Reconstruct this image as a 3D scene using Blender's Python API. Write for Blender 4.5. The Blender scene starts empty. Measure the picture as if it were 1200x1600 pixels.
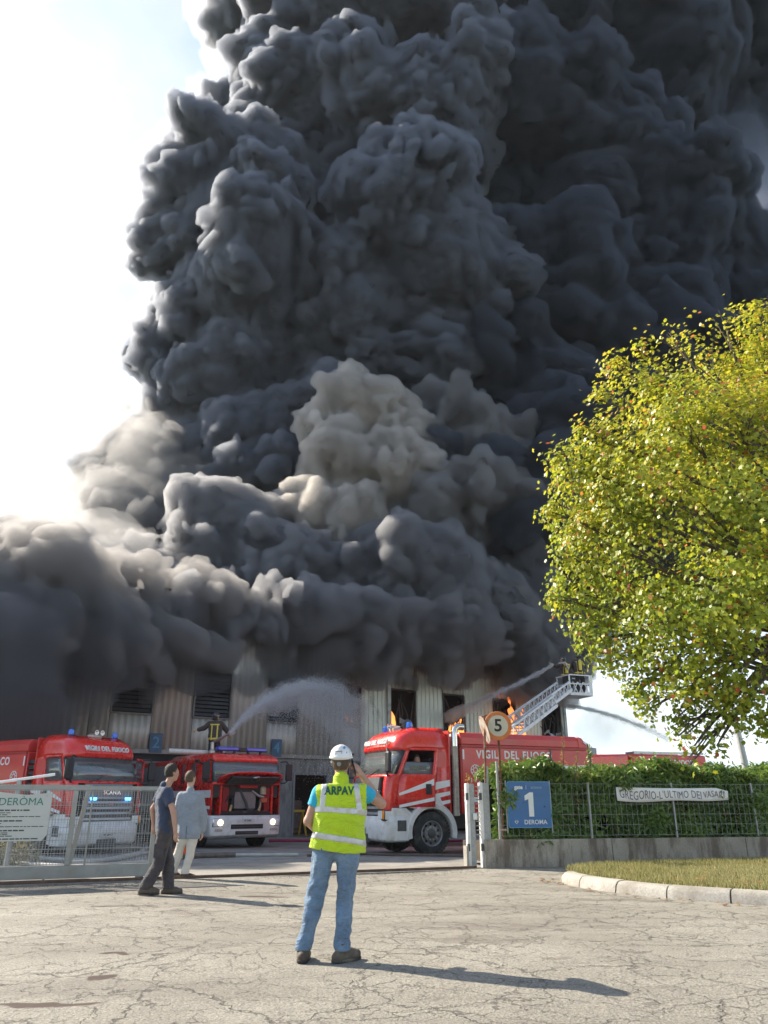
import bpy, bmesh, math, random
import numpy as np
import openvdb
from mathutils import Vector, Matrix, Euler

R = math.radians
S = bpy.context.scene
COL = S.collection

# ------------------------------------------------------------------ camera, sky, sun, exposure
CAM_H, PITCH, FPX = 1.3, R(20.56), 1200.0
cam = bpy.data.cameras.new('camera')
cam.sensor_fit = 'VERTICAL'; cam.sensor_height = 24.0; cam.lens = 18.0
cam.clip_start = 0.1; cam.clip_end = 20000
camera = bpy.data.objects.new('camera', cam)
camera.location = (0, 0, CAM_H); camera.rotation_euler = (R(90) + PITCH, 0, 0)
COL.objects.link(camera); S.camera = camera

SUN_AZ, SUN_EL = R(-60), R(36.0)          # azimuth from +Y, negative = towards the left
world = bpy.data.worlds.new('World'); S.world = world; world.use_nodes = True
wn, wl = world.node_tree.nodes, world.node_tree.links
for n in list(wn): wn.remove(n)
wo = wn.new('ShaderNodeOutputWorld'); bg = wn.new('ShaderNodeBackground')
sky = wn.new('ShaderNodeTexSky'); sky.sky_type = 'NISHITA'; sky.sun_disc = False
sky.sun_elevation = SUN_EL; sky.sun_rotation = SUN_AZ
sky.air_density = 1.0; sky.dust_density = .6; sky.ozone_density = 1.6
bg.inputs['Strength'].default_value = 0.115
# thin bright autumn cloud over the blue, laid out on the sky direction itself
tc = wn.new('ShaderNodeTexCoord'); mp = wn.new('ShaderNodeMapping'); mp.inputs['Scale'].default_value = (1.0, 1.0, 1.7)
nz = wn.new('ShaderNodeTexNoise'); nz.inputs['Scale'].default_value = 1.7; nz.inputs['Detail'].default_value = 7; nz.inputs['Roughness'].default_value = .58
nz.inputs['Distortion'].default_value = .35
cr = wn.new('ShaderNodeValToRGB'); cr.color_ramp.elements[0].position = .44; cr.color_ramp.elements[1].position = .66
cr.color_ramp.elements[0].color = (0.0, 0.0, 0.0, 1); cr.color_ramp.elements[1].color = (.8, .8, .8, 1)
cl = wn.new('ShaderNodeMix'); cl.data_type = 'RGBA'
bw = wn.new('ShaderNodeHueSaturation'); bw.inputs['Saturation'].default_value = .18; bw.inputs['Value'].default_value = .95
wl.new(tc.outputs['Generated'], mp.inputs['Vector']); wl.new(mp.outputs[0], nz.inputs['Vector'])
wl.new(nz.outputs['Fac'], cr.inputs[0]); wl.new(cr.outputs[0], cl.inputs['Factor'])
wl.new(sky.outputs[0], bw.inputs['Color']); wl.new(sky.outputs[0], cl.inputs['A']); wl.new(bw.outputs[0], cl.inputs['B'])
wl.new(cl.outputs['Result'], bg.inputs['Color']); wl.new(bg.outputs[0], wo.inputs['Surface'])

sl = bpy.data.lights.new('sun', 'SUN'); sl.energy = 5.0; sl.angle = R(.55); sl.color = (1, .91, .77)
sun = bpy.data.objects.new('sun', sl); COL.objects.link(sun)
sdir = Vector((math.sin(SUN_AZ) * math.cos(SUN_EL), math.cos(SUN_AZ) * math.cos(SUN_EL), math.sin(SUN_EL)))
sun.rotation_euler = (-sdir).to_track_quat('-Z', 'Y').to_euler(); sun.location = sdir * 300

S.view_settings.view_transform = 'Standard'; S.view_settings.look = 'None'
S.view_settings.exposure = 1.3; S.view_settings.gamma = 1; S.view_settings.use_curve_mapping = False
cy = S.cycles
S.render.engine = 'CYCLES'
cy.use_denoising = True; cy.denoiser = 'OPENIMAGEDENOISE'
cy.max_bounces = 8; cy.diffuse_bounces = 3; cy.glossy_bounces = 3; cy.transmission_bounces = 6
cy.volume_bounces = 3; cy.transparent_max_bounces = 24
cy.sample_clamp_indirect = 6.0; cy.caustics_reflective = False; cy.caustics_refractive = False

# ------------------------------------------------------------------ helpers
def tag(o, label=None, cat=None, group=None, kind=None):
    if label: o['label'] = label
    if cat: o['category'] = cat
    if group: o['group'] = group
    if kind: o['kind'] = kind
    return o

def empty(name, loc=(0, 0, 0), rz=0.0, label=None, cat=None, group=None, parent=None):
    o = bpy.data.objects.new(name, None); COL.objects.link(o)
    o.empty_display_size = .2
    o.location = loc; o.rotation_euler = (0, 0, rz)
    if parent is not None: o.parent = parent
    return tag(o, label, cat, group)

def link(name, me, parent=None, loc=None, rot=None, kind=None):
    o = bpy.data.objects.new(name, me); COL.objects.link(o)
    if parent is not None: o.parent = parent
    if loc is not None: o.location = loc
    if rot is not None: o.rotation_euler = rot
    if kind: o['kind'] = kind
    return o

def np_mesh(name, verts, faces, mats=None, smooth=True):
    """mesh from numpy arrays; faces (n,3) or (n,4)"""
    verts = np.asarray(verts, np.float32); faces = np.asarray(faces, np.int32)
    me = bpy.data.meshes.new(name)
    k = faces.shape[1]
    me.vertices.add(len(verts)); me.vertices.foreach_set('co', verts.ravel())
    me.loops.add(faces.size); me.loops.foreach_set('vertex_index', faces.ravel())
    me.polygons.add(len(faces))
    me.polygons.foreach_set('loop_start', np.arange(0, faces.size, k, dtype=np.int32))
    if smooth: me.polygons.foreach_set('use_smooth', np.ones(len(faces), bool))
    me.update(calc_edges=True)
    for m in mats or (): me.materials.append(m)
    return me

def ray_point(px, py, Y):
    """world point at depth Y along the sight line of photo pixel (px, py)"""
    cx, cy_ = (px - 600) / FPX, (800 - py) / FPX
    d = (cx, math.cos(PITCH) - cy_ * math.sin(PITCH), math.sin(PITCH) + cy_ * math.cos(PITCH))
    t = Y / d[1]
    return Vector((d[0] * t, Y, CAM_H + d[2] * t))

def ground_point(px, py):
    cx, cy_ = (px - 600) / FPX, (800 - py) / FPX
    d = (cx, math.cos(PITCH) - cy_ * math.sin(PITCH), math.sin(PITCH) + cy_ * math.cos(PITCH))
    t = -CAM_H / d[2]
    return Vector((d[0] * t, d[1] * t, 0))

def lerp(a, b, t): return a + (b - a) * t

# ---- signed-distance grids: bodies, clothes and smoke are grown from these
def up_axis(a, n, ax):
    m = a.shape[ax]
    t = np.linspace(0, m - 1.001, n); i = t.astype(int); f = t - i; f = f * f * (3 - 2 * f)
    sh = [1, 1, 1]; sh[ax] = n
    f = f.reshape(sh).astype(np.float32)
    return np.take(a, i, ax) * (1 - f) + np.take(a, i + 1, ax) * f

def vnoise(shape, cell, seed):
    r = np.random.RandomState(seed)
    a = r.uniform(-1, 1, [max(2, int(s / cell) + 2) for s in shape]).astype(np.float32)
    for ax in range(3): a = up_axis(a, shape[ax], ax)
    return a

class Field:
    def __init__(self, lo, hi, vox):
        self.lo = np.array(lo, float); self.vox = vox
        self.n = np.ceil((np.array(hi, float) - self.lo) / vox).astype(int) + 1
        self.a = np.full(self.n, 1e3, np.float32)
    def sub(self, lo, hi):
        i0 = np.clip(np.floor((np.asarray(lo) - self.lo) / self.vox).astype(int), 0, self.n)
        i1 = np.clip(np.ceil((np.asarray(hi) - self.lo) / self.vox).astype(int) + 1, 0, self.n)
        if (i1 <= i0).any(): return None
        sl = tuple(slice(a, b) for a, b in zip(i0, i1))
        g = [(self.lo[k] + self.vox * np.arange(i0[k], i1[k])).astype(np.float32) for k in range(3)]
        return sl, g[0][:, None, None], g[1][None, :, None], g[2][None, None, :]
    def merge(self, sl, d, k):
        o = self.a[sl]
        if k > 0:
            h = np.maximum(k - np.abs(o - d), 0) / k
            self.a[sl] = np.minimum(o, d) - h * h * k * .25
        else: self.a[sl] = np.minimum(o, d)
    def sphere(self, c, r, k=0.0):
        m = r + k + self.vox * 2.5
        q = self.sub(np.asarray(c) - m, np.asarray(c) + m)
        if q is None: return
        sl, x, y, z = q
        self.merge(sl, np.sqrt((x - c[0]) ** 2 + (y - c[1]) ** 2 + (z - c[2]) ** 2) - r, k)
    def capsule(self, a, b, ra, rb, k=0.0, flat=None):
        """tapered capsule; flat=(axis vector, factor) squashes it along an axis"""
        a = np.asarray(a, float); b = np.asarray(b, float)
        m = max(ra, rb) * (1.0) + k + self.vox * 2.5
        q = self.sub(np.minimum(a, b) - m, np.maximum(a, b) + m)
        if q is None: return
        sl, x, y, z = q
        ab = b - a; L2 = max(ab @ ab, 1e-9)
        px, py, pz = x - a[0], y - a[1], z - a[2]
        t = np.clip((px * ab[0] + py * ab[1] + pz * ab[2]) / L2, 0, 1)
        px = px - t * ab[0]; py = py - t * ab[1]; pz = pz - t * ab[2]
        if flat is not None:
            ax, f = np.asarray(flat[0], float), flat[1]; ax = ax / np.linalg.norm(ax)
            w = (px * ax[0] + py * ax[1] + pz * ax[2]) * (1 / f - 1)
            px = px + w * ax[0]; py = py + w * ax[1]; pz = pz + w * ax[2]
        d = np.sqrt(px * px + py * py + pz * pz) - (ra + (rb - ra) * t)
        if flat is not None: d = d * (flat[1] if flat[1] < 1 else 1)
        self.merge(sl, d, k)
    def ellipsoid(self, c, rad, k=0.0, rot=None, cut=False):
        c = np.asarray(c, float); rad = np.asarray(rad, float)
        m = rad.max() + k + self.vox * 2.5
        q = self.sub(c - m, c + m)
        if q is None: return
        sl, x, y, z = q
        px, py, pz = x - c[0], y - c[1], z - c[2]
        if rot is not None:
            M = np.array(rot.to_matrix().transposed())
            px, py, pz = (M[i, 0] * px + M[i, 1] * py + M[i, 2] * pz for i in range(3))
        k0 = np.sqrt((px / rad[0]) ** 2 + (py / rad[1]) ** 2 + (pz / rad[2]) ** 2)
        k1 = np.sqrt((px / rad[0] ** 2) ** 2 + (py / rad[1] ** 2) ** 2 + (pz / rad[2] ** 2) ** 2)
        d = k0 * (k0 - 1) / np.maximum(k1, 1e-6)
        if cut: self.a[sl] = np.maximum(self.a[sl], -d)
        else: self.merge(sl, d, k)
    def plane(self, p, n):
        """keep only the side the normal points away from"""
        n = np.asarray(n, float); n = n / np.linalg.norm(n)
        sl, x, y, z = self.sub(self.lo, self.lo + self.vox * (self.n + 1))
        self.a = np.maximum(self.a, ((x - p[0]) * n[0] + (y - p[1]) * n[1] + (z - p[2]) * n[2]).astype(np.float32))
    def noise(self, amp, size, seed):
        self.a += amp * vnoise(self.n, size / self.vox, seed)
    def at(self, c):
        i = np.round((np.asarray(c) - self.lo) / self.vox).astype(int)
        if (i < 0).any() or (i >= self.n).any(): return 1e3
        return float(self.a[tuple(i)])
    def arrays(self, iso=0.0):
        a = self.a
        a[0], a[-1], a[:, 0], a[:, -1], a[:, :, 0], a[:, :, -1] = (np.maximum(v, self.vox) for v in (a[0], a[-1], a[:, 0], a[:, -1], a[:, :, 0], a[:, :, -1]))
        g = openvdb.FloatGrid(background=float(self.vox * 3))
        g.copyFromArray(np.clip(a - iso, -self.vox * 3, self.vox * 3), tolerance=0.0); iso = 0.0
        p, q = g.convertToQuads(isovalue=iso)
        p = np.asarray(p, float) * self.vox + self.lo
        q = np.asarray(q).astype(np.int32)
        v = p[q]
        vol = np.einsum('ij,ij->i', v[:, 0], np.cross(v[:, 1], v[:, 2])).sum() + np.einsum('ij,ij->i', v[:, 0], np.cross(v[:, 2], v[:, 3])).sum()
        if vol < 0: q = q[:, ::-1].copy()
        return p, q
    def warp(self, p, specs, seed):
        """push points about with smooth vector noise: (amplitude, wavelength) pairs"""
        for q, (amp, wl) in enumerate(specs):
            cell = wl / 3.0
            g = [max(2, int((self.n[k] - 1) * self.vox / wl) + 3) for k in range(3)]
            r = np.random.RandomState(seed + q); N = r.uniform(-1, 1, g + [3])
            t = (p - self.lo) / wl; i = np.clip(np.floor(t).astype(int), 0, np.array(g) - 2); f = np.clip(t - i, 0, 1); f = f * f * (3 - 2 * f)
            d = 0
            for a in (0, 1):
                for b in (0, 1):
                    for c in (0, 1):
                        w = (f[:, 0] if a else 1 - f[:, 0]) * (f[:, 1] if b else 1 - f[:, 1]) * (f[:, 2] if c else 1 - f[:, 2])
                        d = d + N[i[:, 0] + a, i[:, 1] + b, i[:, 2] + c] * w[:, None]
            p = p + amp * d
        return p
    def mesh(self, name, mats=None, iso=0.0):
        p, q = self.arrays(iso)
        return np_mesh(name, p, q, mats)

# ---- materials
MATS = {}
def nodes_of(name):
    m = bpy.data.materials.new(name); m.use_nodes = True
    return m, m.node_tree.nodes, m.node_tree.links

def ramp(n, l, src, stops):
    r = n.new('ShaderNodeValToRGB')
    el = r.color_ramp.elements
    while len(el) < len(stops): el.new(.5)
    for e, (p, c) in zip(el, stops):
        e.position = p; e.color = (c[0], c[1], c[2], 1) if hasattr(c, '__len__') else (c, c, c, 1)
    l.new(src, r.inputs[0]); return r.outputs[0]

def noise_tex(n, l, scale, detail=4, rough=.55, vec=None, dist=0.0):
    t = n.new('ShaderNodeTexNoise'); t.inputs['Scale'].default_value = scale
    t.inputs['Detail'].default_value = detail; t.inputs['Roughness'].default_value = rough; t.inputs['Distortion'].default_value = dist
    if vec is not None: l.new(vec, t.inputs['Vector'])
    return t.outputs['Fac']

def mixc(n, l, fac, a, b, mode='MIX'):
    m = n.new('ShaderNodeMix'); m.data_type = 'RGBA'; m.blend_type = mode
    for i, v in (('Factor', fac), ('A', a), ('B', b)):
        if isinstance(v, (int, float)): m.inputs[i].default_value = v
        elif isinstance(v, tuple): m.inputs[i].default_value = (v[0], v[1], v[2], 1)
        else: l.new(v, m.inputs[i])
    return m.outputs['Result']

def mat(name, col, rough=.6, metal=0.0, var=.12, scale=6.0, dirt=None, bump=0.0, bscale=60.0, coat=0.0, spec=None, obj=True, trans=0.0):
    """a painted or plain surface with uneven colour, worn gloss and optional grime"""
    if name in MATS: return MATS[name]
    m, n, l = nodes_of(name); b = n['Principled BSDF']
    tcn = n.new('ShaderNodeTexCoord'); vec = tcn.outputs['Object']
    f = noise_tex(n, l, scale, 5, .6, vec)
    lo = tuple(c * (1 - var) for c in col); hi = tuple(min(1, c * (1 + var)) for c in col)
    c = ramp(n, l, f, [(.3, lo), (.7, hi)])
    if dirt:
        g = ramp(n, l, noise_tex(n, l, dirt[1], 6, .65, vec), [(dirt[2], 0), (dirt[2] + .22, dirt[3])])
        c = mixc(n, l, g, c, dirt[0])
    l.new(c, b.inputs['Base Color'])
    rr = ramp(n, l, noise_tex(n, l, scale * 3, 4, .6, vec), [(.3, max(0, rough - .08)), (.7, min(1, rough + .08))])
    l.new(rr, b.inputs['Roughness'])
    b.inputs['Metallic'].default_value = metal
    if coat: b.inputs['Coat Weight'].default_value = coat; b.inputs['Coat Roughness'].default_value = .08
    if spec is not None: b.inputs['Specular IOR Level'].default_value = spec
    if trans: b.inputs['Transmission Weight'].default_value = trans
    if bump:
        bp = n.new('ShaderNodeBump'); bp.inputs['Strength'].default_value = bump; bp.inputs['Distance'].default_value = .02
        l.new(noise_tex(n, l, bscale, 5, .6, vec), bp.inputs['Height']); l.new(bp.outputs[0], b.inputs['Normal'])
    MATS[name] = m; return m
# ---- mesh builder for hard things
class MB:
    def __init__(self): self.v = []; self.f = []; self.m = []; self.s = []
    def add(self, vs, fs, mi=0, smooth=False):
        o = len(self.v); self.v += [tuple(p) for p in vs]
        for f in fs: self.f.append([i + o for i in f]); self.m.append(mi); self.s.append(smooth)
        return self
    def box(self, c, d, rot=None, mi=0, taper=None):
        x, y, z = d[0] / 2, d[1] / 2, d[2] / 2
        vs = [Vector((sx * x, sy * y, sz * z)) for sz in (-1, 1) for sy in (-1, 1) for sx in (-1, 1)]
        if taper:
            for p in vs:
                if p.z > 0: p.x *= taper[0]; p.y *= taper[1]
        if rot is not None:
            M = rot.to_matrix() if isinstance(rot, Euler) else rot
            vs = [M @ p for p in vs]
        c = Vector(c)
        return self.add([p + c for p in vs], [(0, 2, 3, 1), (4, 5, 7, 6), (0, 1, 5, 4), (2, 6, 7, 3), (0, 4, 6, 2), (1, 3, 7, 5)], mi)
    def span(self, a, b, mi=0):
        """box between two corners"""
        return self.box([(a[i] + b[i]) / 2 for i in range(3)], [abs(b[i] - a[i]) for i in range(3)], None, mi)
    def beam(self, p, q, w, h, mi=0, up=(0, 0, 1)):
        p, q = Vector(p), Vector(q); d = q - p; L = d.length; d.normalize()
        u = Vector(up)
        if abs(d.dot(u)) > .98: u = Vector((0, 1, 0))
        s = d.cross(u).normalized(); t = s.cross(d)
        vs = [a + s * (i * w / 2) + t * (j * h / 2) for a in (p, q) for i, j in ((-1, -1), (1, -1), (1, 1), (-1, 1))]
        return self.add(vs, [(0, 1, 2, 3), (7, 6, 5, 4), (0, 4, 5, 1), (1, 5, 6, 2), (2, 6, 7, 3), (3, 7, 4, 0)], mi)
    def tube(self, pts, r, seg=8, mi=0, caps=True, smooth=True):
        pts = [Vector(p) for p in pts]; n = len(pts)
        rr = r if hasattr(r, '__len__') else [r] * n
        ring = []; ref = None
        for i, p in enumerate(pts):
            d = (pts[min(i + 1, n - 1)] - pts[max(i - 1, 0)]).normalized()
            if ref is None: ref = Vector((0, 0, 1)) if abs(d.z) < .9 else Vector((1, 0, 0))
            s = (ref - d * ref.dot(d)).normalized(); ref = s; t = d.cross(s)
            ring.append([p + (s * math.cos(a) + t * math.sin(a)) * rr[i] for a in (2 * math.pi * k / seg for k in range(seg))])
        o = [q for x in ring for q in x]; fs = []
        for i in range(n - 1):
            for k in range(seg):
                k2 = (k + 1) % seg
                fs.append((i * seg + k, i * seg + k2, (i + 1) * seg + k2, (i + 1) * seg + k))
        self.add(o, fs, mi, smooth)
        if caps: self.add(ring[0], [tuple(range(seg))[::-1]], mi); self.add(ring[-1], [tuple(range(seg))], mi)
        return self
    def lathe(self, prof, axis_p, axis_d, seg=24, mi=0, smooth=True, a0=0.0, a1=2 * math.pi):
        """prof: (radius, offset along axis)"""
        d = Vector(axis_d).normalized(); p = Vector(axis_p)
        u = Vector((0, 0, 1)) if abs(d.z) < .9 else Vector((1, 0, 0))
        s = d.cross(u).normalized(); t = d.cross(s)
        full = abs(a1 - a0 - 2 * math.pi) < 1e-6; m = seg if full else seg + 1
        vs = []
        for k in range(m):
            a = a0 + (a1 - a0) * k / seg
            e = s * math.cos(a) + t * math.sin(a)
            for r, h in prof: vs.append(p + d * h + e * r)
        n = len(prof); fs = []
        for k in range(seg):
            k2 = (k + 1) % m
            for i in range(n - 1): fs.append((k * n + i, k * n + i + 1, k2 * n + i + 1, k2 * n + i))
        return self.add(vs, fs, mi, smooth)
    def prism(self, poly, a, b, plane='xz', mi=0, smooth=False):
        """extrude a 2-D outline along the remaining axis from a to b"""
        def P(u, v, w): return {'xz': (u, w, v), 'xy': (u, v, w), 'yz': (w, u, v)}[plane]
        n = len(poly)
        vs = [P(u, v, a) for u, v in poly] + [P(u, v, b) for u, v in poly]
        fs = [tuple(range(n)), tuple(range(2 * n - 1, n - 1, -1))]
        for i in range(n):
            j = (i + 1) % n; fs.append((i, i + n, j + n, j))
        return self.add(vs, fs, mi, smooth)
    def build(self, name, mats, parent=None, loc=None, rot=None, bevel=0.0, kind=None, angle=35, seg=2, solid=0.0, label=None, recalc=True):
        me = bpy.data.meshes.new(name); me.from_pydata(self.v, [], self.f)
        for m in (mats if isinstance(mats, (list, tuple)) else [mats]): me.materials.append(m)
        me.polygons.foreach_set('material_index', self.m)
        me.polygons.foreach_set('use_smooth', [bool(x) or bevel > 0 for x in self.s])
        if recalc:
            bm = bmesh.new(); bm.from_mesh(me); bmesh.ops.remove_doubles(bm, verts=bm.verts, dist=1e-5)
            bmesh.ops.recalc_face_normals(bm, faces=bm.faces); bm.to_mesh(me); bm.free()
        me.set_sharp_from_angle(angle=R(angle))
        o = link(name, me, parent, loc, rot, kind)
        if solid:
            s = o.modifiers.new('solid', 'SOLIDIFY'); s.thickness = solid; s.offset = -1
        if bevel:
            b = o.modifiers.new('bevel', 'BEVEL'); b.width = bevel; b.segments = seg; b.limit_method = 'ANGLE'; b.angle_limit = R(40)
        if label: o['label'] = label
        return o

def text_mesh(txt, size, depth=.004, bold=0.0, stretch=1.0, align='CENTER', spacing=1.0, shear=0.0):
    """flat print as a mesh lying in its own xy plane"""
    cu = bpy.data.curves.new('lettering', 'FONT'); cu.body = txt; cu.size = size; cu.align_x = align; cu.align_y = 'CENTER'
    cu.extrude = depth / 2; cu.offset = bold * size; cu.space_character = spacing; cu.resolution_u = 3; cu.shear = shear
    o = bpy.data.objects.new('lettering', cu); COL.objects.link(o)
    dg = bpy.context.evaluated_depsgraph_get()
    me = bpy.data.meshes.new_from_object(o.evaluated_get(dg))
    bpy.data.objects.remove(o); bpy.data.curves.remove(cu)
    if stretch != 1.0:
        for v in me.vertices: v.co.x *= stretch
    return me

def lettering(txt, size, m, parent, loc, rot, bold=0.0, stretch=1.0, name='lettering', align='CENTER', depth=.006, spacing=1.0, shear=0.0):
    me = text_mesh(txt, size, depth, bold, stretch, align, spacing, shear); me.materials.clear(); me.materials.append(m)
    return link(name, me, parent, loc, rot)

def copy_tree(o, parent=None):
    c = o.copy(); COL.objects.link(c)
    if parent is not None: c.parent = parent
    for ch in list(o.children): copy_tree(ch, c)
    return c

def plain(name, col, rough=.5, metal=0.0, **k): return mat(name, col, rough, metal, **k)

def glass_mat(name, tint=(.55, .62, .62), rough=.03):
    m, n, l = nodes_of(name); b = n['Principled BSDF']
    b.inputs['Base Color'].default_value = (*tint, 1); b.inputs['Roughness'].default_value = rough
    b.inputs['Transmission Weight'].default_value = .82; b.inputs['IOR'].default_value = 1.85
    vec = n.new('ShaderNodeTexCoord').outputs['Object']
    r = ramp(n, l, noise_tex(n, l, 3, 6, .7, vec), [(.35, rough), (.75, rough + .16)]); l.new(r, b.inputs['Roughness'])
    return m

def glow(name, col, power):
    m, n, l = nodes_of(name); b = n['Principled BSDF']
    b.inputs['Base Color'].default_value = (*col, 1); b.inputs['Emission Color'].default_value = (*col, 1); b.inputs['Emission Strength'].default_value = power
    return m

RED = mat('engine_red', (.72, .034, .024), .28, var=.1, scale=2.2, dirt=((.30, .08, .06), 2.6, .54, .4), coat=.55)
RED_DULL = mat('body_red', (.62, .042, .034), .38, var=.12, scale=1.6, dirt=((.42, .12, .10), 1.3, .5, .4), coat=.25)
WHITE = mat('white_paint', (.72, .71, .69), .35, var=.07, scale=3, dirt=((.34, .3, .25), 4, .5, .6), coat=.2)
STRIPE = mat('reflective_white', (.78, .78, .77), .4, var=.05, scale=5, dirt=((.5, .45, .4), 4, .55, .5))
BLACK = mat('black_plastic', (.018, .018, .02), .5, var=.2, scale=8, dirt=((.12, .11, .09), 6, .55, .4))
RUBBER = mat('rubber', (.02, .02, .021), .8, var=.3, scale=14, dirt=((.13, .115, .09), 5, .48, .7), bump=.25, bscale=40)
STEEL = mat('steel', (.42, .42, .41), .42, .8, var=.15, scale=9, dirt=((.2, .17, .14), 6, .55, .5))
GALV = mat('galvanised_steel', (.34, .35, .35), .55, .45, var=.16, scale=16, dirt=((.24, .2, .16), 5, .56, .5))
CHROME = mat('chrome', (.7, .69, .66), .16, 1.0, var=.06, scale=5, dirt=((.3, .25, .2), 9, .6, .5))
DARKGREY = mat('dark_grey', (.07, .072, .075), .55, var=.2, scale=6, dirt=((.17, .15, .13), 5, .55, .5))
GREY = mat('mid_grey', (.24, .24, .24), .55, var=.15, scale=6, dirt=((.14, .12, .1), 4, .55, .5))
GLASS = glass_mat('windscreen_glass')
LENS = mat('lens_white', (.75, .76, .76), .12, var=.05, scale=6, coat=.6)
AMBER = mat('amber_lens', (.85, .28, .02), .2, var=.08, scale=6)
BLUE_LENS = mat('blue_lens', (.02, .16, .72), .15, var=.1, scale=12, coat=.5)
BLUE_GLOW = glow('blue_flash', (.05, .3, 1), 5.0)
HEAD_GLOW = glow('headlight_glow', (1, .72, .42), 2.2)
MAGENTA_GLOW = glow('side_flash', (.8, .12, .75), 2.5)
INTERIOR = mat('cab_interior', (.05, .05, .052), .8, var=.25, scale=6)
# ------------------------------------------------------------------ smoke
def smoke_surface(name, lo, hi, rim=.5, amp=.3):
    m, n, l = nodes_of(name); b = n['Principled BSDF']
    vec = n.new('ShaderNodeTexCoord').outputs['Object']
    c = ramp(n, l, noise_tex(n, l, .16, 5, .6, vec), [(.3, lo), (.7, hi)])
    l.new(c, b.inputs['Base Color']); b.inputs['Roughness'].default_value = 1; b.inputs['Specular IOR Level'].default_value = 0
    bp = n.new('ShaderNodeBump'); bp.inputs['Strength'].default_value = amp; bp.inputs['Distance'].default_value = .5
    l.new(noise_tex(n, l, .9, 6, .6, vec, .6), bp.inputs['Height']); l.new(bp.outputs[0], b.inputs['Normal'])
    return m

def smoke_volume(name, col, density, aniso=.35):
    m, n, l = nodes_of(name); n.remove(n['Principled BSDF'])
    v = n.new('ShaderNodeVolumePrincipled')
    v.inputs['Color'].default_value = (*col, 1); v.inputs['Density'].default_value = density; v.inputs['Anisotropy'].default_value = aniso
    l.new(v.outputs[0], n['Material Output'].inputs['Volume'])
    return m

def unit(rng):
    v = rng.normal(size=3); return v / np.linalg.norm(v)

def billow(F, blobs, seed, k1=.16, levels=3, n1=30, n2=16, k2=.12):
    """cauliflower of puffs: every blob sprouts smaller blobs, those sprout smaller ones again"""
    rng = np.random.RandomState(seed)
    lv = [(np.array(c), r) for c, r in blobs]
    for c, r in lv: F.sphere(c, r, r * .18)
    eye = np.array((0, 0, CAM_H))
    for level in range(levels):
        nxt = []
        n = (n1, n2, 9)[level]
        for c, r in lv:
            to = eye - c; to /= np.linalg.norm(to)
            for _ in range(n):
                d = unit(rng)
                if d @ to < -.35: continue
                rr = r * (rng.uniform(.26, .5) if level < 2 else rng.uniform(.3, .5))
                p = c + d * (r * rng.uniform(.78, 1.0))
                if F.at(p) < -rr * .7: continue
                if rr < F.vox * 1.3: continue
                nxt.append((p, rr))
        for p, rr in nxt: F.sphere(p, rr, rr * (k1 if level == 0 else k2))
        lv = nxt
    return F

def px_blobs(lst):
    out = []
    for x, y, r, Y in lst:
        p = ray_point(x, y, Y)
        dep = p.y * math.cos(PITCH) + (p.z - CAM_H) * math.sin(PITCH)
        out.append((tuple(p), r * dep / FPX))
    return out

PUFF_LEFT = [(505,320,80,56),(480,260,70,57),(425,15,72,58),(520,60,105,57),(640,30,110,56),(500,-60,120,58),(680,-80,140,60),
        (425,150,75,56),(530,170,105,54),(650,190,112,53),(760,150,100,56),(400,255,62,54),
        (375,335,118,51),(395,405,80,46.5),(275,365,55,50),(248,405,36,50),(300,480,66,51),(420,500,112,52),(560,480,115,52),(640,330,86,48),(680,275,60,47),
        (600,310,52,46.5),(700,430,96,50),(262,560,50,51),(222,568,26,51),(380,600,105,53),(520,590,115,54),(640,580,105,54),
        (330,700,84,52),(420,690,78,49),(272,735,66,54),(560,720,120,54),(420,780,100,50),(345,640,50,50.5)]
PUFF_RIGHT = [(1100,430,105,68),(1210,490,100,68),(1110,90,120,70),(800,40,130,61),(930,40,150,64),(880,-90,170,64),(1060,-80,150,68),(830,230,150,60),(940,150,150,66),(950,360,160,63),(820,450,120,55),(890,560,125,57),(1010,560,140,60),(770,620,110,54.5),(880,700,130,54),(1000,720,130,56),(1110,640,120,60),
        (820,830,140,51),(950,860,120,52),(1080,820,130,56),(880,985,74,48),(680,820,110,49),(1150,540,80,62),(1050,450,90,66),(1250,620,150,64),(1300,780,160,62),(1080,120,110,72)]
PUFF_FRONT = [(532,630,34,44),(492,666,28,43.5),(560,676,50,45),(608,692,42,45),(535,738,62,44),(600,745,75,45),(480,795,46,43),(530,830,72,43.5),(634,700,26,44.5),(575,640,24,44.6)]
PUFF_TAN_SHADED = [(700,700,74,47.5),(770,710,72,48.5),(725,790,100,47.2),(805,775,70,48.5),(640,840,90,45.5),(690,650,40,47.5),(745,655,34,48)]
PUFF_RIDGE = [(285,925,34,32.2),(325,930,38,33.0),(365,940,40,33.8),(405,945,42,34.6),(445,950,44,35.3),(490,955,46,36),(535,960,44,36.8),(575,970,44,37.6),(260,950,30,31.4),(345,965,34,33),(430,975,34,34.6),(318,808,38,41),(378,822,52,41),(440,826,46,42),(340,872,62,40),(285,885,50,39.5),(420,900,86,40.5),(500,918,84,41),(208,848,27,38),(228,868,13,38),(235,905,44,38),
         (600,915,90,42),(560,985,82,41),(300,965,78,38),(690,940,92,43.5),(440,985,72,39.5),(370,985,60,38.5),(780,960,90,46),(250,985,70,36)]
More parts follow.
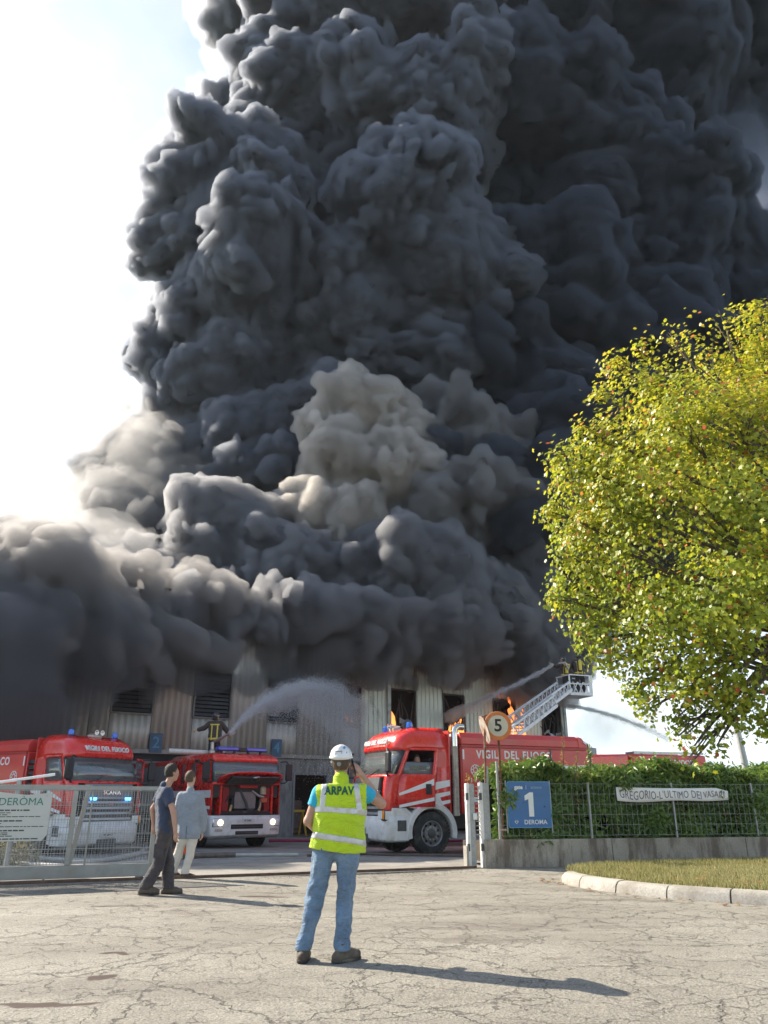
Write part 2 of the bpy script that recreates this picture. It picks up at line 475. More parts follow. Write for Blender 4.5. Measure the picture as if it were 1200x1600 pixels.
PUFF_POUR = [(520,1045,34,36.6),(490,1050,26,36.2),(590,1045,26,38),(720,1050,20,39.8),(835,1062,22,42.2),(815,1040,30,41.8),(700,1035,40,39.0),(748,1030,34,40.6),(830,1040,44,42),(870,1050,36,43),(595,1020,46,37.6),(640,1040,34,38.2),(460,1040,40,36),(640,1005,58,38.2),(715,1000,66,39.6),(790,990,56,42.2),(850,1010,52,43),(898,1010,40,44.6),(690,1050,24,39.4),(655,1052,22,38.6),(560,1030,40,37.2),(500,1030,46,36.6),(905,1095,17,45),(890,1075,26,45),(620,1048,16,38.2),(540,1052,18,37)]
PUFF_FOOT = [(290,1045,36,31.6),(345,1045,34,33),(400,1050,34,34.4),(450,1050,36,35.6),(250,1080,30,30.6),(300,975,44,32.2),(360,985,44,33.8),(420,990,40,35.2),(40,1000,66,26.4),(120,1010,62,28.0),(-40,1020,90,25.5),(200,1015,56,29.6),(270,1010,50,31.4),(340,1008,46,33.2),(400,1012,44,34.8),(20,1070,80,26.4),(110,1065,62,27.8),(185,1060,44,29.3),(60,1130,56,26.8),(-30,1120,80,25.5),(140,1110,36,28.4),(455,1015,40,36),(240,1040,40,30.8)]
PUFF_HAZE_L = [(185,705,50,55),(135,785,50,50),(65,835,50,46),(225,640,40,56),(0,850,60,44),(100,820,44,48),(300,930,60,37.5),(10,880,80,38),(90,985,70,31),(-80,880,110,42),(60,905,90,36),(140,880,80,37),(-30,930,100,35),(185,815,72,46),(235,755,76,48),(125,940,95,34),(258,690,56,50),(200,960,80,35),(-120,960,120,36),(75,850,50,40),(330,930,50,37)]
PUFF_LOW = [(40,885,46,36),(100,865,46,40),(15,860,36,40),(-25,880,60,38),(140,815,44,44),(170,790,40,47),(220,720,40,51),(90,905,40,34),(150,890,40,38),(250,690,52,52),(205,755,60,50),(150,835,60,46),(250,800,76,48.5),(70,890,62,42),(330,790,56,47.5),(190,870,58,43),(110,925,60,37),(20,925,60,33),(300,740,50,50),(-50,930,90,33)]
PUFF_WALL = [(335,930,46,34),(-60,925,80,25.5),(10,925,66,26.6),(70,925,60,27.5),(130,925,60,28.4),(190,935,56,29.6),(245,950,48,30.8),(290,965,44,32),(335,975,40,33.2),(40,965,70,26.6),(120,965,60,28),(200,975,56,29.6)]
PUFF_HAZE_E = [(285,270,44,57),(320,200,44,58),(225,420,40,54),(225,520,36,54),(215,610,40,54),(305,230,52,58),(262,300,58,58),(238,360,46,57),(335,165,40,58),(350,60,40,60),(345,10,45,60),(240,450,36,56)]
PUFF_THIN_R = [(1060,250,80,68),(1250,110,120,73),(1250,400,80,70),(1190,520,110,66),(1180,150,70,73),(1230,310,60,73),(1190,30,110,72),(1110,210,60,70),(1130,120,120,72),(1210,60,130,74),(1200,370,80,72),(1090,300,85,70),(1230,470,100,70),(1060,30,110,70),(1250,240,60,74),(1140,420,90,68),(1140,205,42,71),(1340,300,140,74),(1320,100,140,74)]
PUFF_STEAM = [(915,1135,38,46),(955,1115,48,49),(1000,1130,48,51),(975,1085,52,54),(1060,1105,58,56),(930,1085,26,46.5)]

def biggest(p, q):
    """keep the largest connected piece of a surface"""
    lab = np.arange(len(p))
    for _ in range(400):
        m = lab[q].min(1); new = lab.copy()
        for k in range(4): np.minimum.at(new, q[:, k], m)
        new = new[new]
        if (new == lab).all(): break
        lab = new
    f = lab[q[:, 0]]; u, c = np.unique(f, return_counts=True); q = q[f == u[c.argmax()]]
    use, inv = np.unique(q, return_inverse=True)
    return p[use], inv.reshape(-1, 4).astype(np.int32)

def plume(lst, seed, vox, core, vol, label, depth, n1=30, n2=15, rough=1.0, levels=2, pad=3.0, cat='smoke'):
    """dense opaque heart (core) inside a body of real light-scattering smoke"""
    bl = px_blobs(lst)
    P = np.array([b[0] for b in bl]); Rr = np.array([b[1] for b in bl])
    lo = (P - Rr[:, None] * 1.35).min(0) - pad; hi = (P + Rr[:, None] * 1.35).max(0) + pad
    F = Field(lo, hi, vox)
    billow(F, bl, seed, n1=n1, n2=n2, levels=levels)
    for q, (amp, wl) in enumerate(((.9, 4.6), (.65, 2.1), (.5, 1.0), (.32, .5))):          # rounded heads with sharp creases between them
        if wl < vox * 2.2: continue
        F.a -= (amp * rough * (np.abs(vnoise(F.n, wl / vox, seed + 40 + q)) - .28)).astype(np.float32)
    loc = Vector(((lo[0] + hi[0]) / 2, (lo[1] + hi[1]) / 2, lo[2])); off = np.array(loc)
    W = [(1.0, 7.5), (.25, 2.6), (.07, .7)]
    p, q = F.arrays(0.0); p = F.warp(p, W, seed)
    if core is None:
        o = link('smoke', np_mesh('smoke', p - off, q, [vol])); o.location = loc
        return tag(o, label, cat, 'smoke from the fire', 'stuff')
    root = empty('smoke_plume', loc, 0, label, cat, 'smoke from the fire')
    link('smoke_veil', np_mesh('smoke_veil', p - off, q, [vol]), root)
    p, q = F.arrays(-depth); p, q = biggest(F.warp(p, W, seed), q)
    link('smoke_core', np_mesh('smoke_core', p - off, q, [core]), root)
    return root

M_DARK = smoke_surface('dark_smoke', (.045, .047, .052), (.085, .085, .09))  # core colour kept dark to put in the shadowed inside of the plume
M_BLACK_SHADED = smoke_surface('black_and_shaded_smoke', (.018, .018, .02), (.035, .035, .037))
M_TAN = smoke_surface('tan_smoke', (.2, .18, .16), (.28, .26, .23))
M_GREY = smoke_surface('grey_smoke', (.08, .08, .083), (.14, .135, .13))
plume(PUFF_RIGHT, 11, .23, M_BLACK_SHADED, smoke_volume('shaded_smoke_air', (.23, .25, .29), 1.9, .4), 'dense sooty smoke plume filling the sky behind the tree, shade put into its colour', .9, rough=1.3)  # right part of the column, its shade put into a darker colour
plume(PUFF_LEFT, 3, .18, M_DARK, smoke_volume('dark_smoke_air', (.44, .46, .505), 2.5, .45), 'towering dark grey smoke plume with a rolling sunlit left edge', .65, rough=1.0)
plume(PUFF_TAN_SHADED, 6, .2, M_DARK, smoke_volume('shaded_tan_smoke_air', (.52, .51, .505), 2.0, .4), 'shaded right end of the pale tan smoke plume, painted a darker brown grey', .9, rough=1.0)  # right end of the tan plume, greyed in colour to stand for shade
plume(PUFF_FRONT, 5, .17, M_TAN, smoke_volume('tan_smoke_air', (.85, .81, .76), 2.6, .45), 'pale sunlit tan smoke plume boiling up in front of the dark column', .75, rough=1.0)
plume(PUFF_RIDGE, 8, .17, M_DARK, smoke_volume('ridge_smoke_air', (.52, .52, .535), 2.4, .45), 'low dark grey ridge of smoke rolling over the warehouse roof', .75, rough=1.0)
plume(PUFF_POUR, 14, .14, M_BLACK_SHADED, smoke_volume('window_smoke_air', (.45, .44, .44), 1.5, .4), 'black smoke pouring out over the broken warehouse windows', .6)
plume(PUFF_FOOT, 15, .3, None, smoke_volume('foot_smoke_air', (.34, .34, .36), .85, .3), 'thin dark smoke drifting down the left part of the warehouse wall', 0)
plume(PUFF_HAZE_L, 16, .3, None, smoke_volume('pale_smoke_air', (.74, .725, .71), .2, .35), 'pale hazy smoke spreading left over the warehouse roof', 0)
plume(PUFF_LOW, 23, .22, M_DARK, smoke_volume('low_smoke_air', (.42, .415, .415), 1.3, .4), 'soft grey smoke sloping down from the column to the left edge', 1.1, rough=1.3)
plume(PUFF_WALL, 21, .16, None, smoke_volume('roofline_smoke_air', (.52, .505, .495), 1.8, .4), 'pale brown smoke hanging over the left end of the warehouse roofline', 0, rough=1.7)
plume(PUFF_HAZE_E, 17, .3, None, smoke_volume('edge_smoke_air', (.72, .72, .74), .2, .35), 'thin grey smoke trailing along the left edge of the column', 0)
plume(PUFF_THIN_R, 18, .45, None, smoke_volume('thin_smoke_air', (.42, .46, .55), .16, .4), 'thinning dark smoke with pale sky showing through at upper right', 0)
plume(PUFF_STEAM, 19, .3, None, smoke_volume('steam_air', (.95, .96, .97), .10, .4), 'white steam drifting right of the warehouse corner', 0)
# ------------------------------------------------------------------ ground, yard, kerb, grass, hills
def gz(y): return -0.0115 * max(0.0, min(y, 60) - 17.5)

def shape_mask(n, l, vec, spots, warp=.35):
    """soft-edged stains: each spot is (x, y, rx, ry); returns a 0..1 value"""
    nw = n.new('ShaderNodeTexNoise'); nw.inputs['Scale'].default_value = 2.3; nw.inputs['Detail'].default_value = 6; l.new(vec, nw.inputs['Vector'])
    ad = n.new('ShaderNodeVectorMath'); ad.operation = 'MULTIPLY_ADD'
    l.new(nw.outputs['Color'], ad.inputs[0]); ad.inputs[1].default_value = (warp * 2, warp * 2, 0)
    sb = n.new('ShaderNodeVectorMath'); sb.operation = 'SUBTRACT'; l.new(vec, sb.inputs[0]); sb.inputs[1].default_value = (warp, warp, 0)
    l.new(sb.outputs[0], ad.inputs[2])
    out = None
    for x, y, rx, ry in spots:
        a = n.new('ShaderNodeVectorMath'); a.operation = 'SUBTRACT'; l.new(ad.outputs[0], a.inputs[0]); a.inputs[1].default_value = (x, y, 0)
        b = n.new('ShaderNodeVectorMath'); b.operation = 'DIVIDE'; l.new(a.outputs[0], b.inputs[0]); b.inputs[1].default_value = (rx, ry, 1e6)
        c = n.new('ShaderNodeVectorMath'); c.operation = 'LENGTH'; l.new(b.outputs[0], c.inputs[0])
        d = n.new('ShaderNodeMapRange'); d.inputs['From Min'].default_value = 1.0; d.inputs['From Max'].default_value = .72
        l.new(c.outputs['Value'], d.inputs['Value'])
        if out is None: out = d.outputs[0]
        else:
            mx = n.new('ShaderNodeMath'); mx.operation = 'MAXIMUM'; l.new(out, mx.inputs[0]); l.new(d.outputs[0], mx.inputs[1]); out = mx.outputs[0]
    return out

def asphalt_mat():
    m, n, l = nodes_of('cracked_asphalt'); b = n['Principled BSDF']
    vec = n.new('ShaderNodeTexCoord').outputs['Object']
    base = ramp(n, l, noise_tex(n, l, .35, 6, .62, vec), [(.25, (.215, .194, .157)), (.5, (.282, .258, .213)), (.78, (.36, .332, .28))])
    agg = ramp(n, l, noise_tex(n, l, 55, 3, .7, vec), [(.28, (.28, .27, .25)), (.5, (1, 1, 1)), (.72, (1.65, 1.6, 1.5))])
    c = mixc(n, l, .85, base, agg, 'MULTIPLY')
    # worn wheel lanes, mended strips and old oil spots
    mw = n.new('ShaderNodeMapping'); mw.inputs['Rotation'].default_value = (0, 0, R(24)); mw.inputs['Scale'].default_value = (.16, 1.1, 1); l.new(vec, mw.inputs['Vector'])
    c = mixc(n, l, ramp(n, l, noise_tex(n, l, 1.3, 4, .55, mw.outputs[0]), [(.46, 0), (.66, .38)]), c, (.15, .13, .105))
    c = mixc(n, l, ramp(n, l, noise_tex(n, l, 1.1, 3, .5, vec, 1.5), [(.60, 0), (.66, .30)]), c, (.34, .31, .26))
    c = mixc(n, l, ramp(n, l, noise_tex(n, l, 3.4, 2, .5, vec), [(.70, 0), (.76, .5)]), c, (.10, .085, .07))
    # crack network: warped cells, two sizes; only parts of it are open
    nw = n.new('ShaderNodeTexNoise'); nw.inputs['Scale'].default_value = 1.6; nw.inputs['Detail'].default_value = 7; nw.inputs['Roughness'].default_value = .65; l.new(vec, nw.inputs['Vector'])
    wv = n.new('ShaderNodeVectorMath'); wv.operation = 'MULTIPLY_ADD'; l.new(nw.outputs['Color'], wv.inputs[0]); wv.inputs[1].default_value = (.75, .75, 0); l.new(vec, wv.inputs[2])
    cracks = []
    for sc, w, keep in ((.8, .0065, .42), (1.9, .010, .47), (4.4, .020, .53)):
        v = n.new('ShaderNodeTexVoronoi'); v.feature = 'DISTANCE_TO_EDGE'; v.inputs['Scale'].default_value = sc; l.new(wv.outputs[0], v.inputs['Vector'])
        e = ramp(n, l, v.outputs['Distance'], [(0, 1), (w, 0)])
        k = ramp(n, l, noise_tex(n, l, .55 * sc, 3, .5, vec), [(keep - .04, 0), (keep + .05, 1)])
        mm = n.new('ShaderNodeMath'); mm.operation = 'MULTIPLY'; l.new(e, mm.inputs[0]); l.new(k, mm.inputs[1]); cracks.append(mm.outputs[0])
    cm = cracks[0]
    for x in cracks[1:]:
        mx = n.new('ShaderNodeMath'); mx.operation = 'MAXIMUM'; l.new(cm, mx.inputs[0]); l.new(x, mx.inputs[1]); cm = mx.outputs[0]
    cf = n.new('ShaderNodeMath'); cf.operation = 'MULTIPLY'; l.new(cm, cf.inputs[0]); cf.inputs[1].default_value = .66
    c = mixc(n, l, cf.outputs[0], c, (.085, .073, .058))
    # dried water marks, oil and the damp patches
    st = shape_mask(n, l, vec, [(.95, 8.6, .55, .28), (1.55, 7.7, .22, .12), (1.1, 9.4, .9, .2), (2.6, 9.4, .5, .1), (3.2, 11.8, .6, .2), (-2.4, 10.6, .5, .25)], .5)
    sf = n.new('ShaderNodeMath'); sf.operation = 'MULTIPLY'; l.new(st, sf.inputs[0]); sf.inputs[1].default_value = .42
    c = mixc(n, l, sf.outputs[0], c, (.11, .085, .065))
    wet = shape_mask(n, l, vec, [(-2.32, 6.15, .42, .07), (-2.25, 6.95, .14, .12), (-2.45, 7.9, .16, .05), (-1.72, 12.3, .42, .10), (-3.4, 11.2, .5, .1)], .22)
    c = mixc(n, l, wet, c, (.13, .098, .078))
    l.new(c, b.inputs['Base Color'])
    rg = n.new('ShaderNodeMapRange'); l.new(wet, rg.inputs['Value']); rg.inputs['To Min'].default_value = .82; rg.inputs['To Max'].default_value = .3
    l.new(rg.outputs[0], b.inputs['Roughness'])
    h1 = n.new('ShaderNodeMath'); h1.operation = 'MULTIPLY_ADD'; l.new(cm, h1.inputs[0]); h1.inputs[1].default_value = -1.6
    l.new(noise_tex(n, l, 48, 4, .7, vec), h1.inputs[2])
    h2 = n.new('ShaderNodeMath'); h2.operation = 'MULTIPLY_ADD'; l.new(noise_tex(n, l, 2.2, 5, .6, vec), h2.inputs[0]); h2.inputs[1].default_value = 2.2; l.new(h1.outputs[0], h2.inputs[2])
    bs = n.new('ShaderNodeMapRange'); l.new(wet, bs.inputs['Value']); bs.inputs['To Min'].default_value = .85; bs.inputs['To Max'].default_value = .03
    bp = n.new('ShaderNodeBump'); bp.inputs['Distance'].default_value = .022; l.new(bs.outputs[0], bp.inputs['Strength'])
    l.new(h2.outputs[0], bp.inputs['Height']); l.new(bp.outputs[0], b.inputs['Normal'])
    return m

def concrete_mat(name, lo, hi, scale=.6, stain=(.1, .085, .065), samt=.5, joint=None, streak=False):
    m, n, l = nodes_of(name); b = n['Principled BSDF']
    vec = n.new('ShaderNodeTexCoord').outputs['Object']
    c = ramp(n, l, noise_tex(n, l, scale, 7, .65, vec), [(.28, lo), (.72, hi)])
    c = mixc(n, l, .6, c, ramp(n, l, noise_tex(n, l, 40, 3, .7, vec), [(.3, (.6, .6, .6)), (.7, (1.3, 1.3, 1.3))]), 'MULTIPLY')
    v2 = vec
    if streak:
        mpn = n.new('ShaderNodeMapping'); mpn.inputs['Scale'].default_value = (2.2, 2.2, .55); l.new(vec, mpn.inputs['Vector']); v2 = mpn.outputs[0]
    s = ramp(n, l, noise_tex(n, l, 1.6, 8, .7, v2), [(.44, 0), (.6, samt)])
    c = mixc(n, l, s, c, stain)
    l.new(c, b.inputs['Base Color']); b.inputs['Roughness'].default_value = .85
    bp = n.new('ShaderNodeBump'); bp.inputs['Strength'].default_value = .5; bp.inputs['Distance'].default_value = .012
    l.new(noise_tex(n, l, 30, 6, .7, vec), bp.inputs['Height']); l.new(bp.outputs[0], b.inputs['Normal'])
    return m

ASPHALT = asphalt_mat()
CONCRETE = concrete_mat('yard_concrete', (.24, .22, .19), (.34, .32, .285), .5, (.13, .11, .09), .5)
KERBSTONE = concrete_mat('kerb_concrete', (.30, .275, .235), (.43, .40, .35), 1.4, (.16, .135, .10), .6)
WALLCON = concrete_mat('stained_wall', (.30, .26, .21), (.42, .375, .31), 1.2, (.095, .065, .045), .75, streak=True)
LAWN = mat('lawn_soil', (.19, .17, .075), .95, var=.35, scale=3.5, dirt=((.10, .12, .035), 1.6, .45, .8), bump=.6, bscale=50)

# far land to the horizon, then the road, then the yard behind the gate line
g = MB()
ys = [-40, -8] + [2 + .75 * i for i in range(22)] + [19, 22, 26, 32, 40, 60, 120, 300, 900, 3000, 9000]
xs = [-9000, -3000, -900, -300, -100, -40] + [-14 + 1.4 * i for i in range(21)] + [40, 100, 300, 900, 3000, 9000]
vs = [(x, y, gz(y) - .13) for y in ys for x in xs]; W = len(xs)
g.add(vs, [(j * W + i, j * W + i + 1, (j + 1) * W + i + 1, (j + 1) * W + i) for j in range(len(ys) - 1) for i in range(W - 1)], 0, True)
g.build('ground', mat('far_ground', (.10, .12, .05), .95, var=.3, scale=.05), kind='structure')

def gate_y(x): return 17.13 + (x - 1.75) * .405      # the line the gate slides along
def wall_y(x): return 17.13 + (x - 2.08) * .213      # foot of the low wall on the right

# road: from behind the camera up to the gate line and the low wall
rng = random.Random(4)
rx = [-60, -30, -16] + [-12 + .5 * i for i in range(60)] + [22, 30, 60]
def road_edge(x): return gate_y(max(x, -16)) if x < 1.9 else wall_y(x) + .02
g = MB(); NY = 40
vs = []
for x in rx:
    e = road_edge(x)
    for j in range(NY + 1):
        t = j / NY; y = lerp(-20, e, 1 - (1 - t) ** 1.6)
        z = .02 * math.sin(x * .9 + y * .5) * math.sin(y * .7 - x * .3) * (1 if 0 < j < NY else 0)
        vs.append((x, y, z * .8))
n_ = NY + 1
g.add(vs, [(i * n_ + j, (i + 1) * n_ + j, (i + 1) * n_ + j + 1, i * n_ + j + 1) for i in range(len(rx) - 1) for j in range(NY)], 0, True)
g.build('road', ASPHALT, kind='structure', recalc=False)

# yard slabs: concrete bays with open joints, laid parallel to the warehouse
yard = empty('yard', (0, 0, 0)); yard['kind'] = 'structure'
ca, sa = math.cos(R(22)), math.sin(R(22))
rng = random.Random(9); k = 0
slab_meshes = []
for i in range(-9, 9):
    for j in range(0, 7):
        u0, u1 = i * 4.0 + .012, (i + 1) * 4.0 - .012
        v0, v1 = j * 4.5 + .16, (j + 1) * 4.5 + .136
        pts = []
        for u, v in ((u0, v0), (u1, v0), (u1, v1), (u0, v1)):
            x = 1.75 + u * ca - v * sa; y = 17.13 + u * sa + v * ca
            pts.append((x, y, gz(y) + .004))
        if min(p[1] for p in pts) > 47 or max(p[0] for p in pts) < -26 or min(p[0] for p in pts) > 24: continue
        dz = rng.uniform(-.004, .004)
        m = MB(); m.add([(a, b, c + dz) for a, b, c in pts] + [(a, b, c - .12) for a, b, c in pts], [(0, 1, 2, 3), (0, 4, 5, 1), (1, 5, 6, 2), (2, 6, 7, 3), (3, 7, 4, 0)])
        m.build('slab', CONCRETE, yard, bevel=.012, seg=1)

# gate track: a steel rail on a narrow concrete strip across the opening
g = MB(); a, b = Vector((-14, gate_y(-14), .004)), Vector((1.8, gate_y(1.8), .004))
nrm = Vector((-.375, .927, 0))
g.beam(a + nrm * -.16 + Vector((0, 0, -.03)), b + nrm * -.16 + Vector((0, 0, -.03)), .26, .08)
o = g.build('gate_track', concrete_mat('track_concrete', (.2, .18, .155), (.3, .28, .24), 1, (.09, .075, .06), .6), bevel=.01)
tag(o, 'long concrete strip with rusty steel rail crossing the entrance ground', 'gate track')
g = MB(); g.beam(a + nrm * -.16 + Vector((0, 0, .03)), b + nrm * -.16 + Vector((0, 0, .03)), .045, .05)
g.build('rail', mat('rusty_rail', (.12, .07, .045), .7, .3, var=.35, scale=8), o)

# grass verge and its kerb stones
KP = [(9.6, 17.75), (7.2, 17.2), (5.4, 16.75), (4.15, 16.2), (3.35, 15.4), (3.02, 14.5), (3.05, 13.75), (3.35, 12.95), (3.95, 12.1), (4.75, 11.45), (5.9, 10.75), (7.6, 9.95), (9.8, 9.1), (12.5, 8.3)]
def smooth_path(pts, step):
    out = []; P = [Vector((p[0], p[1], 0)) for p in pts]
    P = [P[0] * 2 - P[1]] + P + [P[-1] * 2 - P[-2]]
    for i in range(1, len(P) - 2):
        for k in range(12):
            t = k / 12
            out.append(.5 * ((2 * P[i]) + (P[i + 1] - P[i - 1]) * t + (2 * P[i - 1] - 5 * P[i] + 4 * P[i + 1] - P[i + 2]) * t * t + (3 * P[i] - P[i - 1] - 3 * P[i + 1] + P[i + 2]) * t ** 3))
    out.append(P[-2]); res = [out[0]]; acc = 0
    for p, q in zip(out, out[1:]):
        d = (q - p).length
        while acc + d >= step:
            p = p + (q - p).normalized() * (step - acc); d = (q - p).length; res.append(p.copy()); acc = 0
        acc += d
    return res
verge = empty('grass_verge', (0, 0, 0)); verge['kind'] = 'structure'
kp = smooth_path(KP, .125)
edge = []
for i, p in enumerate(kp):
    t = (kp[min(i + 1, len(kp) - 1)] - kp[max(i - 1, 0)]).normalized()
    nn = Vector((-t.y, t.x, 0))            # towards the grass (left of the walking direction)
    edge.append((p, nn))
PROF = [(0, -.02), (.03, .10), (.07, .145), (.11, .16), (.24, .165), (.25, -.02)]
per = 7; rng = random.Random(2)
for s0 in range(0, len(edge) - 1, per):
    seg_ = edge[s0:s0 + per + 1]
    if len(seg_) < 2: continue
    m = MB(); vs = []; dz = rng.uniform(-.008, .008)
    wide = 1.0 if s0 * .125 > 7.6 else .45
    for q, (p, nn) in enumerate(seg_):
        t = (seg_[-1][0] - seg_[0][0]).normalized(); gap = .012 if q == 0 else (-.012 if q == len(seg_) - 1 else 0)
        for u, z in PROF:
            w = p + nn * (u * wide) + t * gap; vs.append((w.x, w.y, z * (1 if wide == 1 else .5) + dz))
    kx = len(PROF)
    m.add(vs, [(a * kx + c, (a + 1) * kx + c, (a + 1) * kx + c + 1, a * kx + c + 1) for a in range(len(seg_) - 1) for c in range(kx - 1)] + [tuple(range(kx)), tuple(range(len(seg_) * kx - 1, (len(seg_) - 1) * kx - 1, -1))], 0, True)
    m.build('kerb_stone', KERBSTONE, verge, angle=50)
inner = [p + nn * (.22 if i * .125 > 7.6 else .1) for i, (p, nn) in enumerate(edge)]
soil = MB(); cx_, cy__ = 9.0, 13.4
rings = 9; vs = []
for r in range(rings):
    for p in inner: vs.append((lerp(p.x, cx_, r / rings), lerp(p.y, cy__, r / rings), lerp(.13, .19, min(1, r / 3)) if r else .125))
L_ = len(inner)
soil.add(vs, [(r * L_ + i, r * L_ + i + 1, (r + 1) * L_ + i + 1, (r + 1) * L_ + i) for r in range(rings - 1) for i in range(L_ - 1)], 0, True)
soil.build('verge_soil', LAWN, verge)
# grass blades on the verge
nr = np.random.RandomState(6); poly = [(p.x, p.y) for p in inner] + [(13, 8.6), (13, 17.8)]
def inside(x, y):
    c = np.zeros(len(x), bool); n = len(poly)
    for i in range(n):
        (x1, y1), (x2, y2) = poly[i], poly[(i + 1) % n]
        if y1 == y2: continue
        c ^= ((y1 > y) != (y2 > y)) & (x < (x2 - x1) * (y - y1) / (y2 - y1) + x1)
    return c
X = nr.uniform(2.9, 10.5, 90000); Y = nr.uniform(9, 18, 90000); k = inside(X, Y) & (X < .55 * Y + 1.0); X, Y = X[k], Y[k]
N = len(X); h = nr.uniform(.025, .075, N); a = nr.uniform(0, 6.28, N); w = .006
lean = nr.uniform(.01, .05, N); la = nr.uniform(0, 6.28, N)
V = np.zeros((N, 3, 3)); z0 = .15
V[:, 0] = np.stack([X - w * np.cos(a), Y - w * np.sin(a), np.full(N, z0)], 1); V[:, 1] = np.stack([X + w * np.cos(a), Y + w * np.sin(a), np.full(N, z0)], 1)
V[:, 2] = np.stack([X + lean * np.cos(la), Y + lean * np.sin(la), z0 + .03 + h], 1)
me = np_mesh('grass', V.reshape(-1, 3), np.arange(N * 3).reshape(N, 3), None, False)
def leafy(name, stops, rough=.55, transl=.35, var_scale=None):
    """leaf material: colour picked per leaf, light comes through"""
    m, n, l = nodes_of(name); b = n['Principled BSDF']
    at_ = n.new('ShaderNodeAttribute'); at_.attribute_name = 'tint'
    c = ramp(n, l, at_.outputs['Fac'], stops)
    l.new(c, b.inputs['Base Color']); b.inputs['Roughness'].default_value = rough
    tr = n.new('ShaderNodeBsdfTranslucent'); hs = n.new('ShaderNodeHueSaturation'); hs.inputs['Value'].default_value = 1.6; l.new(c, hs.inputs['Color']); l.new(hs.outputs[0], tr.inputs['Color'])
    mx = n.new('ShaderNodeMixShader'); mx.inputs[0].default_value = transl
    l.new(b.outputs[0], mx.inputs[1]); l.new(tr.outputs[0], mx.inputs[2]); l.new(mx.outputs[0], n['Material Output'].inputs['Surface'])
    return m
def tint(me, vals):
    at_ = me.attributes.new('tint', 'FLOAT', 'FACE'); at_.data.foreach_set('value', np.asarray(vals, np.float32))
tint(me, nr.uniform(0, 1, N)); me.materials.append(leafy('grass_blades', [(0, (.10, .13, .03)), (.4, (.19, .19, .06)), (.75, (.33, .27, .11)), (1, (.42, .35, .17))]))
o = link('grass', me, kind='stuff')
# fallen leaves along the kerb and on the grass
nl = 260; i_ = nr.randint(60, len(edge), nl)
V = []; T = []
for q in range(nl):
    p, nn = edge[i_[q]]
    d = nr.uniform(-.35, -.02) if q < 150 else nr.uniform(.4, 2.5); w = p + nn * d
    if w.x > 9.5: continue
    z = .006 if d < 0 else .2; a = nr.uniform(0, 6.28); s = nr.uniform(.025, .055)
    for kx in range(4):
        e = a + kx * 1.57; V.append((w.x + s * math.cos(e), w.y + s * math.sin(e) * .8, z + nr.uniform(0, .025)))
V = np.array(V); F_ = np.arange(len(V)).reshape(-1, 4)
me = np_mesh('fallen_leaves', V, F_, [leafy('dead_leaves', [(0, (.20, .09, .04)), (.5, (.27, .15, .06)), (1, (.33, .22, .08))], transl=.1)], False); tint(me, nr.uniform(0, 1, len(F_)))
link('fallen_leaves', me, kind='stuff')
# grit lying in the gutter of the gate track
V = []; 
for q in range(1500):
    x = nr.uniform(-9, 1.9); y = gate_y(x) - .32 - abs(nr.normal(0, .35)); s = nr.uniform(.004, .016)
    c = np.array((x, y, .004)); V += [c + (s, 0, 0), c + (-s * .5, s * .8, 0), c + (-s * .5, -s * .8, 0), c + (0, 0, s * 1.1)]
F_ = np.array([[4 * q + a for a in t] for q in range(1500) for t in ((0, 1, 3), (1, 2, 3), (2, 0, 3))])
link('gravel', np_mesh('gravel', np.array(V), F_, [mat('grit', (.16, .14, .12), .9, var=.4, scale=30)], False), kind='stuff')

# hills on the horizon
def hills(name, dist, x0, x1, h, seed, m):
    r_ = np.random.RandomState(seed); g = MB(); vs = []; nx = 90; prof = np.zeros(nx)
    for o_ in (3, 6, 12, 25, 50):
        k = r_.uniform(-1, 1, o_ + 2); t = np.linspace(0, o_, nx); i = t.astype(int); f = t - i; f = f * f * (3 - 2 * f)
        prof += (k[i] * (1 - f) + k[np.minimum(i + 1, o_ + 1)] * f) / o_ * 2.4
    for i in range(nx):
        x = lerp(x0, x1, i / (nx - 1)); hh = h * max(.08, .62 + .5 * prof[i])
        for y, z in ((dist - 900, -40), (dist - 500, hh * .4), (dist, hh), (dist + 500, hh * .6), (dist + 900, -40)): vs.append((x, y + 60 * prof[i], z))
    g.add(vs, [(i * 5 + j, (i + 1) * 5 + j, (i + 1) * 5 + j + 1, i * 5 + j + 1) for i in range(nx - 1) for j in range(4)], 0, True)
    return g.build(name, m, kind='structure')
HILL = mat('wooded_hill', (.055, .075, .035), .95, var=.35, scale=.006)
hills('hills', 4300, -3200, 5200, 265, 3, HILL)
hills('hills', 6800, -4600, 8200, 500, 12, HILL)
# ------------------------------------------------------------------ the burning warehouse
WA = Vector((-13.91, 29.0, 0)); WANG = math.atan2(17.0, 24.11)
WD = Vector((math.cos(WANG), math.sin(WANG), 0)); WN = Vector((math.sin(WANG), -math.cos(WANG), 0))   # along the wall, out of the wall
def wall_sz(px, py):
    """(distance along the wall, height) where a sight line meets the wall"""
    d = ray_point(px, py, 1.0) - Vector((0, 0, CAM_H)); e = Vector((0, 0, CAM_H))
    t = (WA - e).dot(WN) / d.dot(WN); p = e + d * t
    return (p - WA).dot(WD), p.z
def W3(s, out, z): return WA + WD * s + WN * out + Vector((0, 0, z))
warehouse = empty('warehouse', (WA.x, WA.y, 0), WANG, 'long corrugated metal warehouse burning behind the fire engines', 'warehouse')
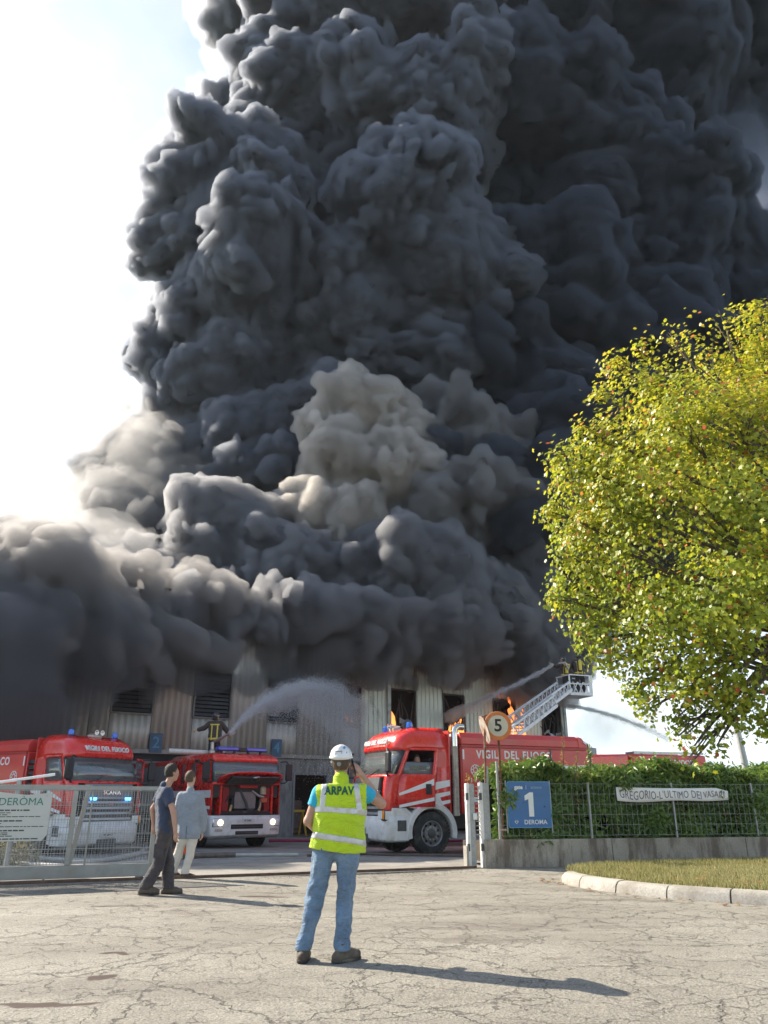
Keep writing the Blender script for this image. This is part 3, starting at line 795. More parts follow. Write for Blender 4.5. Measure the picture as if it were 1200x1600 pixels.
# local axes: x along the wall, y into the building, z up
s_end = wall_sz(880, 1110)[0]; s_split = wall_sz(565, 1100)[0]
S0, H_TOP, Z_BOT = -16.0, 9.6, 3.2
def clad_mat(name, lo, hi, soot):
    m, n, l = nodes_of(name); b = n['Principled BSDF']
    vec = n.new('ShaderNodeTexCoord').outputs['Object']
    c = ramp(n, l, noise_tex(n, l, .5, 5, .6, vec), [(.3, lo), (.7, hi)])
    mpn = n.new('ShaderNodeMapping'); mpn.inputs['Scale'].default_value = (1.6, 1.6, .35); l.new(vec, mpn.inputs['Vector'])
    s = ramp(n, l, noise_tex(n, l, .9, 8, .68, mpn.outputs[0], .5), [(soot, 0), (soot + .16, .9)])
    c = mixc(n, l, s, c, (.022, .021, .02))
    r = ramp(n, l, noise_tex(n, l, 2.1, 8, .7, mpn.outputs[0], .4), [(.62, 0), (.76, .25)])
    c = mixc(n, l, r, c, (.18, .13, .09))
    l.new(c, b.inputs['Base Color']); b.inputs['Roughness'].default_value = .5; b.inputs['Metallic'].default_value = .15
    return m
CLAD_A = clad_mat('cladding_beige', (.47, .45, .41), (.54, .515, .465), .60)
CLAD_B = clad_mat('cladding_pale_green', (.50, .52, .43), (.62, .63, .53), .54)
SOOT = mat('soot_black', (.02, .019, .019), .9, var=.4, scale=1.2)
FRAME = mat('burnt_frame', (.06, .055, .05), .7, .3, var=.4, scale=4, dirt=((.2, .1, .05), 3, .5, .7))
def corrugated(name, s0, s1, z0, z1, m, pitch=.27, dep=.045, y=0.0, warp=0.0, seed=0):
    """trapezoid ribbed sheet on the wall plane"""
    prof = []; s = s0; rr = random.Random(seed)
    while s < s1 - 1e-4:
        for u, d in ((0, 0), (.36, 0), (.5, dep), (.86, dep)):
            if s + u * pitch < s1: prof.append((s + u * pitch, d))
        s += pitch
    prof.append((s1, 0)); nz_ = 6 if warp else 2; vs = []
    for k in range(nz_):
        z = lerp(z0, z1, k / (nz_ - 1))
        for i, (a, d) in enumerate(prof):
            w = warp * math.sin(a * 2.1 + seed) * math.sin(z * 1.7 + seed) if warp else 0
            vs.append((a, y - d + w, z))
    n_ = len(prof)
    mb = MB(); mb.add(vs, [(k * n_ + i, k * n_ + i + 1, (k + 1) * n_ + i + 1, (k + 1) * n_ + i) for k in range(nz_ - 1) for i in range(n_ - 1)])
    return mb.build(name, m, warehouse, solid=.012, recalc=False)
# window openings measured on the wall
WIN = [(175, 240, 1072, 1106), (303, 360, 1070, 1117), (418, 465, 1076, 1124), (538, 562, 1064, 1127), (609, 648, 1070, 1124), (692, 724, 1078, 1130), (770, 803, 1084, 1128), (846, 874, 1098, 1136)]
wins = []
for x0, x1, y0, y1 in WIN:
    a, zt = wall_sz(x0, (y0 + y1) / 2)[0], wall_sz((x0 + x1) / 2, y0)[1]
    b_, zb = wall_sz(x1, (y0 + y1) / 2)[0], wall_sz((x0 + x1) / 2, y1)[1]
    wins.append((a, b_, 4.55, 6.5))
rng = random.Random(5)
cuts = [S0, S0 + 5, S0 + 10, S0 + 13]
for a, b_, z0, z1 in wins: cuts += [a, b_]
cuts += [s_split, s_end]; cuts = sorted(cuts)
wset = [(round(a, 4), round(b_, 4)) for a, b_, *_ in wins]
for a, b_ in zip(cuts, cuts[1:]):
    if b_ - a < .05: continue
    m = CLAD_A if (a + b_) / 2 < s_split else CLAD_B
    seed = rng.randint(0, 99); wp = .05 if m is CLAD_B else 0
    if (round(a, 4), round(b_, 4)) in wset:
        corrugated('cladding_panel', a + .01, b_ - .01, 6.5, H_TOP, m, warp=wp, seed=seed)
        corrugated('cladding_panel', a + .01, b_ - .01, Z_BOT, 4.55, m, warp=wp, seed=seed)
    else:
        for s0 in np.arange(a, b_, 3.0):
            s1 = min(s0 + 3.0, b_)
            if b_ - s1 < .6: s1 = b_
            corrugated('cladding_panel', s0 + .012, s1 - .012, Z_BOT, H_TOP, m, warp=wp, seed=seed, y=rng.uniform(-.01, .01))
            if s1 == b_: break
# window frames, louvre blades or bent steel
for i, (a, b_, z0, z1) in enumerate(wins):
    mb = MB(); t = .07
    for p, q in (((a, z0), (b_, z0)), ((b_, z0), (b_, z1)), ((b_, z1), (a, z1)), ((a, z1), (a, z0))): mb.beam((p[0], -.02, p[1]), (q[0], -.02, q[1]), t, .14, up=(0, 1, 0))
    o = mb.build('window', FRAME if i > 2 else mat('window_frame', (.17, .165, .155), .6, .2, var=.2, scale=4), warehouse)
    if i < 3:
        for k in range(11):
            z = z0 + .09 + k * (z1 - z0 - .14) / 11
            mb = MB(); mb.box(((a + b_) / 2, .06, z + .06), (b_ - a - .1, .012, .15), Euler((R(-32 + rng.uniform(-4, 4)), 0, 0)))
            mb.build('slat', mat('louvre_grey', (.085, .085, .09), .5, .3, var=.25, scale=3), o)
    else:
        for k in range(5):
            mb = MB(); x = rng.uniform(a + .1, b_ - .1)
            mb.tube([(x, .1, z0), (x + rng.uniform(-.3, .3), -.05, z0 + rng.uniform(.4, .9)), (x + rng.uniform(-.5, .5), .15, z0 + rng.uniform(.8, 1.9))], .03, 6)
            mb.build('bent_bar', FRAME, o)
        for k in range(7):
            mb = MB(); x = rng.uniform(a, b_)
            mb.box((x, -.05, z0 + rng.uniform(.02, .5)), (rng.uniform(.15, .55), .02, rng.uniform(.08, .3)), Euler((rng.uniform(-.6, .6), rng.uniform(-.8, .8), rng.uniform(-.5, .5))))
            mb.build('torn_sheet', mat('torn_metal', (.34, .35, .36), .4, .7, var=.3, scale=5, dirt=((.05, .045, .04), 3, .45, .8)), o)
# columns between the cladding fields
for s in (s_split, wall_sz(606, 1090)[0], s_end):
    mb = MB(); mb.span((s - .1, -.13, 0), (s + .1, -.05, H_TOP + .1)); mb.build('pilaster', mat('pilaster_metal', (.38, .38, .35), .5, .3, var=.25, scale=2, dirt=((.05, .045, .04), 1.2, .48, .8)), warehouse)
mb = MB(); mb.span((S0, -.09, H_TOP), (s_end + .15, .3, H_TOP + .25)); mb.build('roof_edge', FRAME, warehouse)
mb = MB(); mb.span((S0, -.10, Z_BOT - .16), (s_end, .05, Z_BOT)); mb.build('drip_edge', mat('drip_edge_metal', (.22, .21, .2), .5, .3, var=.2, scale=3), warehouse)
# ground storey: concrete piers and open loading bays
PIER = concrete_mat('pier_concrete', (.19, .185, .18), (.27, .26, .25), .6, (.07, .065, .06), .7, streak=True)
s_d0, s_d1 = wall_sz(457, 1250)[0], wall_sz(512, 1250)[0]
bays = [(-14.2, -10.2), (-9.0, -5.2), (-4.0, wall_sz(112, 1200)[0]), (wall_sz(134, 1200)[0], wall_sz(345, 1200)[0]), (s_d0, s_d1), (s_d1 + 1.2, s_d1 + 4.6), (s_d1 + 7, s_d1 + 11)]
edges = [S0] + [v for b_ in bays for v in b_] + [s_end]
for a, b_ in zip(edges[::2], edges[1::2]):
    mb = MB(); mb.span((a, 0, gz(36) - .1), (b_, .3, Z_BOT - .165)); mb.build('pier', PIER, warehouse, bevel=.02, seg=1)
mb = MB()
for a, b_ in bays:
    mb = MB(); mb.span((a, .02, 2.45 if a > 4 else 2.75), (b_, .25, Z_BOT - .167)); mb.build('lintel', PIER if a > 4 else SOOT, warehouse)
    mb = MB(); zt = 2.45 if a > 4 else 2.75
    mb.prism([(a - .01, gz(36)), (a + .09, gz(36)), (a + .09, zt - .1), (b_ - .09, zt - .1), (b_ - .09, gz(36)), (b_ + .01, gz(36)), (b_ + .01, zt), (a - .01, zt)], -.02, .1, 'xz')
    mb.build('door_frame', mat('door_frame_steel', (.16, .16, .165), .55, .3, var=.2, scale=3), warehouse)
# body of the building behind the wall: far walls, inner floor and the roof stumps left by the fire
mb = MB(); D = 26
mb.span((S0, .32, Z_BOT + .1), (S0 + .3, D, H_TOP - .1)); mb.span((s_end - .3, .3, gz(46)), (s_end, D, H_TOP - .1)); mb.span((S0, D - .3, -.3), (s_end, D, H_TOP - .2))
mb.build('wall', SOOT, warehouse)
mb = MB(); mb.span((S0, 4.6, -.4), (s_end - .3, 4.8, H_TOP - .15)); mb.build('inner_wall', SOOT, warehouse)
for k in range(12):
    x = lerp(S0 + 1, s_end - 1, k / 11); mb = MB(); mb.beam((x, .4, H_TOP - .35), (x + rng.uniform(-.5, .5), D * .5, H_TOP - rng.uniform(.4, 2.5)), .18, .3); mb.build('roof_beam', FRAME, warehouse)
# corrugated end wall on the far right, seen past the ladder
mb = MB(); mb.span((s_end + .01, .0, gz(46)), (s_end + 2.6, .25, 4.2)); mb.build('lean_to', mat('lean_to_wall', (.3, .31, .32), .7, var=.2, scale=1.2, dirt=((.06, .06, .06), .8, .45, .8)), warehouse)
# bay numbers
for txt, x, y, lb in (('2', 242, 1162, 'small blue plate with a 2 on the wall above the gap between the left engines'), ('4', 430, 1170, 'small blue plate with a 4 on the wall beside the blue roof light bar')):
    s, z = wall_sz(x, y)
    o = empty('bay_number_sign', W3(s, .12, 3.45), WANG, lb, 'sign', 'bay number plates')
    mb = MB(); mb.box((0, 0, 0), (.52, .03, .74)); mb.build('plate', mat('plate_blue', (.03, .08, .15), .5, var=.15, scale=4), o, bevel=.02)
    lettering(txt, .62, mat('plate_pale_blue', (.06, .22, .36), .5, var=.1), o, (0, -.022, 0), (R(90), 0, 0), .01)
# inside the right-hand door: yellow trestle and a stacked load
s = (s_d0 + s_d1) / 2
tr = empty('trestle', W3(s - .5, -1.2, gz(36)), WANG, 'yellow metal trestle standing in the open warehouse doorway', 'trestle')
mb = MB()
mb.beam((-.9, 0, 1.05), (.9, 0, 1.05), .08, .1)
mb.build('top_bar', mat('trestle_yellow', (.62, .42, .03), .5, var=.15, scale=4), tr)
for x in (-.8, .8):
    for y in (-.35, .35):
        mb = MB(); mb.beam((x, 0, 1.03), (x * 1.05, y, .0), .06, .06); mb.build('leg', MATS['trestle_yellow'], tr)
ld = empty('pallet_load', W3(s + .25, -2.6, gz(36)), WANG, 'shrink wrapped pallet load inside the dark doorway', 'pallet')
mb = MB(); mb.box((0, 0, .85), (1.1, 1.0, 1.3)); mb.build('wrapped_stack', mat('wrapped_load', (.16, .12, .115), .5, var=.3, scale=3), ld, bevel=.08)
for y in (-.4, 0, .4):
    mb = MB(); mb.box((0, y, .15), (1.1, .12, .1)); mb.build('plank', mat('pallet_wood', (.25, .18, .1), .8, var=.3, scale=6), ld)
# flames showing in the broken windows
def flame_mat():
    m, n, l = nodes_of('flame'); b = n['Principled BSDF']; n.remove(b)
    vec = n.new('ShaderNodeTexCoord').outputs['Object']; sx = n.new('ShaderNodeSeparateXYZ'); l.new(vec, sx.inputs[0])
    nn = n.new('ShaderNodeMath'); nn.operation = 'MULTIPLY_ADD'; l.new(noise_tex(n, l, 2.5, 5, .65, vec, .8), nn.inputs[0]); nn.inputs[1].default_value = 1.5; l.new(sx.outputs['Z'], nn.inputs[2])
    mr = n.new('ShaderNodeMapRange'); mr.inputs['From Min'].default_value = .2; mr.inputs['From Max'].default_value = 5.2; l.new(nn.outputs[0], mr.inputs['Value'])
    c = ramp(n, l, mr.outputs[0], [(0, (1, .42, .10)), (.35, (.95, .22, .05)), (.7, (.42, .07, .02)), (1, (.06, .015, .01))])
    e = n.new('ShaderNodeEmission'); e.inputs['Strength'].default_value = 1.0; l.new(c, e.inputs['Color']); l.new(e.outputs[0], n['Material Output'].inputs['Surface'])
    return m
FLAME = flame_mat()
def flame(s, w, h, seed, label, out=-.15, z=4.5):
    r_ = np.random.RandomState(seed)
    F = Field((-w - .3, -.5, -.2), (w + .3, .5, h + .4), .06)
    for k in range(int(5 + w * 8)):
        x = r_.uniform(-w, w); hh = h * r_.uniform(.35, 1) * (1 - .5 * abs(x) / w)
        F.capsule((x, 0, 0), (x + r_.uniform(-.25, .25), r_.uniform(-.15, .15), hh * .6), .2, .13, .1); F.capsule((x, 0, hh * .6), (x + r_.uniform(-.3, .3), 0, hh), .12, .03, .08)
    F.noise(.07, .3, seed)
    me = F.mesh('flame', [FLAME]); o = link('flame', me); o.location = W3(s, out, z); o.rotation_euler = (0, 0, WANG)
    return tag(o, label, 'fire', 'flames in the warehouse windows')
wc = lambda i: ((wins[i][0] + wins[i][1]) / 2, (wins[i][1] - wins[i][0]) / 2)
flame(wc(6)[0], wc(6)[1] * 1.0, 2.5, 1, 'large orange flames filling the broken window behind the speed limit sign', .75, 4.3)
flame(wc(4)[0] - wc(4)[1] * .78, .09, 1.7, 2, 'thin strip of flame at the edge of the window above the right cab')
flame(wc(5)[0] + .35, .42, 1.0, 3, 'small orange flames in the window left of the speed limit sign')
flame(wc(3)[0], wc(3)[1] * .8, 1.5, 4, 'dull red fire glowing inside the window beside the water spray', -.9)
# ------------------------------------------------------------------ fire engines (x forward, front at x = 0, y to the vehicle's left, z up)
def wheel(parent, x, y, side, r=.53, w=.31, steer=0.0):
    root = empty('wheel', (x, y, r), steer, parent=parent)
    t = MB()
    t.lathe([(r * .60, -w * .5), (r * .66, -w * .52), (r * .9, -w * .5), (r * .985, -w * .42), (r, -w * .3), (r, w * .3), (r * .985, w * .42), (r * .9, w * .5), (r * .66, w * .52), (r * .60, w * .5), (r * .57, 0), (r * .60, -w * .5)], (0, 0, 0), (0, side, 0), 36)
    for k in range(40):                                     # tread blocks
        a = 2 * math.pi * k / 40
        for u in (-.3, 0, .3): t.box((math.cos(a) * r, u * w, math.sin(a) * r), (.05, w * .25, .018), Euler((0, -a + R(90), 0)))
    t.build('tyre', RUBBER, root)
    rm = MB()
    rm.lathe([(r * .60, w * .46), (r * .57, w * .5), (r * .54, w * .46), (r * .5, w * .2), (r * .40, w * .12), (r * .36, w * .3), (r * .22, w * .34), (r * .2, w * .4), (.001, w * .42)], (0, 0, 0), (0, side, 0), 30)
    rm.build('rim', mat('rim_steel', (.36, .36, .37), .45, .6, var=.15, scale=6, dirt=((.12, .1, .08), 5, .46, .7)), root)
    hb = MB(); hb.lathe([(r * .2, w * .38), (r * .19, w * .52), (r * .12, w * .58), (.001, w * .6)], (0, 0, 0), (0, side, 0), 18)
    hb.build('hub', DARKGREY, root)
    for k in range(10):
        a = 2 * math.pi * k / 10
        b = MB(); b.lathe([(.024, 0), (.024, .035), (.001, .04)], (math.cos(a) * r * .29, side * w * .33, math.sin(a) * r * .29), (0, side, 0), 6); b.build('bolt', STEEL, root)
    for k in range(10):
        a = 2 * math.pi * (k + .5) / 10
        b = MB(); b.lathe([(.034, 0), (.034, .004), (.001, .005)], (math.cos(a) * r * .44, side * (w * .17 + .012), math.sin(a) * r * .44), (0, side, 0), 10); b.build('rim_hole', BLACK, root)
    return root

RING_SIDE = [0, .30, .37, .50, .64, .78, .91, 1.0]
def ring_at(xf, xr, hw, rad, bulge, nf=6, na=5):
    """plan outline, from the rear right corner round the front to the rear left corner; (points, kinds)"""
    pts = []; kinds = []
    xc = xf - rad
    for s in RING_SIDE: pts.append((lerp(xr, xc, s), -hw)); kinds.append('s')
    for k in range(1, na):
        a = R(90) * k / na; pts.append((xc + rad * math.sin(a), -hw + rad - rad * math.cos(a))); kinds.append('c')
    for k in range(nf + 1):
        y = lerp(-(hw - rad), hw - rad, k / nf); pts.append((xf + bulge * (1 - (y / (hw - rad)) ** 2), y)); kinds.append('f')
    for k in range(na - 1, 0, -1):
        a = R(90) * k / na; pts.append((xc + rad * math.sin(a), hw - rad + rad * math.cos(a))); kinds.append('c')
    for s in reversed(RING_SIDE): pts.append((lerp(xr, xc, s), hw)); kinds.append('s')
    return pts, kinds
NS = len(RING_SIDE)
#       z     front  half  rad  bulge
LEVELS = [(.98, -.02, 1.20, .20, .05), (1.18, -.005, 1.215, .20, .06), (1.5, 0, 1.22, .22, .07), (1.8, -.03, 1.22, .24, .07), (1.93, -.06, 1.22, .26, .07), (1.99, -.09, 1.22, .27, .07),
          (2.3, -.22, 1.20, .28, .07), (2.60, -.35, 1.18, .29, .07), (2.66, -.33, 1.18, .29, .07), (2.72, -.32, 1.18, .30, .08), (2.95, -.42, 1.15, .34, .08), (3.08, -.54, 1.09, .38, .06), (3.155, -.78, .98, .4, .04)]
def cab_grid(xr):
    out = []
    for z, xf, hw, rad, bl in LEVELS:
        p, kinds = ring_at(xf, xr + (.0 if z < 2.9 else (z - 2.9) * .5), hw, rad, bl)
        out.append([(x, y, z + (.06 if z > 3.1 else 0) * (1 if x < -.9 else .6)) for x, y in p])
    return out, kinds
def patch(G, cells, off=0.0):
    """faces of the chosen (ring, level) cells; off pushes them out from the surface"""
    mb = MB(); idx = {}
    vs = []; fs = []
    nr_, nl_ = len(G[0]), len(G)
    def P(i, j):
        if (i, j) in idx: return idx[(i, j)]
        p = Vector(G[j][i])
        if off:
            a = Vector(G[j][min(i + 1, nr_ - 1)]) - Vector(G[j][max(i - 1, 0)]); b = Vector(G[min(j + 1, nl_ - 1)][i]) - Vector(G[max(j - 1, 0)][i])
            p = p + a.cross(b).normalized() * off
        vs.append(p); idx[(i, j)] = len(vs) - 1; return idx[(i, j)]
    for i, j in cells: fs.append((P(i, j), P(i + 1, j), P(i + 1, j + 1), P(i, j + 1)))
    mb.add(vs, fs, 0, True); return mb

def beacon(parent, x, y, z, r=.085, h=.2):
    b = empty('beacon', (x, y, z), parent=parent)
    m = MB(); m.lathe([(.001, 0), (r * 1.1, 0), (r * 1.1, .05), (.001, .05)], (0, 0, 0), (0, 0, 1), 16); m.build('base', BLACK, b)
    m = MB(); m.lathe([(r * .95, .05), (r, .08), (r * .95, h - .03), (r * .6, h), (.001, h + .005)], (0, 0, 0), (0, 0, 1), 16); m.build('lens', BLUE_LENS, b)

def stripe(parent, pts, y, side, m, name='stripe', th=.005):
    """flat reflective band: outline in x-z, stuck on a side panel"""
    mb = MB(); mb.prism(pts, y, y + side * th, 'xz'); return mb.build(name, m, parent)

def mirror(parent, side, big=True):
    r_ = empty('mirror', (-.12, side * 1.2, 2.5), parent=parent)
    m = MB(); m.tube([(0, 0, .1), (.12, side * .16, .12), (.14, side * .24, .02)], .025, 6); m.build('arm', BLACK, r_); m = MB(); m.tube([(-.02, 0, -.55), (.1, side * .14, -.55), (.14, side * .24, -.45)], .025, 6); m.build('arm', BLACK, r_)
    m = MB(); m.box((.13, side * .26, -.22), (.1, .24, .52)); m.build('housing', BLACK, r_, bevel=.035)
    m = MB(); m.box((.075, side * .26, -.22), (.004, .2, .46)); m.build('mirror_glass', CHROME, r_)

def emblem(parent, x, y, z, side, r=.15, m=None):
    """round flame badge of the fire service over its call number"""
    m = m or STRIPE; rx = (R(90), 0, 0) if side < 0 else (R(90), 0, R(180))
    b = MB(); b.lathe([(r, 0), (r, .004), (r * .86, .004), (r * .86, 0)], (x, y, z), (0, side, 0), 24)
    b.lathe([(r * .5, 0), (r * .5, .004), (r * .36, .004), (r * .36, 0)], (x, y, z), (0, side, 0), 18)
    for k in range(8):
        a = k * math.pi / 4 + .2; b.box((x + math.cos(a) * r * .68, y + side * .002, z + math.sin(a) * r * .68), (r * .42, .004, r * .14), Euler((0, -a, 0)))
    b.build('emblem', m, parent)
    lettering('115', r * 1.0, m, parent, (x, y + side * .003, z - r * 1.75), rx, .025, 1.0, spacing=1.8)

def tank_engine(label, loc, rz, body_len=4.9, door_open=False, show=-1, blue_front=False, far_door=0, stack=True, XR=-1.95, group='red tank fire engines'):
    root = empty('fire_engine', loc, rz, label, 'fire engine', group)
    kx = XR / -2.12
    G, kinds = cab_grid(XR)
    nR, nL = len(G[0]), len(G)
    right = range(0, NS - 1); front = range(NS - 1, nR - NS); left = range(nR - NS, nR - 1)
    def rel(i): return i if i < NS - 1 else (nR - 2 - i)           # cell counted from the rear on either side
    red, glass_f, door_r, door_l, win_r, win_l, pill, visor = [], [], [], [], [], [], [], []
    for j in range(nL - 1):
        for i in range(nR - 1):
            side_ = i < NS - 1 or i >= nR - NS; rr_ = rel(i); isl = i >= nR - NS
            z0 = LEVELS[j][0]
            if 1.98 < z0 < 2.59 and not side_: (pill if i in (NS - 1, nR - NS - 1) else glass_f).append((i, j)); continue
            if side_ and 1 <= rr_ <= 5 and z0 < 2.65:
                isw = 2 <= rr_ and 1.98 < z0 < 2.59
                if isw: (win_l if isl else win_r).append((i, j)); continue
                if z0 < 1.17 and rr_ < 6: continue
                (door_l if isl else door_r).append((i, j)); continue
            if side_ and z0 < 1.17: continue
            if not side_ and .97 < z0 < 1.92 and NS + 3 <= i <= nR - NS - 5: continue      # grille opening
            red.append((i, j))
    patch(G, red).build('cab', [RED, INTERIOR], root, solid=.03, recalc=False)
    top = [Vector(p) for p in G[-1]]
    mb = MB(); c0 = Vector((-1.45 * kx, 0, 3.235)); n_ = len(top)
    mid = [p.lerp(c0, .45) + Vector((0, 0, .012)) for p in top]
    mb.add(top + mid + [c0], [(i, (i + 1) % n_, n_ + (i + 1) % n_, n_ + i) for i in range(n_)] + [(n_ + i, n_ + (i + 1) % n_, 2 * n_) for i in range(n_)], 0, True); mb.build('roof', RED, root)
    mb = MB(); mb.span((XR - .03, -1.19, 1.0), (XR + .01, 1.19, 3.15)); mb.build('rear_panel', RED_DULL, root)
    patch(G, glass_f, -.012).build('windscreen', GLASS, root, solid=.008, recalc=False)
    for h_ in (NS - 1, nR - NS - 1): patch(G, [c for c in pill if c[0] == h_], .002).build('pillar_trim', BLACK, root, solid=.02, recalc=False)
    for cells, wcells, sd in ((door_r, win_r, -1), (door_l, win_l, 1)):
        opened = door_open and sd == show
        hinge = Vector((-.45, sd * 1.21, 0))
        dr = empty('door', hinge, 0, parent=root)
        o = patch(G, cells, .004).build('door_panel', [RED, INTERIOR], dr, solid=.035, recalc=False); o.location = -hinge
        # window glass; wound half down where the driver looks out
        use = [c for c in wcells if LEVELS[c[1]][0] < 2.2] if opened else wcells
        o = patch(G, use, -.014).build('window', GLASS, dr, solid=.006, recalc=False); o.location = -hinge
        mb = MB(); mb.box((-1.35 * kx - hinge.x, sd * .03, 1.62), (.16, .03, .26)); mb.build('handle', BLACK, dr, bevel=.012)
        if opened: dr.rotation_euler = (0, 0, sd * R(-7))
        if far_door and sd == -show: dr.rotation_euler = (0, 0, sd * R(-far_door))
        # white bands across the door
        stripe(dr, [(-1.52 * kx - hinge.x, 1.88), (-1.52 * kx - hinge.x, 1.72), (-.42 - hinge.x, 1.46), (-.42 - hinge.x, 1.52)], sd * .018, sd, STRIPE)
        stripe(dr, [(-1.52 * kx - hinge.x, 1.42), (-1.52 * kx - hinge.x, 1.33), (-.42 - hinge.x, 1.16), (-.42 - hinge.x, 1.23)], sd * .018, sd, STRIPE)
        for z0, z1 in ((1.7, 1.86), (1.48, 1.57), (1.28, 1.36)): stripe(root, [(-2.1 * kx, z1 - .0), (-2.1 * kx, z0), (-1.58 * kx, z0 - .1), (-1.58 * kx, z1 - .07)], sd * 1.222, sd, STRIPE)
        # sunken blank panel behind the door
        mb = MB(); q = [(-2.02 * kx, 2.0), (-1.72 * kx, 2.02), (-1.6 * kx, 2.2), (-1.6 * kx, 2.56), (-2.02 * kx, 2.6)]
        mb.prism(q, sd * 1.19, sd * 1.208, 'xz'); mb.build('blank_window', RED_DULL, root, bevel=.006)
        # white front wing: arch over the wheel, step box and corner
        mb = MB()
        arc = [(math.cos(a), math.sin(a)) for a in (R(-12) + R(204) * k / 18 for k in range(19))]
        vs = []
        for cx_, cz_ in arc:
            for rr_, yy in ((.60, .86), (.60, 1.235), (.72, 1.25), (.76, 1.2), (.76, .86)): vs.append((-1.38 + cx_ * rr_, sd * yy, .55 + cz_ * rr_ * (1.0 if cz_ > 0 else 1)))
        mb.add(vs, [(k * 5 + a, k * 5 + (a + 1) % 5, (k + 1) * 5 + (a + 1) % 5, (k + 1) * 5 + a) for k in range(18) for a in range(5)], 0, False); mb.build('wheel_arch', WHITE, root, angle=50)
        mb = MB(); mb.prism([(-.26, .36), (-.70, .36), (-.74, .62), (-.86, .98), (-.62, 1.16), (-.2, 1.16), (-.18, .98), (-.24, .7)], sd * .9, sd * 1.225, 'xz'); mb.build('step_panel', WHITE, root, bevel=.03)
        mb = MB(); mb.span((-.62, sd * 1.215, .60), (-.36, sd * 1.232, .86)); mb.build('step', DARKGREY, root, bevel=.01)
        mb = MB(); mb.prism([(-1.0, 1.12), (-1.75, 1.16), (-1.62, 1.44), (-1.3, 1.36), (-.72, 1.17)], sd * 1.1, sd * 1.232, 'xz'); mb.build('wing_top', WHITE, root, bevel=.02)
        mirror(root, sd)
        hl = empty('headlight', (-.02, sd * 1.02, .99), parent=root)
        mb = MB(); mb.prism([(-.24, -.13), (.035, -.15), (.05, .11), (-.24, .13)], -.15 * 1, .17, 'xz'); mb.build('housing', DARKGREY, hl, bevel=.02)
        mb = MB(); mb.box((.045, -sd * .03, 0), (.03, .24, .2)); mb.build('lens', LENS, hl, bevel=.02)
        mb = MB(); mb.box((-.1, sd * .178, -.01), (.18, .02, .2)); mb.build('lens', LENS, hl, bevel=.008)
        mb = MB(); mb.box((.035, sd * .145, .0), (.05, .06, .2)); mb.build('indicator', AMBER, hl, bevel=.015)
        mb = MB(); mb.box((.01, sd * .62, .68), (.04, .2, .08)); mb.build('fog_light', LENS, root, bevel=.015)
        wheel(root, -1.38, sd * 1.04, sd)
    # interior: floor, dashboard, rear wall, seats, wheel
    mb = MB(); mb.span((XR + .04, -1.14, 1.1), (-.3, 1.14, 1.2)); mb.build('cab_floor', INTERIOR, root)
    mb = MB(); mb.prism([(-.12, 1.85), (-.1, 1.55), (-.55, 1.5), (-.6, 1.9), (-.4, 1.97)], -1.12, 1.12, 'xz'); mb.build('dashboard', INTERIOR, root)
    mb = MB(); mb.span((XR + .06, -1.13, 1.2), (XR + .1, 1.13, 3.0)); mb.build('cab_lining', INTERIOR, root)
    for sd in (-1, 1):
        mb = MB(); mb.box((-1.4 * kx, sd * .62, 1.62), (.5, .5, .16)); mb.box((-1.68 * kx, sd * .62, 2.05), (.14, .46, .75), Euler((0, R(-8), 0))); mb.build('seat', mat('seat_cloth', (.04, .045, .06), .9, var=.2), root, bevel=.05)
    mb = MB(); mb.lathe([(.22 + .02 * math.cos(a), .02 * math.sin(a)) for a in (2 * math.pi * k / 8 for k in range(9))], (-.72, .62, 2.0), (.5, 0, 1), 24); mb.build('steering_wheel', BLACK, root)
    mb = MB(); mb.box((-.75, -.35, 1.95), (.32, .5, .28), Euler((0, .2, .3))); mb.build('bag', mat('red_bag', (.55, .03, .03), .7, var=.2), root, bevel=.08)
    # bumper
    bl = []
    for z, xf, hw, rad, b_ in ((.34, -.06, 1.17, .2, .05), (.42, .0, 1.215, .22, .07), (.7, .03, 1.23, .24, .08), (.96, .02, 1.225, .22, .07)):
        p, k_ = ring_at(xf, -.62, hw, rad, b_); bl.append([(x, y, z) for x, y in p])
    mb = patch(bl, [(i, j) for j in range(3) for i in range(len(bl[0]) - 1)]); mb.build('bumper', WHITE, root, solid=.05, recalc=False)
    mb = MB(); mb.span((-.5, -1.1, .36), (-.06, 1.1, .95)); mb.build('bumper_core', DARKGREY, root)
    mb = MB(); mb.prism([(.02, -.34), (.13, -.3), (.13, .3), (.02, .34)], .30, .52, 'xy'); mb.build('lower_intake', DARKGREY, root, bevel=.02)
    pl = MB(); pl.box((.125, 0, .62), (.012, .46, .13)); pl.build('number_plate', mat('plate_white', (.6, .6, .58), .4, var=.05), root, bevel=.004)
    lettering('VF 28417', .085, BLACK, root, (.133, 0, .62), (R(90), 0, R(90)), .01)
    # grille: recessed back plate with curved slats
    mb = MB()
    gp = []
    for y in [k * .1 for k in range(-9, 10)]: gp.append((.02 + .07 * (1 - (y / .95) ** 2), y))
    def gslat(z0, z1, dx, m, name, tilt=.0):
        b = MB(); n_ = len(gp); vs = []
        def fx(z): return -.02 + (.02 if z > 1.2 else 0) - max(0, z - 1.5) * .16
        for x, y in gp: vs += [(x + dx + fx(z0), y * .93, z0), (x + dx + fx(z1) - tilt, y * .93, z1), (x - .06 + fx(z1) - tilt, y * .93, z1), (x - .06 + fx(z0), y * .93, z0)]
        b.add(vs, [(k * 4 + a, k * 4 + (a + 1) % 4, (k + 1) * 4 + (a + 1) % 4, (k + 1) * 4 + a) for k in range(n_ - 1) for a in range(4)] + [(0, 1, 2, 3), tuple(range(n_ * 4 - 1, n_ * 4 - 5, -1))]); return b.build(name, m, root, bevel=.006, seg=1)
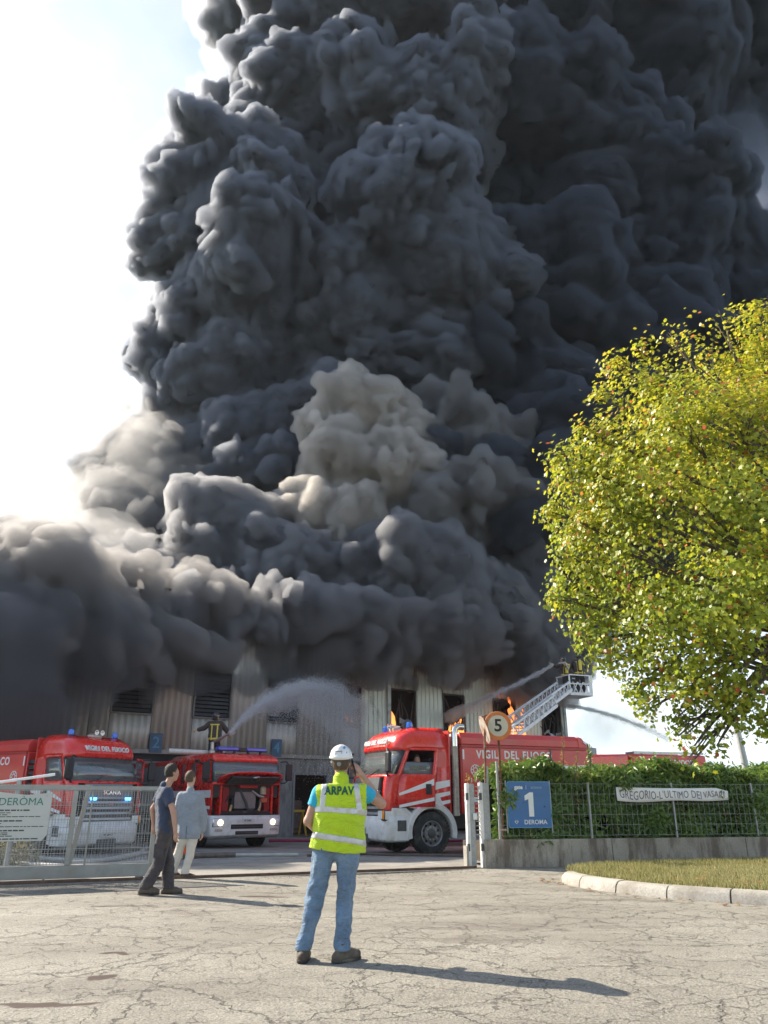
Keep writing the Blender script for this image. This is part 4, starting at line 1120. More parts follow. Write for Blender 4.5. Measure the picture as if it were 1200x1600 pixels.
    gslat(.97, 1.93, -.05, DARKGREY, 'grille_back')
    gslat(1.6, 1.92, .01, mat('grille_grey', (.16, .165, .17), .35, .3, var=.1), 'grille_panel')
    GS = mat('slat_silver', (.42, .43, .44), .35, .5, var=.1, scale=3, dirt=((.2, .18, .15), 5, .5, .5))
    for k, z in enumerate((.99, 1.13, 1.27, 1.41, 1.53)): gslat(z, z + .062, .02, GS, 'slat', .02)
    lettering('SCANIA', .15, CHROME, root, (.09, 0, 1.69), (R(83), 0, R(90)), .02, 1.15, depth=.02)
    lettering('BAI', .11, CHROME, root, (.10, 0, 1.40), (R(90), 0, R(90)), .015, 1.1, depth=.014)
    for sd in (-1, 1):
        mb = MB(); mb.box((.085, sd * .60, 1.53), (.03, .2, .07)); mb.build('flash_light', BLUE_GLOW if blue_front else BLUE_LENS, root, bevel=.012)
    if door_open: mb = MB(); mb.box((-.95, show * 1.236, 1.22), (.12, .015, .05)); mb.build('side_flash', MAGENTA_GLOW, root, bevel=.008)
    # wipers
    for y0 in (-.75, .1): mb = MB(); mb.tube([(.02, y0, 1.96), (-.02, y0 + .3, 2.02), (-.09, y0 + .55, 2.12)], .012, 5); mb.build('wiper', BLACK, root)
    # visor lettering, roof gear
    lettering('VIGILI DEL FUOCO', .2, STRIPE, root, (-.285, 0, 2.84), (R(68), 0, R(90)), .006, .84, depth=.05, spacing=1.1)
    for sd in (-1, 1): beacon(root, -.95, sd * .78, 3.17)
    mb = MB(); mb.box((-.9, 0, 3.21), (.26, .34, .1)); mb.build('horn_box', mat('horn_cream', (.5, .46, .4), .5), root, bevel=.03)
    for y in (-.1, .1): mb = MB(); mb.lathe([(.02, 0), (.03, .2), (.07, .3), (.06, .3), (.001, .22)], (-1.0, y, 3.3), (1, 0, .05), 12); mb.build('air_horn', CHROME, root)
    mb = MB(); mb.tube([(-1.1, .3, 3.2), (-1.16, .3, 3.55)], .008, 5); mb.build('aerial', BLACK, root)
    # tank body
    x0, x1 = XR - .36, XR - .36 - body_len
    mb = MB(); mb.span((x1, -1.2, 1.0), (x0, 1.2, 2.78)); mb.build('body', RED_DULL, root, bevel=.04)
    mb = MB(); mb.prism([(-1.24, 2.785), (-1.24, 2.98), (-1.14, 3.12), (1.14, 3.12), (1.24, 2.98), (1.24, 2.785)], x0, x1 + .35, 'yz'); mb.build('coaming', RED_DULL, root, bevel=.03)
    mb = MB(); mb.prism([(x1 + .345, 2.785), (x1 + .345, 3.11), (x1 + .2, 3.08), (x1 + .02, 2.9), (x1 + .0, 2.785)], -1.22, 1.22, 'xz'); mb.build('tail_cowl', RED_DULL, root, bevel=.02)
    xs_ = lerp(x0, x1, .68)
    for sd in (-1, 1):
        for a, b_ in ((x0 - .02, xs_ + .015), (xs_ - .015, x1 + .02)):
            mb = MB(); mb.span((a, sd * 1.21, 1.04), (b_, sd * 1.252, 2.72)); mb.build('side_panel', RED_DULL, root, bevel=.012)
        mb = MB(); mb.box((xs_, sd * 1.24, 2.0), (.05, .05, 1.5)); mb.build('panel_seam', DARKGREY, root)
        for z in (2.74, 2.765): pass
        mb = MB(); mb.span((x0, sd * 1.235, 2.725), (x1 + .02, sd * 1.262, 2.785)); mb.build('trim_rail', mat('rail_red', (.4, .02, .02), .35, var=.1), root)
        rx = (R(90), 0, 0) if sd < 0 else (R(90), 0, R(180))
        lettering('VIGILI DEL FUOCO', .30, STRIPE, root, (lerp(x0, x1, .40), sd * 1.256, 2.53), rx, .028, .88, depth=.006, spacing=1.16)
        emblem(root, x0 - .42, sd * 1.255, 2.12, sd, .15)
        # swoosh of white wedges towards the tail
        y = sd * 1.253
        stripe(root, [(xs_ + 1.5, 1.55), (xs_ + .06, 1.86), (xs_ + .06, 1.66), (xs_ + 1.1, 1.48)], y, sd, STRIPE)
        stripe(root, [(xs_ - .06, 2.26), (x1 + .03, 2.32), (x1 + .03, 2.2), (xs_ - .06, 1.98)], y, sd, STRIPE)
        stripe(root, [(xs_ - .06, 1.88), (x1 + .03, 2.16), (x1 + .03, 1.5), (xs_ - .06, 1.5)], y, sd, STRIPE)
        stripe(root, [(x0 - .03, 1.44), (x0 - .03, 1.3), (x0 - 2.2, 1.28), (x0 - 2.0, 1.36)], y, sd, STRIPE)
        stripe(root, [(x0 - .03, 2.66), (x0 - .03, 2.40), (x0 - .08, 2.40), (x0 - .08, 2.66)], y, sd, STRIPE)
        stripe(root, [(x1 + .62, 3.0), (x1 + .05, 2.96), (x1 + .05, 2.88), (x1 + .2, 2.97)], sd * 1.245, sd, STRIPE)
        for xw in (x1 + 1.15,):
            mb = MB(); mb.box((xw, sd * 1.0, 1.02), (1.5, .52, .14)); mb.build('rear_wing', WHITE, root, bevel=.03)
            wheel(root, xw, sd * 1.0, sd)
    mb = MB(); mb.span((x1 + .1, -.5, .62), (-.6, .5, 1.0)); mb.build('chassis', DARKGREY, root)
    mb = MB(); mb.tube([(x1 - .02, show * 1.15, 1.3), (x1 - .1, show * 1.15, 2.4), (x1 - .06, show * 1.12, 2.9), (x1 + .25, show * 1.1, 3.05)], .05, 8); mb.build('rear_hose', mat('hose_blue_grey', (.12, .17, .2), .6, var=.2), root)
    # gap behind the cab: flexible exhaust stack with a chrome elbow, and a pale canister
    xg = XR - .2
    mb = MB(); mb.span((xg - .1, -1.0, 1.0), (xg + .1, 1.0, 2.6)); mb.build('gap_panel', mat('gap_red', (.28, .012, .015), .5, var=.2), root)
    if not stack:
        for k in range(9): mb = MB(); mb.box((xg, show * 1.12, 1.3 + k * .15), (.3, .06, .1), Euler((R(20) * show, 0, 0))); mb.build('louvre', BLACK, root)
        return root
    st = empty('exhaust_stack', (xg, show * 1.16, 0), parent=root)
    pts = []; rr_ = []
    for k in range(41):
        z = .95 + k * .045; pts.append((0, 0, z)); rr_.append(.098 if k % 2 else .084)
    mb = MB(); mb.tube(pts, rr_, 14); mb.build('flexible_pipe', mat('pipe_pale', (.40, .36, .31), .5, .35, var=.15, scale=8, dirt=((.2, .16, .12), 5, .45, .6)), st)
    mb = MB(); mb.tube([(0, 0, 2.74), (0, 0, 3.08), (-.03, 0, 3.2), (-.12, 0, 3.27), (-.27, 0, 3.26)], [.09, .09, .095, .1, .1], 14, caps=False); mb.build('elbow', CHROME, st)
    mb = MB(); mb.lathe([(.001, 0), (.11, 0), (.12, .05), (.12, .5), (.1, .56), (.001, .56)], (xg - .06, show * 1.0, 2.5), (0, 0, 1), 16); mb.build('canister', WHITE, root)
    return root

ENG_R = tank_engine('red tank fire engine beside the white gate post, driver at its open side window', (-.49, 22.28, -.05), R(204.5), 4.35, door_open=True, show=1)
ENG_L = tank_engine('red tank fire engine parked behind the mesh gate with blue flashers lit', (-7.58, 22.6, -.2), R(-30), 4.9, show=-1, XR=-1.75, blue_front=True, far_door=62, stack=False)

# ---- older crew cab engine with its front flap lifted
def crew_engine(loc, rz):
    root = empty('fire_engine', loc, rz, 'red crew cab fire engine with raised front flap and lit headlights', 'fire engine')
    hw = 1.2; XR = -3.7
    LV = [(.98, .0, hw, .12, .04), (1.5, .0, hw, .12, .04), (1.88, .0, hw, .12, .04), (1.95, -.01, hw, .12, .05), (2.58, -.12, 1.17, .12, .06), (2.70, -.16, 1.16, .14, .06), (2.80, -.3, 1.1, .18, .04), (2.86, -.5, 1.0, .2, .0)]
    G = []
    for z, xf, h_, rad, b_ in LV:
        p, _ = ring_at(xf, XR, h_, rad, b_); G.append([(x, y, z) for x, y in p])
    nR, nL = len(G[0]), len(G)
    red, glf, pil, sw = [], [], [], {}
    for j in range(nL - 1):
        for i in range(nR - 1):
            sd = i < NS - 1 or i >= nR - NS; rr_ = i if i < NS - 1 else nR - 2 - i; z0 = LV[j][0]
            if 1.94 < z0 < 2.5 and not sd: (pil if i in (NS - 1, nR - NS - 1) else glf).append((i, j)); continue
            if 1.94 < z0 < 2.5 and sd and rr_ in (1, 3, 5): sw.setdefault((i >= nR - NS, rr_), []).append((i, j)); continue
            if not sd and .97 < z0 < 1.87 and NS + 1 <= i <= nR - NS - 3: continue
            if sd and z0 < 1.4 and rr_ in (4,): continue
            red.append((i, j))
    patch(G, red).build('cab', [RED, INTERIOR], root, solid=.03, recalc=False)
    top = [Vector(p) for p in G[-1]]; c0 = Vector((-1.9, 0, 2.93)); mb = MB(); mb.add(top + [c0], [(i, (i + 1) % len(top), len(top)) for i in range(len(top))], 0, True); mb.build('roof', RED, root)
    patch(G, glf, -.01).build('windscreen', GLASS, root, solid=.008, recalc=False)
    for h_ in (NS - 1, nR - NS - 1): patch(G, [c for c in pil if c[0] == h_], .003).build('pillar_trim', BLACK, root, solid=.02, recalc=False)
    for cells in sw.values(): patch(G, cells, -.012).build('window', GLASS, root, solid=.006, recalc=False)
    mb = MB(); mb.span((XR, -1.14, 1.05), (-.35, 1.14, 1.15)); mb.build('cab_floor', INTERIOR, root)
    mb = MB(); mb.span((-1.95, -1.14, 1.15), (-1.88, 1.14, 2.5)); mb.build('bulkhead', INTERIOR, root)
    mb = MB(); mb.prism([(-.1, 1.9), (-.12, 1.5), (-.5, 1.5), (-.5, 1.9), (-.35, 1.97)], -1.12, 1.12, 'xz'); mb.build('dashboard', INTERIOR, root)
    for sd in (-1, 1):
        mb = MB(); mb.box((-1.3, sd * .6, 1.6), (.5, .5, .16)); mb.box((-1.6, sd * .6, 2.05), (.13, .46, .8)); mb.build('seat', mat('seat_cloth', (.04, .045, .06), .9), root, bevel=.05)
        # bands, door seams, handles on the sides
        y = sd * 1.2
        stripe(root, [(-.12, 1.72), (-.12, 1.5), (-3.6, 1.5), (-3.6, 1.72)], y, sd, STRIPE, th=.006)
        stripe(root, [(-.12, 1.26), (-.12, 1.17), (-1.0, 1.17), (-1.0, 1.26)], y, sd, STRIPE, th=.006)
        for x in (-.32, -1.42, -1.62, -2.62): mb = MB(); mb.box((x, y, 1.75), (.02, .012, 1.5)); mb.build('door_seam', mat('seam_dark_red', (.12, .006, .006), .6), root)
        for x in (-1.3, -2.5): mb = MB(); mb.box((x, y + sd * .02, 1.82), (.18, .03, .07)); mb.build('handle', BLACK, root, bevel=.01)
        # white sunblind panels in the rear side windows
        mb = MB(); mb.box((-2.2, sd * 1.13, 2.2), (.7, .01, .5)); mb.build('blind', STRIPE, root)
        mirror(root, sd)
        if sd < 0: mb = MB(); mb.tube([(-.8, y - .02, 2.5), (-.8, y - .3, 2.62), (-.4, y - .34, 2.6)], .03, 6); mb.build('grab_rail', BLACK, root)
        wheel(root, -1.3, sd * 1.02, sd)
        mb = MB(); arc = [(math.cos(a), math.sin(a)) for a in (R(-5) + R(190) * k / 14 for k in range(15))]; vs = []
        for cx_, cz_ in arc:
            for q, yy in ((.6, .86), (.6, 1.22), (.68, 1.22), (.68, .86)): vs.append((-1.3 + cx_ * q, sd * yy, .54 + cz_ * q))
        mb.add(vs, [(k * 4 + a, k * 4 + (a + 1) % 4, (k + 1) * 4 + (a + 1) % 4, (k + 1) * 4 + a) for k in range(14) for a in range(4)]); mb.build('wheel_arch', BLACK, root)
        # headlamps set in the white bumper
        hl = empty('headlight', (.03, sd * .94, .78), parent=root)
        mb = MB(); mb.box((0, 0, 0), (.1, .42, .26)); mb.build('housing', CHROME, hl, bevel=.03)
        mb = MB(); mb.box((.05, 0, 0), (.02, .37, .21)); mb.build('lens', LENS, hl, bevel=.008)
        mb = MB(); mb.lathe([(.085, 0), (.085, .02), (.05, .03), (.001, .032)], (.055, sd * -.04, 0), (1, 0, 0), 18); mb.build('bulb', HEAD_GLOW, hl)
        mb = MB(); mb.box((.08, sd * .94, .57), (.03, .24, .07)); mb.build('fog_light', mat('fog_lens', (.45, .4, .36), .3), root, bevel=.01)
        mb = MB(); mb.box((-.28, sd * .98, 2.72), (.05, .12, .04)); mb.build('marker_light', AMBER, root, bevel=.01)
    # white bumper with slots and plate
    mb = MB(); bl = []
    for z, xf, h_, rad, b_ in ((.33, -.02, 1.14, .1, .03), (.42, .05, 1.2, .12, .05), (.85, .07, 1.22, .12, .05), (.985, .05, 1.21, .12, .04)):
        p, _ = ring_at(xf, -.62, h_, rad, b_); bl.append([(x, y, z) for x, y in p])
    patch(bl, [(i, j) for j in range(3) for i in range(len(bl[0]) - 1)]).build('bumper', WHITE, root, solid=.05, recalc=False)
    mb = MB(); mb.span((-.55, -1.1, .4), (.02, 1.1, .97)); mb.build('bumper_core', DARKGREY, root)
    for z, w, h_ in ((.66, 1.1, .13), (.48, .78, .1)):
        mb = MB(); mb.box((.108, 0, z), (.02, w, h_)); mb.build('slot', BLACK, root, bevel=.006)
        mb = MB(); mb.box((.118, 0, z), (.012, w * .96, .02)); mb.build('slat', DARKGREY, root)
    mb = MB(); mb.box((.128, 0, .83), (.014, .38, .12)); mb.build('number_plate', mat('plate_white', (.6, .6, .58), .4), root)
    lettering('VF 23492', .075, BLACK, root, (.137, 0, .83), (R(90), 0, R(90)), .008, .85)
    # open engine bay
    bay = empty('engine_bay', (0, 0, 0), parent=root)
    mb = MB(); mb.span((-.55, -1.0, 1.0), (-.5, 1.0, 1.92)); mb.build('firewall', DARKGREY, bay)
    for sd in (-1, 1):
        mb = MB(); mb.span((-.5, sd * .86, 1.0), (-.02, sd * .92, 1.86)); mb.build('side_wall', RED, bay)
        mb = MB(); mb.box((-.08, sd * .72, 1.45), (.06, .2, .7)); mb.build('brace', mat('gap_red', (.28, .012, .015), .5), bay, bevel=.01)
    mb = MB(); mb.box((-.2, -.02, 1.42), (.22, .75, .5)); mb.build('radiator', mat('radiator_grey', (.26, .265, .27), .5, .4, var=.2), bay, bevel=.02)
    for k in range(9): mb = MB(); mb.box((-.085, -.02, 1.22 + k * .05), (.012, .7, .012)); mb.build('fin', GREY, bay)
    mb = MB(); mb.box((-.12, .02, 1.83), (.3, .62, .09)); mb.build('cross_member', mat('cross_member_red', (.45, .03, .03), .5), bay, bevel=.015)
    mb = MB(); mb.box((-.14, -.52, 1.68), (.18, .24, .26)); mb.build('filter_box', BLACK, bay, bevel=.03)
    mb = MB(); mb.lathe([(.001, 0), (.1, 0), (.1, .2), (.06, .24), (.001, .25)], (-.1, .6, 1.6), (0, 0, 1), 14); mb.build('reservoir', mat('reservoir_cream', (.5, .42, .3), .4), bay)
    mb = MB(); mb.box((-.1, .62, 1.42), (.16, .22, .14)); mb.build('lamp_unit', mat('unit_orange', (.5, .12, .05), .5), bay, bevel=.03)
    for k, (y0, y1, z0, z1) in enumerate(((-.6, -.45, 1.05, 1.5), (.4, .55, 1.05, 1.45), (-.3, .3, 1.08, 1.16), (-.75, -.5, 1.3, 1.75), (.2, .75, 1.7, 1.5), (.1, -.2, 1.1, 1.7))):
        mb = MB(); mb.tube([(-.1, y0, z0), (-.02, lerp(y0, y1, .4), lerp(z0, z1, .5) - .05), (-.12, y1, z1)], .028 + .008 * (k % 3), 8); mb.build('pipe', (BLACK, STEEL, DARKGREY)[k % 3], bay)
    for y in (-.55, .45): mb = MB(); mb.lathe([(.001, 0), (.05, 0), (.05, .16), (.03, .2), (.001, .2)], (-.04, y, 1.1), (0, .2, 1), 10); mb.build('pump', mat('brass', (.42, .30, .14), .4, .8), bay)
    mb = MB(); mb.prism([(-.9, 1.0), (.9, 1.0), (.84, 1.09), (.4, 1.13), (-.4, 1.13), (-.84, 1.09)], -.03, .0, 'yz'); mb.build('lower_shroud', BLACK, bay, bevel=.01)
    # raised flap, hinged under the windscreen: its black inner side faces out
    fl = empty('flap', (.03, 0, 1.93), parent=root); fl.rotation_euler = (0, R(-24), 0)
    mb = MB(); vs = []
    for x, w in ((0, 1.1), (.28, 1.1), (.5, .98), (.66, .72)):
        for y in [k / 8 for k in range(-8, 9)]: vs.append((x + .06 * (1 - y * y) * (1 if x > .1 else 0), y * w, .03 * math.sin(x * 4)))
    mb.add(vs, [(a * 17 + b_, a * 17 + b_ + 1, (a + 1) * 17 + b_ + 1, (a + 1) * 17 + b_) for a in range(3) for b_ in range(16)], 0, True); mb.build('flap_panel', RED, fl, solid=.03, recalc=False)
    mb = MB(); mb.box((.3, 0, -.045), (.5, 1.75, .03)); mb.build('inner_lining', BLACK, fl, bevel=.02)
    for k in range(6): mb = MB(); mb.box((.1 + k * .09, 0, -.07), (.025, 1.6, .03)); mb.build('rib', DARKGREY, fl)
    st = MB(); st.lathe([(.15, 0), (.15, .02), (.12, .02), (.12, 0)], (.50, 0, -.085), (0, 0, -1), 24)
    for k in range(3): a = k * 2.094; st.prism([(math.cos(a) * .115 + .56, math.sin(a) * .115), (math.cos(a + 1.9) * .022 + .56, math.sin(a + 1.9) * .022), (math.cos(a - 1.9) * .022 + .56, math.sin(a - 1.9) * .022)], -.1, -.086, 'xy')
    st.build('star_badge', CHROME, fl)
    # roof: blue light bar on feet, and the deck behind the cab
    lb = empty('light_bar', (-.62, 0, 2.93), parent=root)
    for y0, y1 in ((-.88, -.14), (.14, .88)): mb = MB(); mb.span((-.12, y0, 0), (.12, y1, .12)); mb.build('lens', mat('bar_blue', (.03, .05, .42), .2, var=.15, coat=.5), lb, bevel=.03)
    mb = MB(); mb.span((-.1, -.14, -.01), (.1, .14, .11)); mb.build('speaker', BLACK, lb, bevel=.02)
    for y in (-.7, -.25, .25, .7): mb = MB(); mb.box((0, y, -.03), (.12, .05, .08)); mb.build('foot', DARKGREY, lb)
    mb = MB(); mb.span((XR - 4.3, -1.22, 1.0), (XR - .04, 1.22, 2.72)); mb.build('body', RED_DULL, root, bevel=.04)
    mb = MB(); mb.span((XR - .7, -.9, 2.725), (XR - .1, .9, 2.78)); mb.build('deck', GREY, root)
    mb = MB(); mb.span((XR - 4.2, -.5, .6), (-.6, .5, 1.0)); mb.build('chassis', DARKGREY, root)
    for sd in (-1, 1):
        for k in range(3): mb = MB(); mb.span((XR - .12 - k * 1.38, sd * 1.225, 1.05), (XR - 1.42 - k * 1.38, sd * 1.245, 2.55)); mb.build('shutter', mat('shutter_aluminium', (.42, .42, .42), .45, .5, var=.12, scale=4), root, bevel=.01)
        wheel(root, XR - 2.1, sd * 1.0, sd)
    # water monitor and a long pale suction tube on the roof
    mn = empty('water_monitor', (-2.75, -.1, 2.93), parent=root)
    mb = MB(); mb.lathe([(.12, 0), (.12, .12), (.07, .16), (.07, .4), (.001, .42)], (0, 0, 0), (0, 0, 1), 14); mb.build('base', STEEL, mn)
    mb = MB(); mb.tube([(-.15, 0, .4), (.15, .1, .46), (.62, .34, .68)], [.06, .06, .04], 10); mb.build('barrel', STEEL, mn)
    mb = MB(); mb.tube([(-2.95, .45, 2.98), (-2.95, -1.6, 3.0)], .085, 12); mb.build('suction_tube', mat('tube_white', (.62, .6, .56), .5, var=.1, dirt=((.3, .27, .22), 4, .5, .6)), root)
    return root
ENG_M = crew_engine((-4.33, 25.95, -.13), R(-54))

# ---- engine standing far back on the right: only its top shows over the hedge
def distant_engine(loc, rz):
    root = empty('fire_engine', loc, rz, 'distant red fire engine showing only its roofline above the hedge', 'fire engine')
    mb = MB(); mb.span((-5.5, -1.25, .95), (-2.2, 1.25, 2.9)); mb.build('body', RED_DULL, root, bevel=.06)
    mb = MB(); mb.prism([(0, .5), (.02, 1.7), (-.22, 2.6), (-.45, 2.85), (-2.1, 2.9), (-2.1, .5)], -1.22, 1.22, 'xz'); mb.build('cab', RED, root, bevel=.08)
    mb = MB(); mb.prism([(.035, 1.72), (-.2, 2.55), (-.21, 2.54), (.02, 1.72)], -1.05, 1.05, 'xz'); mb.build('windscreen', GLASS, root)
    for sd in (-1, 1):
        mb = MB(); mb.prism([(-.4, 1.8), (-.5, 2.5), (-1.4, 2.5), (-1.4, 1.8)], sd * 1.221, sd * 1.23, 'xz'); mb.build('window', GLASS, root)
        mb = MB(); mb.span((-5.4, sd * 1.25, 2.92), (-2.3, sd * 1.2, 3.0)); mb.build('roof_rail', STEEL, root)
        rx = (R(90), 0, 0) if sd < 0 else (R(90), 0, R(180))
        lettering('VIGILI DEL FUOCO', .26, STRIPE, root, (-3.85, sd * 1.254, 2.62), rx, .028, .95)
        stripe(root, [(-2.3, 1.9), (-5.4, 1.9), (-5.4, 1.7), (-2.3, 1.7)], sd * 1.252, sd, STRIPE)
        for x in (-1.35, -4.4): wheel(root, x, sd * 1.0, sd)
    mb = MB(); mb.span((-5.3, -.5, .6), (-.2, .5, 1)); mb.build('chassis', DARKGREY, root)
    for y in (-.8, .8): beacon(root, -.7, y, 2.9)
    mb = MB(); mb.box((-3.9, .2, 2.98), (2.0, .5, .12)); mb.build('ladder_rack', STEEL, root)
    return root
distant_engine((6.4, 29.3, -.05), R(200))
# ------------------------------------------------------------------ ladder truck and its raised ladder
def bar_chain(mb, pts, w, h):
    for p, q in zip(pts, pts[1:]): mb.beam(p, q, w, h)
LADDER_WHITE = mat('ladder_paint', (.62, .63, .62), .4, .2, var=.1, scale=3, dirt=((.25, .22, .18), 4, .52, .5))
def ladder_truck():
    tip = ray_point(884, 1082, 34.0); base = ray_point(770, 1168, 29.0)
    root = empty('ladder_truck', (base.x, base.y, gz(base.y)), R(20), 'aerial ladder fire truck with white lattice ladder raised behind the tank engine', 'ladder truck')
    M = Matrix.Translation(root.location) @ Matrix.Rotation(R(20), 4, 'Z'); MI = M.inverted()
    mb = MB(); mb.span((-3.2, -1.2, .9), (4.2, 1.2, 1.35)); mb.build('body', RED, root, bevel=.05)
    mb = MB(); mb.prism([(-5.2, .5), (-5.25, 1.6), (-5.0, 2.5), (-3.3, 2.55), (-3.3, .5)], -1.2, 1.2, 'xz'); mb.build('cab', RED, root, bevel=.08)
    mb = MB(); mb.prism([(-5.27, 1.6), (-5.05, 2.4), (-5.04, 2.4), (-5.25, 1.6)], -1.05, 1.05, 'xz'); mb.build('windscreen', GLASS, root)
    for sd in (-1, 1):
        for x in (-4.2, 2.2): wheel(root, x, sd * 1.0, sd)
    a = MI @ base; b = MI @ tip
    mb = MB(); mb.lathe([(.001, 0), (.9, 0), (.9, .25), (.6, .35), (.001, .35)], (a.x - .4, a.y, 1.36), (0, 0, 1), 24); mb.build('turntable', DARKGREY, root)
    mb = MB(); mb.box((a.x - .4, a.y, 2.0), (.7, .7, .9)); mb.build('pedestal', RED, root, bevel=.05)
    d = (b - a).normalized(); s = Vector((d.y, -d.x, 0)).normalized(); u = s.cross(d).normalized()
    if u.z < 0: u = -u
    L = (b - a).length
    def section(name, t0, t1, w, h, drop):
        lad = empty(name, (0, 0, 0), parent=root)
        P = lambda t, sd, up: a + d * t + s * (sd * w / 2) + u * (up * h + drop)
        for sd, nm in ((-1, 'side_frame'), (1, 'side_frame')):
            mb = MB(); mb.beam(P(t0, sd, 0), P(t1, sd, 0), .075, .13, up=u); mb.build('stringer', LADDER_WHITE, lad)
            mb = MB(); mb.beam(P(t0, sd, 1), P(t1, sd, 1), .06, .07, up=u); mb.build('handrail', LADDER_WHITE, lad)
            n_ = int((t1 - t0) / .42); mb = MB()
            for k in range(n_):
                q0, q1 = lerp(t0, t1, k / n_), lerp(t0, t1, (k + 1) / n_)
                mb.beam(P(q0, sd, 0), P((q0 + q1) / 2, sd, 1), .035, .035); mb.beam(P((q0 + q1) / 2, sd, 1), P(q1, sd, 0), .035, .035)
            mb.build('lattice', LADDER_WHITE, lad, kind='stuff')
        n_ = int((t1 - t0) / .36)
        for k in range(n_): mb = MB(); q = lerp(t0, t1, (k + .5) / n_); mb.beam(P(q, -1, 0), P(q, 1, 0), .04, .04); mb.build('rung', STEEL, lad)
    section('ladder_section', 0, L * .72, .82, .42, 0)
    section('ladder_section', L * .3, L, .62, .36, .1)
    # rescue cage
    c = M.inverted() @ ray_point(899, 1086, 34.6)
    cg = empty('cage', c, 0, parent=root)
    mb = MB(); mb.span((-.58, -.5, -.09), (.58, .5, .055)); mb.build('floor', LADDER_WHITE, cg, bevel=.02)
    cor = [(-.55, -.47), (.55, -.47), (.55, .47), (-.55, .47)]
    for x, y in cor: mb = MB(); mb.beam((x, y, 0), (x * 1.04, y * 1.04, .82), .055, .055); mb.build('post', LADDER_WHITE, cg)
    for z in (.42, .80):
        for (x0, y0), (x1, y1) in zip(cor, cor[1:] + cor[:1]): mb = MB(); mb.beam((x0, y0, z), (x1, y1, z), .045, .045); mb.build('rail', LADDER_WHITE, cg)
    for x in (-.28, 0, .28): mb = MB(); mb.beam((x - .12, -.48, 0), (x + .12, -.48, .5), .03, .03); mb.beam((x + .12, -.48, 0), (x - .12, -.48, .5), .03, .03); mb.build('brace', LADDER_WHITE, cg)
    mb = MB(); mb.box((.5, -.49, .42), (.16, .03, .72)); mb.build('panel', LADDER_WHITE, cg, bevel=.01)
    mn = MB(); mn.tube([(-.45, -.3, 1.05), (-.6, -.3, 1.35), (-.95, -.32, 1.28)], [.05, .05, .03], 8); mn.build('water_monitor', STEEL, cg)
    return M @ c
CAGE = ladder_truck()

# ------------------------------------------------------------------ sliding gate on the left
GD = Vector((math.cos(R(20.4)), math.sin(R(20.4)), 0))          # along the gate, towards the opening
GP0 = ground_point(0, 1383); GP1 = ground_point(236, 1375)
GANG = math.atan2(GP1.y - GP0.y, GP1.x - GP0.x)
gate_len = (GP1 - GP0).length
def mesh_panel(name, parent, x0, x1, z0, z1, dx, dz, m, y=0.0, r=.0035, rz_=.0045):
    mb = MB(); n_ = max(2, int((x1 - x0) / dx)); k_ = max(2, int((z1 - z0) / dz))
    for i in range(n_ + 1): x = lerp(x0, x1, i / n_); mb.beam((x, y, z0), (x, y, z1), r * 2, r * 2)
    for i in range(k_ + 1): z = lerp(z0, z1, i / k_); mb.beam((x0, y - r * 2, z), (x1, y - r * 2, z), rz_ * 2, rz_ * 2)
    return mb.build(name, m, parent, kind='stuff', recalc=False)
GATEPAINT = mat('gate_grey', (.30, .30, .275), .5, .3, var=.15, scale=6, dirt=((.2, .16, .11), 3, .5, .6))
gate = empty('sliding_gate', (GP0.x, GP0.y, 0), GANG, 'grey sliding wire mesh gate with notice board, left of the entrance', 'gate')
GX0, GX1, GZ0, GZ1 = -4.2, gate_len, .07, 1.53
mb = MB(); mb.span((GX0, -.06, GZ0), (GX1, .06, .27)); mb.build('bottom_beam', GATEPAINT, gate, bevel=.008)
mb = MB(); mb.span((GX0, -.035, GZ1 - .07), (GX1, .035, GZ1)); mb.build('top_rail', GATEPAINT, gate, bevel=.008)
gx75 = (ground_point(78, 1375) - GP0).length
for x, w in ((GX0 + .05, .08), (gx75 - 2.0, .08), (gx75, .085), (gx75 + .28, .03), (GX1 - .04, .07)):
    mb = MB(); mb.span((x - w / 2, -.045, .272), (x + w / 2, .045, GZ1 - .072)); mb.build('upright', GATEPAINT, gate, bevel=.006)
mesh_panel('wire_mesh', gate, GX0 + .1, GX1 - .08, .29, GZ1 - .08, .05, .2, GALV, r=.003)
# second, finer mesh layer on the far side of the frame
mesh_panel('wire_mesh', gate, GX0 + .1, GX1 - .08, .29, GZ1 - .08, .034, .034, GALV, y=.04, r=.0014, rz_=.0014)
for x in (gx75 - 1.2, gx75 + 1.2):
    mb = MB(); mb.lathe([(.001, -.02), (.07, -.02), (.07, .02), (.001, .02)], (x, 0, .075), (0, 1, 0), 18); mb.build('roller', STEEL, gate)
